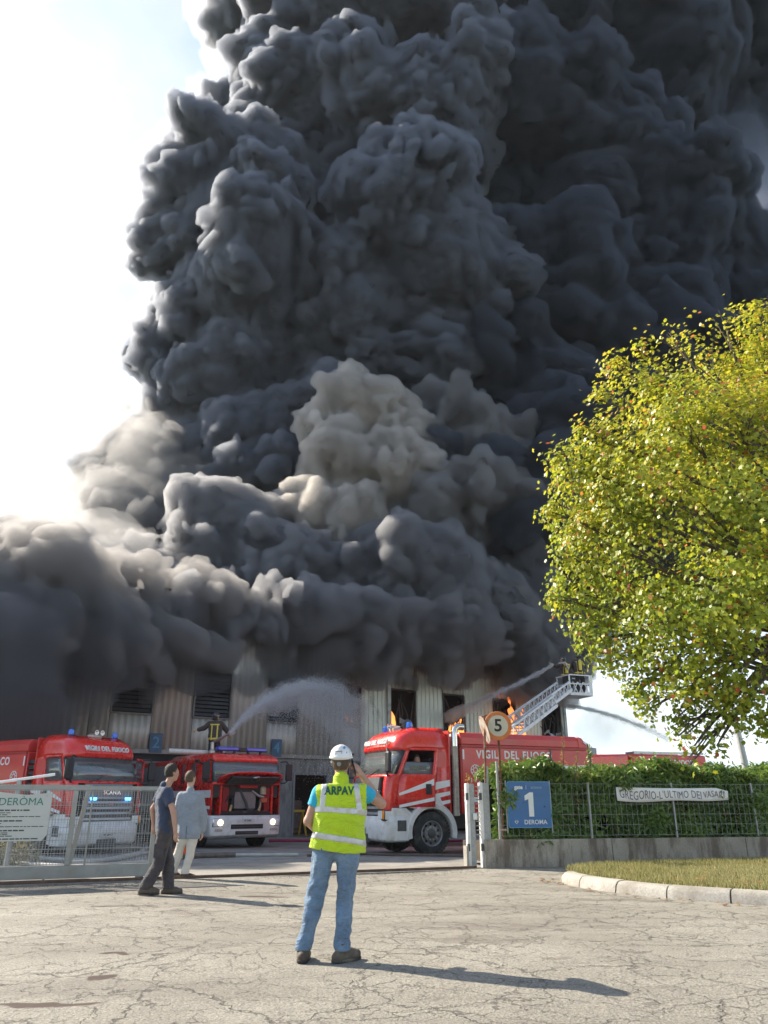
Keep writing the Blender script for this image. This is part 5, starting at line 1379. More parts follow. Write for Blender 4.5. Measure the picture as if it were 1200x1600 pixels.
# notice board wired to the gate
bx1 = (ground_point(56, 1380) - GP0).length
nb = empty('notice_board', (GP0.x, GP0.y, 0), GANG, 'white notice board with green heading tied to the mesh gate', 'notice board')
PAPER = mat('notice_white', (.52, .52, .47), .5, var=.05, scale=3, dirt=((.4, .38, .3), 3, .55, .4))
mb = MB(); mb.prism([(bx1 - 1.35, .66), (bx1 - .02, .66), (bx1 + .05, .75), (bx1 + .05, 1.42), (bx1 - .35, 1.38), (bx1 - .8, 1.43), (bx1 - 1.35, 1.43)], -.075, -.062, 'xz'); mb.build('board', PAPER, nb)
lettering('DERÒMA', .17, mat('notice_green', (.03, .2, .15), .5), nb, (bx1 - .42, -.079, 1.27), (R(90), 0, 0), .0, 1.0, depth=.003)
INK = mat('notice_ink', (.06, .07, .06), .6)
rr = random.Random(3)
for k, (z, h, w) in enumerate(((1.14, .022, .55), (1.10, .012, .3), (1.07, .012, .2), (1.04, .012, .75), (.975, .022, .5), (.935, .012, .2), (.885, .012, .8), (.825, .022, .52), (.79, .012, .25), (.765, .012, .3), (.74, .012, .36), (.695, .018, .72))):
    x = bx1 - .88
    while x < bx1 - .88 + w:
        ww = rr.uniform(.03, .11); mb = MB(); mb.box((x + ww / 2, -.0775, z), (ww, .003, h)); mb.build('print_line', INK, nb, recalc=False); x += ww + .015
for x in (bx1 - .03, bx1 - 1.3): mb = MB(); mb.box((x, -.07, 1.37), (.02, .05, .02)); mb.build('wire_tie', STEEL, nb)
# second leaf behind it, leaning out of line
g2 = empty('mesh_gate_leaf', (GP0.x - .1, GP0.y + .75, 0), GANG + R(1.5), 'second mesh gate leaf standing behind the sliding gate', 'gate')
mb = MB(); mb.span((-1.5, -.03, .1), (gx75 + .1, .03, .18)); mb.build('bottom_beam', GATEPAINT, g2)
mb = MB(); mb.span((-1.5, -.03, 1.5), (gx75 + .1, .03, 1.56)); mb.build('top_rail', GATEPAINT, g2)
mb = MB(); mb.beam((gx75 - .15, 0, .1), (gx75 + .06, 0, 1.56), .08, .07); mb.build('upright', GATEPAINT, g2)
mesh_panel('wire_mesh', g2, -1.5, gx75 - .1, .2, 1.48, .05, .2, GALV, r=.003)
# white barrier pole propped up behind the gate
mb = MB(); p, q = ray_point(-40, 1228, 16.3), ray_point(86, 1210, 17.0); mb.tube([p, q], .028, 10)
bp_ = mb.build('barrier_pole', STRIPE); tag(bp_, 'slim white barrier pole slanting up above the mesh gate', 'pole')
mb = MB(); c = p.lerp(q, .55); mb.tube([(c.x, c.y, 0), (c.x, c.y, c.z - .028)], .05, 10); mb.build('post', GALV, bp_)
# hoses lying in the yard
HOSE = mat('hose_canvas', (.46, .44, .40), .8, var=.15, scale=8, dirt=((.22, .19, .15), 4, .5, .6))
HOSE_D = mat('hose_rubber_dark', (.13, .10, .085), .7, var=.25, scale=8)
HOSE_M = mat('hose_magenta', (.36, .03, .09), .7, var=.2, scale=8)
def hose(pts, r, m, label, group='hoses lying across the yard', amp=.12, seed=0):
    P = [Vector((a, b, 0)) for a, b in pts]; rr = random.Random(seed); out = []
    P = [P[0] * 2 - P[1]] + P + [P[-1] * 2 - P[-2]]
    for i in range(1, len(P) - 2):
        for k in range(10):
            t = k / 10
            c = .5 * ((2 * P[i]) + (P[i + 1] - P[i - 1]) * t + (2 * P[i - 1] - 5 * P[i] + 4 * P[i + 1] - P[i + 2]) * t * t + (3 * P[i] - P[i - 1] - 3 * P[i + 1] + P[i + 2]) * t ** 3)
            out.append((c.x, c.y, gz(c.y) + r * .9 + .004))
    mb = MB(); mb.tube(out, r, 8); o = mb.build('fire_hose', m); tag(o, label, 'hose', group); return o
gp2 = lambda x, y: tuple(ground_point(x, y))[:2]
hose([gp2(105, 1352), gp2(150, 1349), gp2(190, 1340), gp2(216, 1333), gp2(224, 1326), gp2(205, 1322), gp2(178, 1322)], .05, HOSE, 'pale hose curling on the ground below the left engine bumper', seed=1)
hose([gp2(28, 1336), gp2(70, 1343), gp2(130, 1347), gp2(180, 1344), gp2(225, 1333), gp2(260, 1331)], .045, HOSE, 'pale hose snaking behind the mesh gate', seed=2)
hose([gp2(-40, 1345), gp2(90, 1356), gp2(180, 1353), gp2(260, 1345), gp2(300, 1338), gp2(345, 1336), gp2(480, 1335)], .04, HOSE, 'long pale hose running from the gate past both engines', seed=3)
hose([gp2(238, 1341), gp2(262, 1343), gp2(290, 1340), gp2(330, 1338), gp2(372, 1337)], .06, HOSE_D, 'brown hose lying in front of the crew cab engine', seed=4)
hose([gp2(420, 1309), gp2(520, 1308.5), gp2(600, 1310), gp2(760, 1309)], .05, HOSE_M, 'magenta hose stretched along the foot of the warehouse', seed=5)
hose([gp2(480, 1336), gp2(570, 1333), gp2(620, 1334.5), gp2(740, 1337)], .035, HOSE_D, 'dark hose beside the front wheels of the right engine', seed=6)
mb = MB(); mb.lathe([(.18, 0), (.2, .03), (.045, .5), (.03, .52), (.001, .52)], (ray_point(283, 1320, 22.5).x, 22.5, gz(22.5)), (0, 0, 1), 18); mb.span((ray_point(283, 1320, 22.5).x - .24, 22.26, gz(22.5)), (ray_point(283, 1320, 22.5).x + .24, 22.74, gz(22.5) + .03))
tag(mb.build('traffic_cone', mat('cone_orange', (.75, .13, .03), .6)), 'small orange traffic cone between the two left fire engines', 'traffic cone')

# ------------------------------------------------------------------ right side: low wall, mesh fence, hedge, signs
WC = Vector((2.08, 17.13, 0)); WR = R(12.0)
bw = empty('boundary_wall', (WC.x, WC.y, 0), WR, 'low stained concrete wall under the hedge on the right', 'wall')
rng = random.Random(8)
mb = MB(); xq = 0
for k, L in enumerate((2.82, 3.2, 3.2, 4.0)):
    mb = MB(); mb.span((xq + .006, 0, -.05), (xq + L - .006, .22, .535)); o = mb.build('wall_section', WALLCON, bw, bevel=.012); xq += L
fence = empty('mesh_fence', (WC.x, WC.y, 0), WR, 'galvanised wire mesh fence standing on the low wall', 'fence')
for k in range(7):
    x = .42 + k * 2.0 if k else .36
    mb = MB(); mb.span((x - .022, .075, .535), (x + .022, .12, 1.66 if k else 2.08)); mb.build('post', GALV, fence, bevel=.004)
for k in range(6):
    a = .40 + k * 2.0 if k else .40
    mesh_panel('wire_mesh', fence, a, 2.40 + k * 2.0, .6, 1.63, .125, .2, GALV, y=.07, r=.0021, rz_=.0026)
# gate posts: pair of white-edged steel channels beside the wall's end
gpst = empty('gate_post', (1.76, 17.22, 0), R(14), 'tall pale steel gate post pair at the end of the low wall', 'gate post')
for x, h in ((0, 1.63), (.30, 1.65)):
    mb = MB(); mb.span((x - .05, -.06, 0), (x + .02, .06, h)); mb.build('channel', WHITE, gpst, bevel=.006)
    mb = MB(); mb.span((x + .023, -.05, 0.02), (x + .13, .05, h - .01)); mb.build('channel_face', GALV, gpst, bevel=.006)
    for z in (.32, 1.08, 1.3): mb = MB(); mb.span((x - .062, -.075, z), (x - .01, -.03, z + .14)); mb.build('bracket', DARKGREY if z != 1.08 else WHITE, gpst, bevel=.006)
mb = MB(); mb.box((.12, -.08, .98), (.09, .05, .13)); mb.build('latch', WHITE, gpst, bevel=.01)
mb = MB(); mb.span((.42, -.03, .5), (.47, .03, 1.98)); mb.build('slim_post', GALV, gpst)
for k in range(12): mb = MB(); z = .62 + k * .085; mb.span((.17, -.015, z), (.42, .015, z + .02)); mb.build('bar', GALV, gpst)
mb = MB(); mb.span((-.10, -.10, -.02), (-.055, .10, .42)); mb.build('stop_plate', KERBSTONE, gpst)
# rusty poles with the speed limit sign and a bracket sign seen edge-on
RUST = mat('rusty_steel', (.20, .085, .04), .85, .2, var=.4, scale=10, dirt=((.38, .36, .33), 5, .52, .7), bump=.3, bscale=50)
LIGHTRUST = mat('flaking_paint', (.46, .40, .33), .7, .1, var=.2, scale=8, dirt=((.3, .13, .06), 5, .46, .9))
def wl(px, py, y=17.25): return ray_point(px, py, y)
p0, p1 = wl(786, 1300, 17.32), wl(778, 1126, 17.32)
sp = empty('speed_limit_sign', (p0.x, p0.y, 0), R(6), 'round orange rimmed speed limit sign with a black 5 on a rusty pole', 'road sign')
I = Matrix.Rotation(R(-6), 3, 'Z'); loc = lambda v: I @ (v - sp.location)
mb = MB(); mb.tube([loc(Vector((p0.x, p0.y, .53))), loc(p1 + Vector((0, .03, .12)))], .027, 10); mb.build('pole', RUST, sp)
c = loc(wl(778, 1134, 17.24)); tilt = Euler((R(90), 0, R(-3)))
DISC = mat('sign_cream', (.62, .58, .48), .5, var=.08, scale=5, dirt=((.42, .3, .2), 4, .55, .5))
RIM = mat('sign_orange', (.62, .19, .05), .5, var=.18, scale=6, dirt=((.5, .36, .25), 5, .54, .6))
mb = MB(); mb.lathe([(.001, .012), (.298, .012), (.305, .004), (.305, -.004), (.001, -.004)], c, (0, -1, 0), 48); mb.build('disc', RIM, sp)
mb = MB(); mb.lathe([(.001, .0165), (.222, .0165), (.222, .012), (.001, .012)], c, (0, -1, 0), 48); mb.build('face', DISC, sp)
lettering('5', .36, BLACK, sp, c + Vector((0, -.019, -.005)), (R(90), 0, 0), .022, 1.05, depth=.003)
for k, z in enumerate((-.22, .1)): mb = MB(); mb.box(c + Vector((0, .03, z)), (.16, .05, .05)); mb.build('clamp', RUST, sp)
for z in (.72, 1.24): mb = MB(); mb.box(Vector((loc(wl(786, 1300, 17.3)).x, -.02, z)), (.14, .07, .035)); mb.build('wall_clamp', LIGHTRUST, sp)
q0, q1 = wl(759, 1300, 17.3), wl(757, 1118, 17.3)
es = empty('bracket_sign', (q0.x, q0.y, 0), 0, 'rusty round sign seen edge-on from a bracket left of the speed sign', 'road sign')
L2 = lambda v: v - es.location
mb = MB(); mb.tube([L2(Vector((q0.x, q0.y, .53))), L2(q1)], .024, 10); mb.build('pole', RUST, es)
mb = MB(); bar_chain(mb, [L2(wl(749, 1122, 17.36)), L2(wl(763, 1117, 17.36)), L2(wl(763, 1134, 17.36))], .04, .03); mb.build('bracket', RUST, es)
cc = L2(wl(757, 1140, 17.3)); ax = Vector((.945, .1, .31))
mb = MB(); mb.lathe([(.001, .008), (.29, .008), (.30, .003), (.30, -.003), (.001, -.003)], cc, ax, 40); mb.build('disc', LIGHTRUST, es)

# blue gate sign hung on the fence
sg = empty('gate_sign', (WC.x, WC.y, 0), WR, 'blue gate access sign with large white 1 on the fence', 'sign')
MW = Matrix.Rotation(-WR, 3, 'Z')
def on_fence(px, py, out=-.10):
    e = Vector((0, 0, CAM_H)); d = ray_point(px, py, 1.0) - e; n_ = Vector((math.sin(WR), -math.cos(WR), 0))
    t = (WC + n_ * (-(.0 + out)) * -1 * -1 - e).dot(n_) / d.dot(n_); p = e + d * t
    return MW @ (p - WC)
a, b_ = on_fence(796, 1294, .0), on_fence(859, 1221, .0)
sx0, sx1, sz0, sz1 = a.x, b_.x, a.z, b_.z
SBLUE = mat('sign_blue', (.012, .115, .33), .35, var=.06, scale=3, coat=.2, dirt=((.2, .28, .36), 3, .6, .3))
def rounded(x0, x1, z0, z1, r, n=5):
    out = []
    for cx_, cz_, a0 in ((x1 - r, z0 + r, -90), (x1 - r, z1 - r, 0), (x0 + r, z1 - r, 90), (x0 + r, z0 + r, 180)):
        for k in range(n + 1): t = R(a0 + 90 * k / n); out.append((cx_ + r * math.cos(t), cz_ + r * math.sin(t)))
    return out
mb = MB(); mb.prism(rounded(sx0, sx1, sz0, sz1, .05), .03, .045, 'xz'); mb.build('panel', mat('sign_edge_blue', (.08, .28, .48), .4), sg)
mb = MB(); mb.prism(rounded(sx0 + .015, sx1 - .015, sz0 + .015, sz1 - .015, .045), .026, .031, 'xz'); mb.build('face', SBLUE, sg)
SW = mat('sign_white', (.74, .75, .74), .4, var=.04)
cx_, W_, H_ = (sx0 + sx1) / 2, sx1 - sx0, sz1 - sz0
rx = (R(90), 0, 0)
one = [(-.02, -.26), (.10, -.26), (.10, .26), (.015, .26), (-.11, .19), (-.11, .085), (-.02, .115)]
mb = MB(); mb.prism([(cx_ + u * H_, sz0 + H_ * .50 + v * H_) for u, v in one], .0215, .0255, 'xz'); mb.build('numeral', SW, sg)
lettering('gate', H_ * .12, SW, sg, (cx_ - W_ * .235, .0235, sz0 + H_ * .87), rx, .035, 1.0, depth=.004)
mb = MB(); mb.box((cx_ - W_ * .06, .0235, sz0 + H_ * .87), (.006, .004, H_ * .09)); mb.build('divider', SW, sg)
lettering('accesso', H_ * .09, mat('sign_pale', (.30, .45, .58), .4), sg, (cx_ + W_ * .18, .0235, sz0 + H_ * .87), rx, .0, 1.0, depth=.004)
lettering('DEROMA', H_ * .135, SW, sg, (cx_ + W_ * .12, .0235, sz0 + H_ * .12), rx, .008, 1.0, depth=.004)
mb = MB(); hc = Vector((cx_ - W_ * .32, .0235, sz0 + H_ * .125)); r = H_ * .042
pts = [(hc.x + r * 16 / 16 * math.sin(t) ** 3, hc.z + r / 16 * (13 * math.cos(t) - 5 * math.cos(2 * t) - 2 * math.cos(3 * t) - math.cos(4 * t))) for t in (2 * math.pi * k / 28 for k in range(28))]
ins = [(hc.x + (x - hc.x) * .66, hc.z + (z - hc.z) * .66) for x, z in pts]
for k in range(28):
    j = (k + 1) % 28; mb.add([(pts[k][0], .0215, pts[k][1]), (pts[j][0], .0215, pts[j][1]), (ins[j][0], .0215, ins[j][1]), (ins[k][0], .0215, ins[k][1])], [(0, 1, 2, 3)])
mb.build('heart_mark', SW, sg, solid=.004)
for x in (sx0 - .02, sx1 + .01):
    mb = MB(); mb.span((x - .012, .046, sz0 - .1), (x + .012, .07, sz1 + .02)); mb.build('support_bar', GALV, sg)
# hand lettered paper banner
a, b_ = on_fence(966, 1251, 0), on_fence(1137, 1232, 0)
bn = empty('banner', (WC.x, WC.y, 0), WR, 'long white hand lettered paper banner tied along the mesh fence', 'banner')
def bpt(t, v):
    x = lerp(a.x, b_.x, t); sag = -.035 * math.sin(math.pi * t) - .05 * max(0, t - .8)
    top = lerp(a.z + .28, b_.z + .02, t) + sag * .6 + (.0 if t < .9 else -.7 * (t - .9)); bot = lerp(a.z, b_.z - .22, t) + sag - .02 * math.sin(9 * t)
    y = .035 + .012 * math.sin(t * 23) + .015 * math.sin(t * 9 + v * 2)
    return Vector((x, y, lerp(bot, top, v)))
mb = MB(); n_ = 60; vs = [bpt(i / n_, j / 4) for i in range(n_ + 1) for j in range(5)]
mb.add(vs, [(i * 5 + j, (i + 1) * 5 + j, (i + 1) * 5 + j + 1, i * 5 + j + 1) for i in range(n_) for j in range(4)], 0, True)
mb.build('sheet', mat('banner_paper', (.82, .81, .82), .8, var=.06, scale=4, dirt=((.5, .47, .44), 3, .55, .4)), bn, solid=.003, recalc=False)
INKP = mat('marker_ink', (.20, .18, .24), .8, var=.3, scale=20)
def wavy_text(txt, t0, t1, h, parent, lean=0):
    me = text_mesh(txt, 1.0, 0.0, .0, 1.0, 'LEFT', 1.05); xs_ = [v.co.x for v in me.vertices]; ys_ = [v.co.y for v in me.vertices]
    bmn = bmesh.new(); bmn.from_mesh(me)
    x0, x1, y0, y1 = min(xs_), max(xs_), min(ys_), max(ys_)
    for v in bmn.verts:
        t = lerp(t0, t1, (v.co.x - x0) / (x1 - x0)); q = .5 + ((v.co.y - y0) / (y1 - y0) - .5) * h + .05 * math.sin(t * 31)
        p = bpt(t, q); v.co = (p.x, p.y - .007, p.z)
    bmn.to_mesh(me); bmn.free(); me.materials.clear(); me.materials.append(INKP)
    return link('lettering', me, parent)
wavy_text("GREGORIO-L'ULTIMO DEI", .03, .755, .62, bn)
wavy_text("VASARI", .775, .965, .5, bn)
for t in (.005, .5, .97): p = bpt(t, .95); mb = MB(); mb.tube([p, p + Vector((0, .05, .04))], .006, 5); mb.build('string', STEEL, bn)
# pale grey lamp post beyond the hedge
mb = MB(); p = ray_point(1163, 1190, 21.0); mb.tube([(p.x + .1, 21, gz(21)), (p.x, 21, p.z), ray_point(1153, 1145, 21), ray_point(1120, 1010, 21.2)], [.1, .09, .08, .06], 12)
o = mb.build('lamp_post', mat('lamp_post_grey', (.45, .45, .44), .5, .3, var=.1)); tag(o, 'pale grey lamp post rising behind the hedge and tree', 'lamp post')
mb = MB(); q = ray_point(1120, 1010, 21.2); mb.box(q + Vector((-.25, 0, .03)), (.6, .2, .1)); mb.build('lamp_head', GREY, o, bevel=.03)

# ------------------------------------------------------------------ water jets: droplets in free flight, with their mist
DROP = None
def drop_mat():
    m, n, l = nodes_of('water_drops'); b = n['Principled BSDF']
    b.inputs['Base Color'].default_value = (.86, .88, .9, 1); b.inputs['Roughness'].default_value = .25
    tr = n.new('ShaderNodeBsdfTranslucent'); tr.inputs['Color'].default_value = (.9, .92, .95, 1)
    mx = n.new('ShaderNodeMixShader'); mx.inputs[0].default_value = .5; l.new(b.outputs[0], mx.inputs[1]); l.new(tr.outputs[0], mx.inputs[2]); l.new(mx.outputs[0], n['Material Output'].inputs['Surface'])
    return m
DROP = drop_mat()
def water_jet(pts, r0, r1, n, fall, label, seed, size=.018, mist=None, dens=.5):
    r_ = np.random.RandomState(seed); P = [np.array(p) for p in pts]
    def curve(t):
        t = np.asarray(t)[:, None]
        if len(P) == 3: return (1 - t) ** 2 * P[0] + 2 * t * (1 - t) * (2 * P[1] - .5 * P[0] - .5 * P[2]) + t ** 2 * P[2]
        return P[0] * (1 - t) + P[1] * t
    t = r_.uniform(0, 1, n) ** .8; c = curve(t); rad = lerp(r0, r1, t)[:, None]
    pos = c + r_.normal(0, .42, (n, 3)) * rad
    pos[:, 2] -= np.abs(r_.normal(0, 1, n)) ** 1.5 * fall * np.clip(t - .12, 0, 1) ** 1.3 * (r_.uniform(0, 1, n) < .75)
    s = size * r_.uniform(.5, 1.3, n) * (1 + .3 * t)
    T = np.array([(1, 1, 1), (-1, -1, 1), (-1, 1, -1), (1, -1, -1)]) * .62
    V_ = pos[:, None] + s[:, None, None] * (T[None] * r_.uniform(.6, 1.3, (n, 4, 1)))
    F_ = (np.array([(0, 1, 2), (0, 3, 1), (0, 2, 3), (1, 3, 2)])[None] + 4 * np.arange(n)[:, None, None]).reshape(-1, 3)
    o0 = P[0]; o = link('water_jet', np_mesh('water_jet', V_.reshape(-1, 3) - o0, F_, [DROP], False)); o.location = o0
    tag(o, label, 'water jet', 'fire hose water jets', 'stuff')
    # solid stream where it leaves the nozzle
    tt = np.linspace(0, .42, 14); cc = curve(tt) - o0; mb = MB(); mb.tube([tuple(x) for x in cc], [lerp(r0 * .45, r0 * .2, k / 13) for k in range(14)], 8); mb.build('stream', DROP, o)
    m = smoke_volume('water_mist', (.985, .985, .99), dens, .6)
    tt = np.linspace(.02, 1, 26); cc = curve(tt) - o0; F = Field(cc.min(0) - r1 * 2 - fall, cc.max(0) + r1 * 2, max(.07, r1 * .16))
    for k in range(25):
        F.capsule(cc[k], cc[k + 1], lerp(r0, r1 * .55, tt[k]), lerp(r0, r1 * .55, tt[k + 1]), .1)
        q = fall * max(0, tt[k] - .15)
        if q > .2: F.capsule(cc[k] - V3(0, 0, q * .5), cc[k + 1] - V3(0, 0, q * .55), r1 * .5 * tt[k], r1 * .55 * tt[k], .3); F.capsule(cc[k] - V3(0, 0, q), cc[k + 1] - V3(0, 0, q * 1.05), r1 * .4 * tt[k], r1 * .4 * tt[k], .3)
    F.noise(.06 + r1 * .2, .5, seed); F.noise(.02 + r1 * .14, .2, seed + 5); link('mist', F.mesh('mist', [m]), o)
    m2 = smoke_volume('water_spray', (.99, .99, .99), dens * 9, .6); tt = np.linspace(0, .8, 22); cc = curve(tt) - o0
    F = Field(cc.min(0) - r1, cc.max(0) + r1, max(.045, r1 * .08))
    for k in range(21): F.capsule(cc[k], cc[k + 1], lerp(r0, r1 * .34, tt[k]), lerp(r0, r1 * .34, tt[k + 1]), .05)
    F.noise(.02 + r1 * .10, .3, seed + 1); F.noise(.02 + r1 * .09, .12, seed + 2); link('spray', F.mesh('spray', [m2]), o)
    return o
def V3(*a): return np.array(a, float)
mz = Matrix.Translation((-4.33, 25.95, -.13)) @ Matrix.Rotation(R(-54), 4, 'Z') @ Vector((-2.13, .24, 3.61))
water_jet([mz, ray_point(468, 1076, 31.5), ray_point(560, 1112, 36.2)], .07, 1.0, 42000, 2.1, 'broad white water jet arching from the crew cab engine roof to the wall', 1, .0105, dens=.75)
water_jet([Vector(CAGE) + Vector((-.95, -.32, 1.28)), ray_point(790, 1077, 37.5), ray_point(694, 1118, 41.0)], .055, .24, 9000, .35, 'thin white water jet shot left from the ladder cage', 2, .009, dens=1.8)
water_jet([ray_point(888, 1103, 44.6), ray_point(960, 1119, 47.0), ray_point(1045, 1153, 49.0)], .10, .26, 5000, .25, 'thin grey water arc falling through the steam right of the warehouse', 3, .012, dens=.8)
# ------------------------------------------------------------------ hedge, tree, weeds
def star_leaf():
    """five-lobed leaf, lying in xy with the stalk at the origin, slightly folded"""
    pts = []
    for k in range(5):
        a = R(90 + (k - 2) * 62); L = (0.62, .9, 1.0, .9, .62)[k]
        if k: am = a - R(31); pts.append((math.cos(am) * .34, math.sin(am) * .34 + .28, .02))
        pts.append((math.cos(a) * L * .62, math.sin(a) * L * .62 + .28, -.08))
    return np.array([(0, 0, 0)] + pts), [(0, i, i + 1) for i in range(1, len(pts))]
def oval_leaf():
    pts = np.array([(0, 0, 0), (.17, .3, .05), (.15, .65, .03), (0, 1, -.06), (-.15, .65, .03), (-.17, .3, .05), (0, .45, -.01)])
    return pts, [(0, 1, 6), (1, 2, 6), (2, 3, 6), (3, 4, 6), (4, 5, 6), (5, 0, 6)]
def rot_frames(n, r_, updir, spread):
    """random leaf orientations around a preferred normal"""
    z = updir + r_.normal(size=(n, 3)) * spread; z /= np.linalg.norm(z, axis=1)[:, None]
    t = r_.normal(size=(n, 3)); t[:, 2] -= .35
    y = t - (t * z).sum(1)[:, None] * z; y /= np.linalg.norm(y, axis=1)[:, None] + 1e-9
    x = np.cross(y, z)
    return np.stack([x, y, z], 2)
def leaves_mesh(name, pos, size, frames, leaf, tints, m):
    P, T = leaf; n = len(pos)
    V = pos[:, None, :] + size[:, None, None] * np.einsum('nij,kj->nki', frames, P)
    F = (np.array(T)[None] + (np.arange(n) * len(P))[:, None, None]).reshape(-1, 3)
    me = np_mesh(name, V.reshape(-1, 3), F, [m], False); tint(me, np.repeat(tints, len(T))); return me

# hedge
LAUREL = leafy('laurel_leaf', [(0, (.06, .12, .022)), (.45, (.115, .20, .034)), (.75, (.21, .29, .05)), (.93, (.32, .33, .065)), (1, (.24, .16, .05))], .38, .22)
nr = np.random.RandomState(21)
hedge = empty('hedge', (WC.x, WC.y, 0), WR, 'dense laurel hedge growing behind the mesh fence', 'hedge')
HX0, HX1, HY0, HY1 = .32, 11.5, .16, 1.55
def hedge_top(x): return 1.985 + .09 * np.sin(x * 1.7) + .07 * np.sin(x * 4.3 + 1) + .05 * np.sin(x * 9) + .03 * np.sin(x * 21) - .25 * np.exp(-(x - .3) / .18)
def hedge_face(x, z): return HY0 + .05 + .11 * np.sin(x * 2.3 + z * 2) + .09 * np.sin(x * 5.1 - z * 3.3) + .06 * np.sin(z * 8 + x)
n = 44000
fx = nr.uniform(HX0, HX1, n) ; u = nr.uniform(0, 1, n)
pos = np.zeros((n, 3)); up = np.zeros((n, 3)); face = u < .66
z = nr.uniform(.5, 1, n); z = .48 + (hedge_top(fx) - .48) * z * 0 + nr.uniform(0, 1, n) * (hedge_top(fx) - .5)
dep = np.abs(nr.normal(0, .12, n))
pos[face] = np.stack([fx, hedge_face(fx, z) + dep, z], 1)[face]; up[face] = (0, -1, .45)
t = ~face; yt = nr.uniform(HY0, HY1, n)
pos[t] = np.stack([fx, yt, hedge_top(fx) + .05 * np.sin(yt * 6 + fx * 3) - np.abs(nr.normal(0, .07, n)) + (nr.uniform(0, 1, n) > .93) * nr.uniform(0, .16, n)], 1)[t]; up[t] = (0, -.25, 1)
# a few thinner places where light comes through near the ground
holes = [(2.85, .78, .22), (2.5, .95, .1), (5.6, .75, .16), (1.25, .66, .1), (4.2, .64, .12)]
keep = np.ones(n, bool)
for hx, hz, hr in holes: keep &= ((pos[:, 0] - hx) ** 2 + (pos[:, 2] - hz) ** 2 > hr ** 2 * nr.uniform(.3, 1.4, n)) | (pos[:, 2] > 1.4)
pos, up = pos[keep], up[keep]; n = len(pos)
tn = np.clip(nr.beta(2, 3, n) * .8 + .35 * (pos[:, 2] > 1.72) * nr.uniform(0, 1, n) + .10 * np.sin(pos[:, 0] * 3), 0, .92); tn[nr.uniform(0, 1, n) > .985] = 1  # sun on the hedge top put into the tint of its upper leaves
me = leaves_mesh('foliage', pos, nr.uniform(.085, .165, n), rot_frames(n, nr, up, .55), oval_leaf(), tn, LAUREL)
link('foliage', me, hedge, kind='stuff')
# dark woody inside so that the hedge is not see-through
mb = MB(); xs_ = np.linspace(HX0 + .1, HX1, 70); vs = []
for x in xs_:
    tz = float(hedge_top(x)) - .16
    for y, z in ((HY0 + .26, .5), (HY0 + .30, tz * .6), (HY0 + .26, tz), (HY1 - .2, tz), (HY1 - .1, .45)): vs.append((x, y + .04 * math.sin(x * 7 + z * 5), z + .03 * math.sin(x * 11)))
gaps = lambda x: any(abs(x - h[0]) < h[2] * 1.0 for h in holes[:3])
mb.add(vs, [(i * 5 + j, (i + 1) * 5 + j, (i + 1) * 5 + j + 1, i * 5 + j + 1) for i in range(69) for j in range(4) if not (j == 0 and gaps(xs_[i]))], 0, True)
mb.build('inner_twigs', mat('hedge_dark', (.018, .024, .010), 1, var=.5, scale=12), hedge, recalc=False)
STEM = mat('hedge_stem', (.09, .07, .045), .9, var=.3, scale=10)
for k in range(26):
    x = HX0 + .25 + k * .42 + nr.uniform(-.1, .1); mb = MB(); y = .3 + nr.uniform(0, .12)
    mb.tube([(x, y, .4), (x + nr.uniform(-.1, .1), y + .02, .9), (x + nr.uniform(-.2, .2), y + .05, 1.5)], [.022, .017, .01], 6); mb.build('stem', STEM, hedge)
mb = MB(); mb.span((0.05, .24, .1), (HX1, 1.7, .46)); mb.build('soil', mat('hedge_soil', (.06, .045, .03), 1, var=.4, scale=8), hedge)
# loose yellowing shoots sticking up from the hedge
def shoot(px, py0, py1, Y, label, seed, m, lean=0.0, nleaf=40, size=.055):
    r_ = np.random.RandomState(seed); a = ray_point(px, py0, Y); b = ray_point(px + lean, py1, Y); L = (b - a).length
    root = empty('shoot_plant', (a.x, a.y, a.z), 0, label, 'plant')
    mb = MB(); mid = Vector(((b.x - a.x) * .5 + .03, 0, (b.z - a.z) * .55)); mb.tube([(0, 0, -.25), mid, b - a], [.01, .007, .003], 5); mb.build('stem', STEM, root)
    t = r_.uniform(.15, 1, nleaf); pos = np.outer(t, np.array(b - a)) + r_.normal(0, .045 * (1.2), (nleaf, 3)) * (1.15 - t)[:, None]
    me = leaves_mesh('leaves', pos, r_.uniform(size * .7, size * 1.2, nleaf), rot_frames(nleaf, r_, np.array((0, -.5, .6)), .8), oval_leaf(), r_.uniform(0, 1, nleaf), m)
    link('foliage', me, root, kind='stuff')
YEL = leafy('yellow_leaf', [(0, (.14, .15, .03)), (.5, (.34, .26, .04)), (1, (.42, .2, .04))], .5, .35)
shoot(878, 1200, 1150, 17.6, 'thin yellow leaved shoot rising above the hedge against the red tank', 1, YEL, 2, 46)
shoot(897, 1205, 1170, 17.5, 'short yellow leaved shoot beside the taller one over the hedge', 2, YEL, 5, 26)
shoot(733, 1250, 1206, 17.4, 'loose leafy shoot hanging over the white gate post', 3, YEL, -3, 60, .07)
shoot(920, 1195, 1168, 17.9, 'bushy green shoot standing proud of the hedge top', 4, LAUREL, 2, 60, .085)

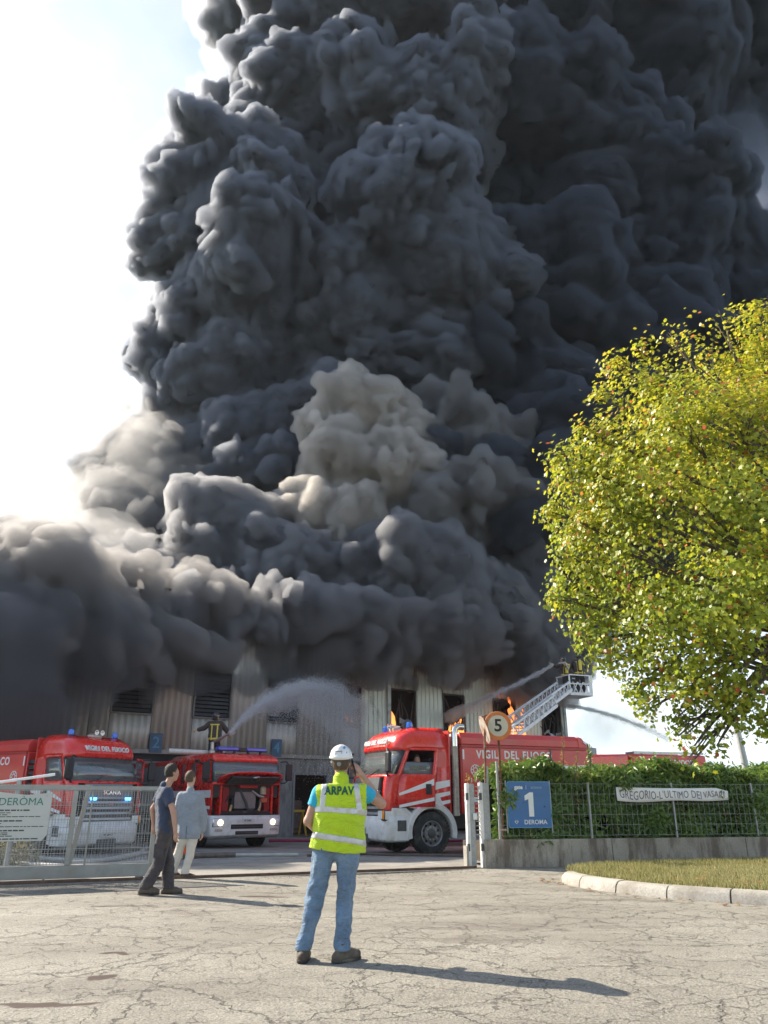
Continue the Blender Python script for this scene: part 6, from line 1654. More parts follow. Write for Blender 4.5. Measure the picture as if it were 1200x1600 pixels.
# the big maple-like tree
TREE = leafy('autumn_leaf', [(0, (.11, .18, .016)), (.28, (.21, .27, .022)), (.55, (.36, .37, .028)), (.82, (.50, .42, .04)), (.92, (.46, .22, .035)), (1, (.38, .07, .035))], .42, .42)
BARK = mat('bark', (.10, .08, .06), .95, var=.35, scale=9, bump=.8, bscale=18)
tx, ty = 8.3, 13.9
tree = empty('broadleaf_tree', (tx, ty, .15), 0, 'large yellow green autumn tree with star shaped leaves on the verge', 'tree')
CROWN = [(868,720,26,13.6),(862,800,24,13.5),(875,880,26,13.6),(868,935,22,13.4),(948,1036,22,13.3),(960,565,22,13.8),(985,1080,24,13),(1000,548,20,13.8),(1042,522,18,13.8),(935,625,22,13.6),(910,680,22,13.5),(1185,482,20,13.6),(1130,498,20,13.7),(1120,1165,18,12.4),(1160,1115,34,12.2),(1195,1140,20,12.2),(1010, 620, 72, 13.6), (1090, 560, 70, 13.9), (1180, 545, 75, 13.5), (1270, 540, 90, 13.8), (960, 700, 66, 13.4), (920, 780, 74, 13.6), (900, 735, 46, 13.2), (945, 850, 80, 13.2), (905, 840, 50, 14.2), (915, 930, 62, 13.6), (1000, 760, 85, 12.6),
         (1060, 670, 90, 12.4), (1150, 660, 90, 12.2), (1250, 650, 100, 12.0), (1350, 640, 120, 13), (1020, 880, 85, 12.4), (1100, 790, 90, 11.8), (1190, 800, 90, 11.5), (970, 1000, 72, 13.2), (925, 1000, 36, 13.4), (1050, 970, 80, 12.2), (1130, 930, 85, 11.6), (1210, 950, 90, 11.4),
         (1300, 850, 130, 12), (1090, 1060, 66, 12.4), (1020, 1050, 46, 13), (1150, 1050, 70, 12.2), (1210, 1080, 55, 12.0), (1010, 1110, 28, 12.8), (1060, 1120, 42, 12.6), (1130, 1120, 38, 12.6), (1085, 1165, 26, 12.4), (1078, 1195, 15, 12.3), (1060, 1150, 22, 12.5),
         (1100, 700, 110, 15.5), (1000, 800, 90, 15.5), (1200, 760, 120, 16), (1150, 900, 110, 16), (1020, 950, 80, 15.5), (1180, 620, 90, 16), (1350, 1000, 120, 12.5), (1420, 800, 140, 14.5), (1300, 700, 130, 16.5)]
blobs = px_blobs([(x, y, r * .88, Y) for x, y, r, Y in CROWN])
nr = np.random.RandomState(33); pos = []; nor = []
ctr = np.array((8.0, 14.0, 6.2))
for c, r in blobs:
    c = np.array(c); k = int(1900 * r ** 2)
    d = nr.normal(size=(k, 3)); d /= np.linalg.norm(d, axis=1)[:, None]
    rad = r * (nr.uniform(0, 1, k) ** .42) * (1 + .22 * np.sin(d[:, 0] * 5 + c[0]) * np.sin(d[:, 2] * 6 + c[2])) * 1.04
    # leaves gather in sprays
    nsp = max(6, k // 16); sp_ = nr.randint(0, nsp, k); sd_ = nr.normal(size=(nsp, 3)); sd_ /= np.linalg.norm(sd_, axis=1)[:, None]; sr = r * (nr.uniform(0, 1, nsp) ** .38) * 1.08
    p1 = c + d * rad[:, None]; p2 = c + sd_[sp_] * sr[sp_][:, None] + nr.normal(0, .11, (k, 3))
    use = nr.uniform(0, 1, k) < .72
    p = np.where(use[:, None], p2, p1); pos.append(p); o_ = (p - c) / (np.linalg.norm(p - c, axis=1)[:, None] + 1e-6) * .6 + (p - ctr) / (np.linalg.norm(p - ctr, axis=1)[:, None]) * .6; nor.append(o_)
pos = np.concatenate(pos); nor = np.concatenate(nor)
up = nor + np.array((0, 0, .5)); n = len(pos)
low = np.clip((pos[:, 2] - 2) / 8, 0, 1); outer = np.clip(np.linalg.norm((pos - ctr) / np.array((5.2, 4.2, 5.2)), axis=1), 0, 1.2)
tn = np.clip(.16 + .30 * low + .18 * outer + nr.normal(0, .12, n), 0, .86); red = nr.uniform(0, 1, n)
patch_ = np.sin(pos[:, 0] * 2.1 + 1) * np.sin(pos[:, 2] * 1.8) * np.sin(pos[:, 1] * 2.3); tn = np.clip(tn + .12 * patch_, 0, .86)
carve = np.sin(pos[:, 0] * 1.75 + .6 * np.sin(pos[:, 2])) * np.sin(pos[:, 2] * 1.9 + 1) + .45 * np.sin(pos[:, 1] * 2.6 + pos[:, 0]) 
keepers = ~((carve < -.52) & (outer > .42) & (nr.uniform(0, 1, n) < .8))
tn[red > .965 - .05 * (patch_ > .4)] = nr.uniform(.88, 1.0, (red > .965 - .05 * (patch_ > .4)).sum())
pos, up, tn, outer = pos[keepers], up[keepers], tn[keepers], outer[keepers]; n = len(pos)
size = nr.uniform(.062, .112, n); off = np.array(tree.location)
fr = rot_frames(n, nr, up, .55)
# the 300 leaves that show largest are leaves of their own
cam_d = np.linalg.norm(pos - np.array((0, 0, CAM_H)), axis=1); infr = (pos[:, 0] < pos[:, 1] * .46) & (pos[:, 2] < 10)
order = np.argsort(np.where(infr, cam_d - size * 12, 1e6)); near = order[:300]; rest = np.setdiff1d(np.arange(n), near)
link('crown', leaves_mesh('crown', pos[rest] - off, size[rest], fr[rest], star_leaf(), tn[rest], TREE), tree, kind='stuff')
protos = []
for k in range(6):
    P, T = star_leaf(); me = np_mesh('leaf', P, np.array(T), [TREE], False); tint(me, np.full(len(T), (.3, .42, .5, .58, .66, .93)[k])); protos.append(me)
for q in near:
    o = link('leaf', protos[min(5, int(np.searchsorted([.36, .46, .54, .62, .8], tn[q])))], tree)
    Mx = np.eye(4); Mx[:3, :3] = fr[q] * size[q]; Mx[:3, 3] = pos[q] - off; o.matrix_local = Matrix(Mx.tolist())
mb = MB(); T0 = Vector((0, 0, -.1))
mb.tube([T0, (-.02, .02, .8), (-.08, .0, 1.8), (-.15, .1, 3.2), (-.2, .1, 5), (-.3, .15, 7), (-.35, .1, 9)], [.24, .18, .16, .145, .12, .08, .03], 14); mb.build('trunk', BARK, tree)
rb = random.Random(12)
for q, (c, r) in enumerate(blobs):
    e = Vector(c) - Vector(tree.location); z0 = max(2.9 + 1.2 * rb.random(), min(e.z - .9 - rb.random(), 7.5)) ; s = Vector((lerp(-.08, -.33, z0 / 9), .08, z0)); m_ = s.lerp(e, .5) + Vector((rb.uniform(-.2, .2), rb.uniform(-.2, .2), -.2 if e.z > 4.5 else .55))
    mb = MB(); mb.tube([s, s.lerp(m_, .5) + Vector((0, 0, -.05)), m_, m_.lerp(e, .5) + Vector((rb.uniform(-.1, .1), 0, .06)), e], [.065, .05, .038, .026, .012], 7); mb.build('branch', BARK, tree)
    for k in range(4):
        w = e + Vector((rb.uniform(-1, 1), rb.uniform(-1, 1), rb.uniform(-.3, 1))) * r * .85; m2 = m_.lerp(e, rb.uniform(.3, .9)); mb = MB(); mb.tube([m2, m2.lerp(w, .5) + Vector((0, 0, .08)), w], [.018, .011, .004], 5); mb.build('twig', BARK, tree)
# dry weeds behind the gate on the left
nr = np.random.RandomState(5); c = ground_point(10, 1352); n = 1500
wroot = empty('weed_bush', (c.x - .2, c.y, 0), 0, 'dry yellowish weeds growing behind the gate below the notice board', 'bush')
a = nr.uniform(0, 6.28, n); r = .75 * np.sqrt(nr.uniform(0, 1, n)); z = nr.uniform(0, 1, n) * .62 * (1.1 - (r / .8) ** 2 * .7)
pos = np.stack([r * np.cos(a) * 1.2, r * np.sin(a) * .5, z], 1)
link('foliage', leaves_mesh('foliage', pos, nr.uniform(.05, .1, n), rot_frames(n, nr, np.array((0, -.4, .8)), .8), oval_leaf(), nr.uniform(0, 1, n), leafy('weed_leaf', [(0, (.09, .10, .03)), (.5, (.22, .20, .08)), (1, (.34, .27, .13))], .6, .3)), wroot, kind='stuff')
for k in range(14): mb = MB(); x, y = nr.uniform(-.8, .8), nr.uniform(-.3, .3); mb.tube([(x * .7, y * .7, 0), (x, y, .45)], [.006, .003], 4); mb.build('stem', STEM, wroot)
# ------------------------------------------------------------------ people
SKIN = mat('skin_tan', (.42, .235, .16), .55, var=.1, scale=14)
SKIN_P = mat('skin_light', (.50, .31, .225), .55, var=.1, scale=14)
HAIR_D = mat('hair_dark', (.028, .02, .015), .7, var=.4, scale=60, bump=.9, bscale=120)
HAIR_B = mat('hair_brown', (.10, .062, .035), .7, var=.4, scale=60, bump=.9, bscale=120)
EYE_W = mat('eye_white', (.7, .68, .65), .2); EYE_D = mat('eye_dark', (.03, .02, .015), .2)
LIP = mat('lip', (.36, .14, .11), .5)
V = lambda *a: np.array(a, float)
def un(v): v = np.asarray(v, float); return v / (np.linalg.norm(v) + 1e-9)

def cloth(name, col, var=.12, scale=5, bump=.35, rough=.85, dirt=None, weave=260):
    if name in MATS: return MATS[name]
    m, n, l = nodes_of(name); b = n['Principled BSDF']
    vec = n.new('ShaderNodeTexCoord').outputs['Object']
    c = ramp(n, l, noise_tex(n, l, scale, 5, .6, vec), [(.28, tuple(x * (1 - var) for x in col)), (.72, tuple(min(1, x * (1 + var)) for x in col))])
    if dirt: c = mixc(n, l, ramp(n, l, noise_tex(n, l, dirt[1], 6, .65, vec), [(dirt[2], 0), (dirt[2] + .2, dirt[3])]), c, dirt[0])
    l.new(c, b.inputs['Base Color']); b.inputs['Roughness'].default_value = rough; b.inputs['Sheen Weight'].default_value = .15
    mpn = n.new('ShaderNodeMapping'); mpn.inputs['Scale'].default_value = (1, 1, 1.9); mpn.inputs['Rotation'].default_value = (.3, .2, 0); l.new(vec, mpn.inputs['Vector'])
    h = n.new('ShaderNodeMath'); h.operation = 'MULTIPLY_ADD'
    l.new(noise_tex(n, l, weave, 2, .5, vec), h.inputs[0]); h.inputs[1].default_value = .12
    l.new(noise_tex(n, l, 9, 4, .55, mpn.outputs[0], 1.2), h.inputs[2])
    bp = n.new('ShaderNodeBump'); bp.inputs['Strength'].default_value = bump; bp.inputs['Distance'].default_value = .05
    l.new(h.outputs[0], bp.inputs['Height']); l.new(bp.outputs[0], b.inputs['Normal'])
    MATS[name] = m; return m

def hand(F, wr, d, palm, s=1.0, curl=.5, thumb=1, k=.006):
    """wrist point, direction of the fingers, palm normal (the way the palm faces)"""
    d = un(d); n = un(palm - d * (palm @ d)); side = np.cross(d, n) * thumb      # thumb side
    c = wr + d * .045 * s
    for u in (-.028, -.01, .01, .028): F.capsule(wr + side * u * .55 * s + d * .01, wr + d * .092 * s + side * u * s, .0155 * s, .0135 * s, .012)
    for u, L in ((.031, .068), (.011, .078), (-.010, .073), (-.030, .058)):
        a = wr + d * .092 * s + side * u * s; cd = d; p = a
        for seg, f in enumerate((.42, .33, .25)):
            ang = curl * (.55, .8, .6)[seg]; cd = un(cd * math.cos(ang) + n * math.sin(ang)); q = p + cd * L * f * s
            F.capsule(p, q, (.0098 - .0008 * seg) * s, (.0090 - .0009 * seg) * s, k if seg == 0 else .003); p = q
    a = wr + d * .03 * s + side * .022 * s; b = a + un(side * .8 + d * .7 + n * .35) * .042 * s; e = b + un(side * .25 + d * .85 + n * .5) * .035 * s
    F.capsule(a, b, .015 * s, .0115 * s, .012); F.capsule(b, e, .0112 * s, .0092 * s, .004)

def head_shape(F, c, f, s=1.0, up=(0, 0, 1), feat=True):
    """skull, face and ears; f = the way the face looks"""
    up = un(up); f = un(np.asarray(f) - up * (np.asarray(f) @ up)); r = np.cross(f, up)
    P = lambda a, b, h: c + (f * a + r * b + up * h) * s
    rot = Matrix(((r[0], f[0], up[0]), (r[1], f[1], up[1]), (r[2], f[2], up[2]))).to_euler()
    F.ellipsoid(P(-.012, 0, .028), V(.077, .098, .094) * s, .02, rot)
    F.ellipsoid(P(.03, 0, -.045), V(.060, .066, .075) * s, .03, rot)
    F.capsule(P(.062, -.012, -.098), P(.062, .012, -.098), .022 * s, .022 * s, .025)
    for sd in (-1, 1):
        F.ellipsoid(P(-.012, sd * .079, -.012), V(.011, .020, .032) * s, .006, rot)
        if feat: F.capsule(P(.06, sd * .03, -.03), P(.045, sd * .048, -.03), .02 * s, .018 * s, .02)
    if feat:
        F.capsule(P(.088, 0, .018), P(.108, 0, -.028), .010 * s, .0155 * s, .012); F.capsule(P(.098, -.013, -.034), P(.098, .013, -.034), .010 * s, .010 * s, .008)
        F.capsule(P(.084, -.036, .026), P(.084, .036, .026), .013 * s, .013 * s, .014)
        F.capsule(P(.090, -.02, -.064), P(.090, .02, -.064), .010 * s, .010 * s, .010)
        for sd in (-1, 1): F.ellipsoid(P(.093, sd * .031, .006), V(.016, .010, .011) * s, rot=rot, cut=True)
    return P, rot

def face_parts(parent, P, s, f):
    for sd in (-1, 1):
        e = empty('eye', tuple(P(.080, sd * .031, .006)), parent=parent)
        mb = MB(); mb.lathe([(.001, -.0125 * s), (.009 * s, -.009 * s), (.0125 * s, 0), (.009 * s, .009 * s), (.001, .0125 * s)], (0, 0, 0), tuple(f), 12); mb.build('eyeball', EYE_W, e)
        mb = MB(); mb.lathe([(.0062 * s, .0115 * s), (.001, .0135 * s)], (0, 0, 0), tuple(f), 12); mb.build('iris', EYE_D, e)
        mb = MB(); mb.tube([P(.094, sd * .017, .029), P(.094, sd * .034, .034), P(.083, sd * .05, .028)], .0035 * s, 5); mb.build('eyebrow', HAIR_D, parent)
    mb = MB(); mb.tube([P(.092, -.024, -.065), P(.1005, -.01, -.062), P(.1005, .01, -.062), P(.092, .024, -.065)], [.003, .005, .005, .003], 6); mb.build('lips', LIP, parent)

class Body:
    """joints in metres round the root; w scales thickness"""
    def __init__(self, root, J, face, w=1.0, hs=1.0, up=(0, 0, 1)):
        self.root, self.J, self.w, self.hs, self.up = root, {k: np.asarray(v, float) for k, v in J.items()}, w, hs, up
        self.f = un(np.array((face[0], face[1], face[2] if len(face) > 2 else 0.0)))
        J = self.J; self.r = un(J['sh_r'] - J['sh_l']); self.fw = un(np.cross(V(0, 0, 1), self.r)); self.flat = (self.fw, .72)
        P = np.array(list(self.J.values())); self.lo = P.min(0) - .2; self.hi = P.max(0) + .28
    def torso(self, F, e=0.0, kk=.05):
        J, w, fl = self.J, self.w, self.flat
        ch = (J['sh_l'] + J['sh_r']) / 2; pv = (J['hip_l'] + J['hip_r']) / 2
        F.capsule(lerp(J['sh_l'], J['sh_r'], .12) - V(0, 0, .02), lerp(J['sh_l'], J['sh_r'], .88) - V(0, 0, .02), .065 * w + e, .065 * w + e, kk)
        a, b = ch - V(0, 0, .12), pv + V(0, 0, .10)
        for sd in (-1, 1): F.capsule(a + self.r * sd * .075 * w, b + self.r * sd * .05 * w, .122 * w + e, .108 * w + e, kk, flat=fl)
        F.capsule(pv - self.r * .06 * w + V(0, 0, .04), pv + self.r * .06 * w + V(0, 0, .04), .118 * w + e, .118 * w + e, kk, flat=(self.fw, .82))
        F.capsule(lerp(J['sh_l'], ch, .1), ch + V(0, 0, .045), .052 * w + e, .06 * w + e, kk); F.capsule(lerp(J['sh_r'], ch, .1), ch + V(0, 0, .045), .052 * w + e, .06 * w + e, kk)
    def leg(self, F, s, e=0.0, kk=.04):
        J, w = self.J, self.w
        F.capsule(J['hip_' + s], J['kn_' + s], .090 * w + e, .060 * w + e * .8, kk); F.capsule(J['kn_' + s], lerp(J['kn_' + s], J['an_' + s], .32), .058 * w + e * .8, .057 * w + e, .03); F.capsule(lerp(J['kn_' + s], J['an_' + s], .32), J['an_' + s], .057 * w + e, .040 * w + e, .03)
    def arm(self, F, s, e=0.0, t=1.0, kk=.03):
        J, w = self.J, self.w
        el = J['el_' + s]; F.capsule(J['sh_' + s], lerp(J['sh_' + s], el, min(1, t)), .055 * w + e, lerp(.055, .042, min(1, t)) * w + e, kk)
        if t > 1: F.capsule(el, lerp(el, J['wr_' + s], t - 1), .043 * w + e, lerp(.043, .030, t - 1) * w + e, .02)
    def skin(self, vox, m, hands=True, feat=True, feet=True):
        F = Field(self.lo, self.hi, vox); J, w = self.J, self.w
        self.torso(F, -.012)
        for s in 'lr':
            self.leg(F, s, -.012); self.arm(F, s, 0, 2.0)
            if feet: F.capsule(J['an_' + s], J['toe_' + s], .036, .03, .03)
        F.capsule((J['sh_l'] + J['sh_r']) / 2 + V(0, 0, .03), J['head'] - un(self.up) * .06 * self.hs, .062 * w, .053 * w, .03)
        self.P, self.rot = head_shape(F, J['head'], self.f, self.hs, self.up, feat)
        if hands:
            for s in 'lr':
                d, p, c, th = self.hands[s]; hand(F, J['wr_' + s], np.asarray(d, float), np.asarray(p, float), self.w, c, th)
        link('body', F.mesh('body', [m]), self.root)
        if feat: face_parts(self.root, self.P, self.hs, self.f)
    def trousers(self, vox, m, e=.016, folds=.006, cuff=.0, seed=1, waist=.13):
        F = Field(self.lo, self.hi, vox); J, w = self.J, self.w
        pv = (J['hip_l'] + J['hip_r']) / 2
        F.capsule(pv - self.r * .06 * w + V(0, 0, .05), pv + self.r * .06 * w + V(0, 0, .05), .118 * w + e, .118 * w + e, .04, flat=(self.fw, .84))
        F.capsule(pv - self.r * .05 * w + V(0, 0, waist), pv + self.r * .05 * w + V(0, 0, waist), .108 * w + e, .108 * w + e, .04, flat=(self.fw, .78))
        for s in 'lr':
            self.leg(F, s, e)
            F.capsule(lerp(J['kn_' + s], J['an_' + s], .6), J['an_' + s], .05 * w + e + cuff, .047 * w + e + cuff * 1.3, .02)
            d = un(J['an_' + s] - J['kn_' + s])
            for q in range(4): F.capsule(lerp(J['kn_' + s], J['an_' + s], .78 + .06 * q) - self.r * .03, lerp(J['kn_' + s], J['an_' + s], .80 + .06 * q) + self.r * .03, .030 * w + e, .030 * w + e + .004 * (q % 2), .008)
            b = un(np.cross(d, self.r)); 
            for q in range(3): c = lerp(J['hip_' + s], J['kn_' + s], .93 + .06 * q); F.capsule(c - self.r * .035 - b * .02, c + self.r * .035 - b * .025, .028 * w + e, .03 * w + e, .012)
        F.noise(folds, .11, seed); F.noise(folds * .55, .045, seed + 1)
        F.plane(J['an_l'] + V(0, 0, .015 + waist * 0) - V(0, 0, .03), (0, 0, -1)) if abs(J['an_l'][2] - J['an_r'][2]) < .03 else None
        F.plane(pv + V(0, 0, waist + .06), (0, 0, 1))
        return link('trousers', F.mesh('trousers', [m]), self.root)
    def top(self, name, vox, m, e=.016, sleeve=.55, hem=-.02, folds=.005, seed=3, collar=False, ret=False, neck=.075, flare=0.0):
        F = Field(self.lo, self.hi, vox); J, w = self.J, self.w
        self.torso(F, e)
        pv = (J['hip_l'] + J['hip_r']) / 2; ch = (J['sh_l'] + J['sh_r']) / 2
        for sd in (-1, 1): F.capsule(ch - V(0, 0, .14) + self.r * sd * .07 * w, pv + V(0, 0, hem) + self.r * sd * (.065 + flare) * w, .12 * w + e, .112 * w + e + flare * .5, .05, flat=(self.fw, .78))
        for s in 'lr':
            if sleeve: self.arm(F, s, e + .006, sleeve)
        F.noise(folds, .12, seed); F.noise(folds * .6, .05, seed + 1)
        F.plane(pv + V(0, 0, hem), (0, 0, -1))
        if sleeve:
            for s in 'lr':
                el, sh, wr = J['el_' + s], J['sh_' + s], J['wr_' + s]
                if sleeve < 1:       # flat cuff: take away everything past the sleeve end, on this arm only
                    c = lerp(sh, el, sleeve); d = un(el - sh); q = F.sub(c - .17, c + d * .06 + .13)
                    if q: sl, x, y, z = q; t = (x - c[0]) * d[0] + (y - c[1]) * d[1] + (z - c[2]) * d[2]; rad = np.sqrt(np.maximum((x - c[0]) ** 2 + (y - c[1]) ** 2 + (z - c[2]) ** 2 - t * t, 0)); F.a[sl] = np.where((rad < .10) & (t > -.02), np.maximum(F.a[sl], t), F.a[sl])
        q = ch + V(0, 0, neck)
        F.plane(q, (0, 0, 1))
        if collar: F.capsule(q - self.fw * .015 - V(0, 0, .03), q - self.fw * .02 + V(0, 0, collar), .074 * w, .07 * w, .012, flat=(self.fw, .95))
        if ret: return F
        return link(name, F.mesh(name, [m]), self.root)
    def shoe(self, s, vox, m, sole, lace=None, boot=.0, w=1.0):
        J = self.J; an, to = J['an_' + s], J['toe_' + s]; d = un((to - an) * V(1, 1, 0)); sid = V(-d[1], d[0], 0)
        z0 = min(to[2], an[2] - .07) - .03
        F = Field(np.minimum(an, to) - .18, np.maximum(an, to) + .2, vox)
        base = V(an[0], an[1], z0 + .045)
        heel, ball, toe = base - d * .055, base + d * .11, base + d * .175
        F.capsule(heel, ball, .043 * w, .050 * w, .02, flat=((0, 0, 1), 1.0)); F.capsule(ball, toe, .049 * w, .036 * w, .02); F.capsule(base + V(0, 0, .03), an + V(0, 0, .0 + boot), .046 * w, .05 * w, .03); F.capsule(base + d * .04 + V(0, 0, .035), ball, .036 * w, .036 * w, .03)
        F.noise(.002, .03, 7); F.plane(V(0, 0, z0 + .022), (0, 0, -1)); F.plane(an + V(0, 0, .035 + boot), (0, 0, 1))
        root = empty('shoe', (0, 0, 0), parent=self.root)
        link('upper', F.mesh('upper', [m]), root)
        G = Field(np.minimum(an, to) - .18, np.maximum(an, to) + .2, vox)
        lo = V(0, 0, -.02); G.capsule(heel + lo, ball + lo, .047 * w, .054 * w, .01); G.capsule(ball + lo, toe + lo, .053 * w, .040 * w, .01)
        G.plane(V(0, 0, z0 + .028), (0, 0, 1)); G.plane(V(0, 0, z0), (0, 0, -1)); link('sole', G.mesh('sole', [sole]), root)
        if lace:
            for q in range(4): c = lerp(base + d * .05 + V(0, 0, .07), ball + V(0, 0, .045), q / 3); mb = MB(); mb.tube([c - sid * .03 - V(0, 0, .012), c + V(0, 0, .006), c + sid * .03 - V(0, 0, .012)], .0045, 5); mb.build('lace', lace, root)
            mb = MB(); mb.lathe([(.052 * w, -.004), (.055 * w, 0), (.052 * w, .004)], an + V(0, 0, -.036 + boot), (0, 0, 1), 18); mb.build('trim', lace, root)
    def hair(self, vox, m, back=1.0, low=-.03, thick=.012, seed=5):
        P, c, s = self.P, self.J['head'], self.hs
        F = Field(c - .16, c + .18, vox); F.ellipsoid(P(-.02, 0, .032), V(.083 + thick * .3, .099 + thick * .5, .098 + thick) * s, 0, self.rot)
        F.ellipsoid(P(-.045, 0, -.02), V(.072, .065, .075) * s, .03, self.rot)
        F.noise(.006, .025, seed)
        F.plane(P(0, 0, low - .055), un(self.up) * -1); n_ = un(self.f * 1.0 - un(self.up) * .55); F.plane(P(.038, 0, .03), n_)
        return link('hair', F.mesh('hair', [m]), self.root)

def band(F, p, n, half, grow, vox, name, m, parent, keep=None):
    """strip of tape following a garment: the garment's surface grown by a few mm, kept between two planes"""
    G = Field.__new__(Field); G.lo, G.vox, G.n = F.lo, F.vox, F.n; G.a = F.a - grow
    n = un(n); G.plane(p + n * half, n); G.plane(p - n * half, -n)
    for q, d in keep or (): G.plane(q, d)
    return link(name, G.mesh(name, [m]), parent)

def Lpx(root, Y):
    o = np.array(root.location)
    return lambda x, y, dy=0.0: np.array(ray_point(x, y, Y + dy)) - o

# ---- woman-height man in the hi-vis waistcoat, seen from behind, phone at his ear
g0 = ground_point(508, 1503); Yc = g0.y
root = empty('person', (g0.x, g0.y, 0), 0, 'person in yellow ARPAV hi-vis vest and white helmet, back turned, phone at ear', 'person')
L = Lpx(root, Yc)
J = dict(head=L(533, 1190, .03), sh_l=L(499, 1239), sh_r=L(566, 1236), hip_l=L(507, 1324), hip_r=L(545, 1324), kn_l=L(492, 1412, .04), kn_r=L(539, 1415, .03), an_l=L(474, 1476), an_r=L(534, 1486, -.03),
         el_l=L(482, 1283, .0), wr_l=L(492, 1296, .26), el_r=L(596, 1256, .10), wr_r=L(566, 1212, .13))
J['an_l'][2] = .105; J['an_r'][2] = .105
J['toe_l'] = J['an_l'] + V(.0, .17, -.075); J['toe_r'] = J['an_r'] + V(.12, .12, -.075)
B = Body(root, J, (.12, 1, .03), 1.0, 1.0)
phone_c = L(553, 1199, .06)
B.hands = dict(l=((.15, .9, .1), (1, 0, -.2), .7, 1), r=(phone_c - J['wr_r'] + V(0, .0, .03), (-.85, .0, .3), .55, 1))
B.skin(.0065, SKIN)
B.trousers(.009, cloth('faded_jeans', (.13, .21, .31), .28, 7, .9, .85, dirt=((.27, .36, .45), 3, .5, .6)), .014, .017, .003, 11)
TEE = cloth('cyan_tee', (.02, .36, .52), .1, 6, .4)
B.top('t_shirt', .009, TEE, .010, .50, -.02, .004, 13, neck=.06)
HV = cloth('hi_vis_yellow', (.50, .68, .010), .08, 4, .9, .8)
vest = B.top('vest', .008, HV, .026, 0, -.045, .008, 17, collar=.045, ret=True, neck=.07, flare=.034)
# arm holes
for s in 'lr':
    a, b = J['sh_' + s], J['sh_' + s]; sd = -1 if s == 'l' else 1
    vest.plane(J['sh_' + s] + B.r * sd * .045, B.r * sd) if False else None
ch = (J['sh_l'] + J['sh_r']) / 2; pv = (J['hip_l'] + J['hip_r']) / 2
vest.noise(.006, .06, 61); vest.plane(pv + V(0, 0, -.035), un(V(-.13, 0, -1)))
o = link('vest', vest.mesh('vest', [HV]), root)
TAPE = mat('reflective_tape', (.50, .50, .48), .35, .35, var=.1, scale=20, dirt=((.33, .33, .32), 6, .5, .5))
fw, rr_ = B.fw, B.r
zm, zl = L(533, 1268)[2], L(530, 1312)[2]
tilt = un(V(.06, .10, 1))
band(vest, V(ch[0], ch[1], zm), tilt, .026, .003, .008, 'reflective_band', TAPE, root)
band(vest, V(ch[0], ch[1], zl), un(V(.14, .10, 1)), .027, .003, .008, 'reflective_band', TAPE, root)
for sd in (-1, 1):
    band(vest, ch + rr_ * sd * .152, un(rr_ * sd + V(0, 0, .12)), .026, .0035, .008, 'reflective_band', TAPE, root, keep=[(V(ch[0], ch[1], zm), V(0, 0, -1))])
# printed word on the back, wrapped onto the cloth
from mathutils.bvhtree import BVHTree
vm = o.data; bvh = BVHTree.FromPolygons([v.co for v in vm.vertices], [p.vertices for p in vm.polygons])
me = text_mesh('ARPAV', .094, 0, .045, .86, 'CENTER', 1.1)
bmn = bmesh.new(); bmn.from_mesh(me); bmesh.ops.triangulate(bmn, faces=bmn.faces)
tcx, tcz = L(531, 1236)[0], L(531, 1236)[2]
for v in bmn.verts:
    x, z = v.co.x, v.co.y; hit = bvh.ray_cast(Vector((tcx + x, -1, tcz + z)), Vector((0, 1, 0)))
    v.co = (tcx + x, (hit[0].y if hit[0] else ch[1] - .15) - .005, tcz + z)
bmn.to_mesh(me); bmn.free(); me.materials.clear(); me.materials.append(mat('print_green', (.0, .09, .05), .6)); link('lettering', me, root)
B.hair(.008, HAIR_B, low=-.02, thick=.014)
# back pockets and the side seams of the jeans
tm = [c for c in root.children if c.name.startswith('trousers')][0].data
bt = BVHTree.FromPolygons([v.co for v in tm.vertices], [p.vertices for p in tm.polygons])
def on_back(x, z, off=.004):
    h = bt.ray_cast(Vector((x, -1, z)), Vector((0, 1, 0))); return Vector((x, (h[0].y if h[0] else 0) - off, z))
JD = cloth('jeans_pocket', (.10, .19, .31), .2, 7, .6)
for sd in (-1, 1):
    cx0, cz0 = pv[0] + sd * .075, pv[2] + .035; mb = MB(); vs = []
    for i in range(7):
        for j in range(7):
            u, v = i / 6 - .5, j / 6 - .5; z = cz0 + v * .13 - (.025 * (1 - abs(u) * 2) if v < -.2 else 0); vs.append(on_back(cx0 + u * .115, z, .005))
    mb.add(vs, [(i * 7 + j, (i + 1) * 7 + j, (i + 1) * 7 + j + 1, i * 7 + j + 1) for i in range(6) for j in range(6)], 0, True); mb.build('pocket', JD, root, solid=.004, recalc=False)
mb = MB(); mb.tube([on_back(pv[0] + .004 * math.sin(k), pv[2] + .10 - k * .02, .002) for k in range(8)], .004, 5); mb.build('seam', JD, root)
# safety helmet with brim, ridge, ratchet strap and stickers
hc, P = J['head'], B.P
F = Field(hc - .2, hc + .24, .006); F.ellipsoid(P(-.008, 0, .045), V(.104, .128, .108), 0, B.rot); F.plane(P(0, 0, .030), un(V(0, .18, -1)))
F.capsule(P(-.09, 0, .115), P(.06, 0, .145), .016, .016, .02)
F.noise(.0, .1, 1)
hm = empty('helmet', (0, 0, 0), parent=root); HW = mat('helmet_white', (.74, .74, .72), .3, var=.04, scale=6, coat=.3, dirt=((.5, .48, .44), 5, .6, .5))
link('shell', F.mesh('shell', [HW]), hm)
F = Field(hc - .22, hc + .26, .006); F.ellipsoid(P(.0, 0, .036), V(.112, .145, .10), 0, B.rot); F.plane(P(0, 0, .045), (0, 0, 1)); F.plane(P(0, 0, .031), (0, .12, -1)); link('brim', F.mesh('brim', [HW]), hm)
mb = MB(); mb.tube([P(-.01, -.092, .0), P(-.075, -.07, -.018), P(-.108, 0, -.026), P(-.075, .07, -.018), P(-.01, .092, .0)], .009, 8); mb.build('head_band', DARKGREY, hm)
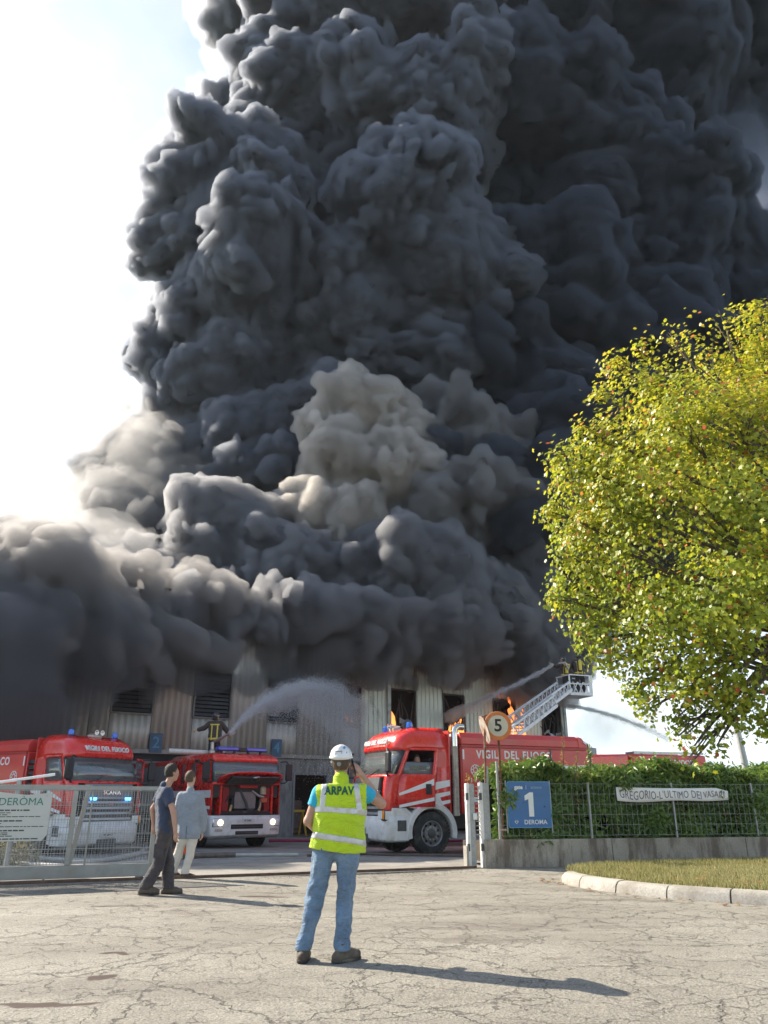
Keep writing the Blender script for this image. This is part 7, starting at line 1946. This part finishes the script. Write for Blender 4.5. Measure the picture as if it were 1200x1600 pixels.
mb = MB(); mb.lathe([(.02, 0), (.02, .018), (.001, .02)], P(-.105, 0, -.026), (0, -1, 0), 14); mb.build('ratchet', GREY, hm)
mb = MB()
for k in range(3):
    for u in range(5): x = -.032 + u * .014; mb.box(P(-.128 + .002 * k, x, .086 - k * .016), (.012, .008, .006))
mb.build('sticker', mat('sticker_ink', (.12, .12, .13), .6), hm, kind='stuff')
for a, b_ in ((.045, .12), (.06, .075)): mb = MB(); mb.lathe([(.012, 0), (.012, .004), (.001, .005)], P(-.098, a, b_), (.35, -.9, .4), 12); mb.build('badge', mat('badge_blue', (.12, .2, .4), .5), hm)
BOOT = mat('boot_brown', (.075, .055, .038), .75, var=.3, scale=20, dirt=((.2, .17, .12), 8, .5, .6)); SOLE = mat('boot_sole', (.03, .028, .025), .85, var=.3, scale=20, dirt=((.25, .22, .17), 7, .5, .6))
LIME = mat('lime_lace', (.25, .75, .08), .6)
for s in 'lr': B.shoe(s, .0065, BOOT, SOLE, LIME, .03, 1.06)
ph = empty('phone', tuple(np.array(root.location) + phone_c + V(.0, .0, .0)), 0, 'dark smartphone held at the ear of the person in the hi-vis vest', 'phone')
mb = MB(); mb.box((0, 0, 0), (.010, .072, .150), Euler((R(-28), R(-14), R(8)))); mb.build('case', BLACK, ph, bevel=.006)
mb = MB(); mb.box((-.0062, 0, 0), (.001, .064, .138), Euler((R(-28), R(-14), R(8)))); mb.build('screen', mat('phone_screen', (.02, .02, .03), .1), ph)

# ---- man in navy polo and work trousers, walking right
g0 = ground_point(251, 1398); root = empty('person', (g0.x, g0.y, 0), 0, 'person in navy polo shirt and dark work trousers walking beside the mesh gate', 'person')
L = Lpx(root, g0.y)
J = dict(head=L(269, 1207, .02), sh_l=L(254, 1238, .17), sh_r=L(261, 1238, -.17), hip_l=L(256, 1300, .09), hip_r=L(257, 1300, -.09), kn_l=L(262, 1347, .10), kn_r=L(247, 1352, -.08), an_l=L(263, 1384, .10), an_r=L(227, 1388, -.10),
         el_l=L(239, 1264, .22), wr_l=L(240, 1287, .24), el_r=L(271, 1268, -.24), wr_r=L(274, 1299, -.27))
J['an_l'][2] = .09; J['an_r'][2] = .11; J['toe_l'] = J['an_l'] + V(.17, .03, -.06); J['toe_r'] = J['an_r'] + V(.16, .0, -.07)
B = Body(root, J, (.75, .66, .05), 1.0, 1.0); B.fw = un(V(1, .15, 0)); B.flat = (B.fw, .74)
B.hands = dict(l=((.0, .1, -1), (.6, .8, 0), .4, -1), r=((.12, -.05, -1), (.5, .9, 0), .45, 1))
B.skin(.0105, SKIN)
B.trousers(.011, cloth('work_trousers', (.055, .048, .052), .2, 6, .8, .9, dirt=((.10, .075, .06), 5, .48, .7)), .026, .010, .012, 21)
B.top('polo_shirt', .011, cloth('navy_polo', (.030, .045, .085), .15, 6, .6), .020, .62, -.01, .007, 23, collar=.02)
for s, t in (('l', 0), ('r', 1)):
    k = lerp(J['hip_' + s], J['kn_' + s], .55); mb = MB(); out = -B.r if s == 'l' else B.r
    mb.box(tuple(k + (V(0, .115, 0) if s == 'l' else V(0, -.115, 0))), (.15, .02, .19)); mb.build('pocket', MATS['work_trousers'], root, bevel=.008)
B.hair(.009, HAIR_D, low=-.01, thick=.010)
SHOE2 = mat('shoe_taupe', (.10, .075, .055), .8, var=.25, scale=20)
for s in 'lr': B.shoe(s, .009, SHOE2, SOLE, None, .0, 1.12)

# ---- man in grey jacket and cream trousers
g0 = ground_point(290, 1374); root = empty('person', (g0.x, g0.y, 0), 0, 'person in grey blazer and cream trousers standing before the crew cab engine', 'person')
L = Lpx(root, g0.y)
J = dict(head=L(298, 1216, .03), sh_l=L(283, 1244, .04), sh_r=L(311, 1243, -.02), hip_l=L(288, 1305, .02), hip_r=L(302, 1305, .0), kn_l=L(277, 1338, .10), kn_r=L(296, 1338, .03), an_l=L(271, 1362, .12), an_r=L(288, 1367, .02),
         el_l=L(276, 1275, .06), wr_l=L(282, 1295, .26), el_r=L(318, 1274, .0), wr_r=L(316, 1300, .06))
J['an_l'][2] = .10; J['an_r'][2] = .09; J['toe_l'] = J['an_l'] + V(.05, .16, -.06); J['toe_r'] = J['an_r'] + V(.13, .10, -.06)
B = Body(root, J, (.45, .9, .0), .96, 1.0)
B.hands = dict(l=((.1, .3, -1), (1, .3, 0), .5, 1), r=((-.05, .25, -1), (-1, .2, 0), .5, 1))
B.skin(.0105, SKIN_P)
B.trousers(.011, cloth('cream_trousers', (.68, .63, .54), .1, 5, .7), .012, .006, .002, 31)
B.top('blazer', .011, cloth('grey_blazer', (.27, .30, .335), .12, 7, .6), .022, 1.9, -.06, .006, 33, collar=.02, flare=.006)
B.hair(.009, HAIR_B, low=-.012, thick=.008)
ch = (J['sh_l'] + J['sh_r']) / 2; mb = MB(); mb.lathe([(.064, 0), (.069, .02), (.062, .045), (.056, .045)], ch + V(0, .0, .075), (0, .1, 1), 18); mb.build('shirt_collar', cloth('white_shirt', (.7, .7, .7), .05, 5, .3), root)
pv = (J['hip_l'] + J['hip_r']) / 2; mb = MB(); mb.beam(pv - B.fw * .118 + V(0, 0, -.05), pv - B.fw * .132 + V(0, 0, .16), .006, .01); mb.build('vent_seam', cloth('blazer_seam', (.10, .11, .13), .1, 7, .4), root)
LEATH = mat('shoe_leather', (.06, .03, .02), .5, var=.25, scale=20)
for s in 'lr': B.shoe(s, .009, LEATH, SOLE, None, -.015, 1.0)

# ---- firefighters
TURN = cloth('turnout_coat', (.060, .048, .042), .2, 6, .6, .9); TURN_D = cloth('turnout_black', (.025, .024, .024), .2, 6, .6)
YTAPE = mat('yellow_tape', (.62, .52, .08), .5, var=.12, scale=12); FHELM = mat('fire_helmet', (.03, .03, .035), .3, var=.2, scale=8, coat=.4)
GLOVE = mat('glove_yellow', (.55, .42, .12), .8, var=.2, scale=16)
def firefighter(loc, label, pose, face, vox=.016, scale=1.0, tank=False):
    root = empty('person', loc, 0, label, 'person', 'firefighters at work')
    J = dict(head=(0, 0, 1.66), sh_l=(-.19, 0, 1.44), sh_r=(.19, 0, 1.44), hip_l=(-.09, 0, .93), hip_r=(.09, 0, .93), kn_l=(-.12, .03, .5), kn_r=(.12, .03, .5), an_l=(-.13, 0, .1), an_r=(.13, 0, .1), toe_l=(-.14, .17, .03), toe_r=(.15, .17, .03))
    J.update(pose); B = Body(root, J, face, 1.05 * scale, 1.0); J = B.J
    B.hands = dict(l=(J['wr_l'] - J['el_l'], (0, 0, -1), .6, 1), r=(J['wr_r'] - J['el_r'], (0, 0, -1), .6, 1))
    B.skin(.012, SKIN)
    B.trousers(vox, TURN_D, .03, .008, .012, 41)
    F = B.top('coat', vox, TURN, .036, 1.92, -.08, .008, 43, collar=.05, ret=True); link('coat', F.mesh('coat', [TURN]), root)
    ch = (J['sh_l'] + J['sh_r']) / 2; pv = (J['hip_l'] + J['hip_r']) / 2
    band(F, ch - V(0, 0, .06), V(0, 0, 1), .028, .005, vox, 'reflective_band', YTAPE, root, keep=[(ch + B.r * .17, B.r), (ch - B.r * .17, -B.r)])
    band(F, pv - V(0, 0, .03), V(0, 0, 1), .035, .005, vox, 'reflective_band', YTAPE, root, keep=[(ch + B.r * .25, B.r), (ch - B.r * .25, -B.r)])
    for sd in (-1, 1): band(F, ch + B.r * sd * .10, B.r, .026, .006, vox, 'reflective_band', YTAPE, root, keep=[(ch - V(0, 0, .08), V(0, 0, 1)), (ch + B.r * .18, B.r), (ch - B.r * .18, -B.r)])
    for s in 'lr':
        c = lerp(J['el_' + s], J['wr_' + s], .9); G = Field(c - .2, c + .2, .011); G.capsule(c, J['wr_' + s], .05, .046); h = un(J['wr_' + s] - J['el_' + s]); hand(G, J['wr_' + s], h, V(0, 0, -1), 1.25, .6, 1); link('glove', G.mesh('glove', [GLOVE]), root)
    F = Field(J['head'] - .22, J['head'] + .25, .009); P = B.P; F.ellipsoid(P(-.01, 0, .03), V(.115, .14, .125), 0, B.rot); F.plane(P(0, 0, -.02), un(V(0, 0, -1) + B.f * .4))
    F.capsule(P(-.12, 0, .1), P(.1, 0, .13), .018, .018, .02); hm = empty('helmet', (0, 0, 0), parent=root); link('shell', F.mesh('shell', [FHELM]), hm)
    F = Field(J['head'] - .22, J['head'] + .25, .009); F.capsule(P(-.06, -.06, -.06), P(-.06, .06, -.06), .06, .06); F.plane(P(0, 0, -.01), (0, 0, 1)); link('neck_guard', F.mesh('neck_guard', [TURN_D]), hm)
    mb = MB(); mb.lathe([(.118, 0), (.12, .02), (.116, .02)], P(-.01, 0, .012), (0, 0, 1), 24); mb.build('helmet_band', YTAPE, hm)
    for s in 'lr': B.shoe(s, .012, RUBBER, SOLE, None, .02, 1.15)
    if tank:
        bp = -B.fw * .23 + ch - V(0, 0, .22); m_ = empty('air_set', (0, 0, 0), parent=root)
        mb = MB(); mb.lathe([(.001, -.25), (.07, -.22), (.075, .18), (.05, .23), (.001, .25)], bp, (0, 0, 1), 16); mb.build('cylinder', mat('cylinder_yellow', (.62, .5, .05), .4, var=.1), m_)
        mb = MB(); mb.box(bp + B.fw * .07, (.22, .05, .5)); mb.build('backplate', BLACK, m_, bevel=.01)
    return root
p = ray_point(333, 1187, 28.2)
firefighter((p.x, p.y, 2.42), 'firefighter in dark coat with yellow stripes aiming the roof monitor of the crew cab engine',
            dict(el_l=(-.40, .05, 1.28), wr_l=(-.62, .08, 1.22), el_r=(.34, .12, 1.24), wr_r=(.42, .30, 1.10)), (.55, .8, 0))
c = Vector(CAGE)
firefighter((c.x - .30, c.y + .0, c.z + .06), 'firefighter crouched at the left of the ladder cage directing the water jet',
            dict(head=(-.12, .1, 1.52), sh_l=(-.2, .02, 1.3), sh_r=(.14, .0, 1.3), el_l=(-.42, .1, 1.2), wr_l=(-.62, .05, 1.3), el_r=(.02, -.25, 1.15), wr_r=(-.25, -.3, 1.25), hip_l=(-.08, .05, .86), hip_r=(.1, .05, .86)), (-.9, .4, 0), tank=True)
firefighter((c.x + .27, c.y + .0, c.z + .06), 'firefighter with yellow air cylinder standing at the right of the ladder cage',
            dict(el_l=(-.26, .18, 1.2), wr_l=(-.12, .35, 1.15), el_r=(.3, .18, 1.2), wr_r=(.2, .35, 1.12)), (-.3, .9, 0), tank=True)
# driver in the right cab, leaning towards the open window
M = Matrix.Translation(Vector((-.49, 22.28, -.05))) @ Matrix.Rotation(R(204.5), 4, 'Z')
d0 = M @ Vector((-1.12, .80, 1.36))
root = empty('person', d0, R(204.5), 'driver in dark jacket sitting in the right fire engine looking out of its window', 'person')
J = dict(head=(.06, .20, 1.00), sh_l=(-.02, .20, .72), sh_r=(0, -.18, .72), hip_l=(-.08, .09, .28), hip_r=(-.08, -.09, .28), kn_l=(.36, .1, .3), kn_r=(.36, -.12, .3), an_l=(.45, .1, -.06), an_r=(.45, -.12, -.06), toe_l=(.55, .1, -.09), toe_r=(.55, -.12, -.09),
         el_l=(.12, .30, .52), wr_l=(.34, .24, .62), el_r=(.15, -.2, .5), wr_r=(.38, -.1, .62))
B = Body(root, J, (.35, .95, -.05), 1.0, 1.05); B.fw = V(1, 0, 0); B.flat = (B.fw, .74)
B.hands = dict(l=((1, 0, .2), (0, 0, -1), .7, -1), r=((1, 0, .2), (0, 0, -1), .7, 1))
B.skin(.011, SKIN); B.trousers(.016, TURN_D, .02, .006, .0, 51); B.top('jacket', .014, cloth('dark_jacket', (.03, .03, .036), .2, 6, .5), .022, 1.9, .04, .006, 53, collar=.03)
B.hair(.009, HAIR_D, low=.0, thick=.012)
# ------------------------------------------------------------------ autumn haze between here and the hills
m, n, l = nodes_of('haze_air'); n.remove(n['Principled BSDF'])
v = n.new('ShaderNodeVolumePrincipled'); v.inputs['Color'].default_value = (.80, .88, 1.0, 1); v.inputs['Density'].default_value = .00018; v.inputs['Anisotropy'].default_value = .2
l.new(v.outputs[0], n['Material Output'].inputs['Volume'])
top = max((o.matrix_world @ Vector(c)).z for o in COL.objects if o.type == 'MESH' for c in o.bound_box)
mb = MB(); mb.span((-9200, -60, -45), (9200, 9200, 560)); o = mb.build('haze', m, kind='stuff')
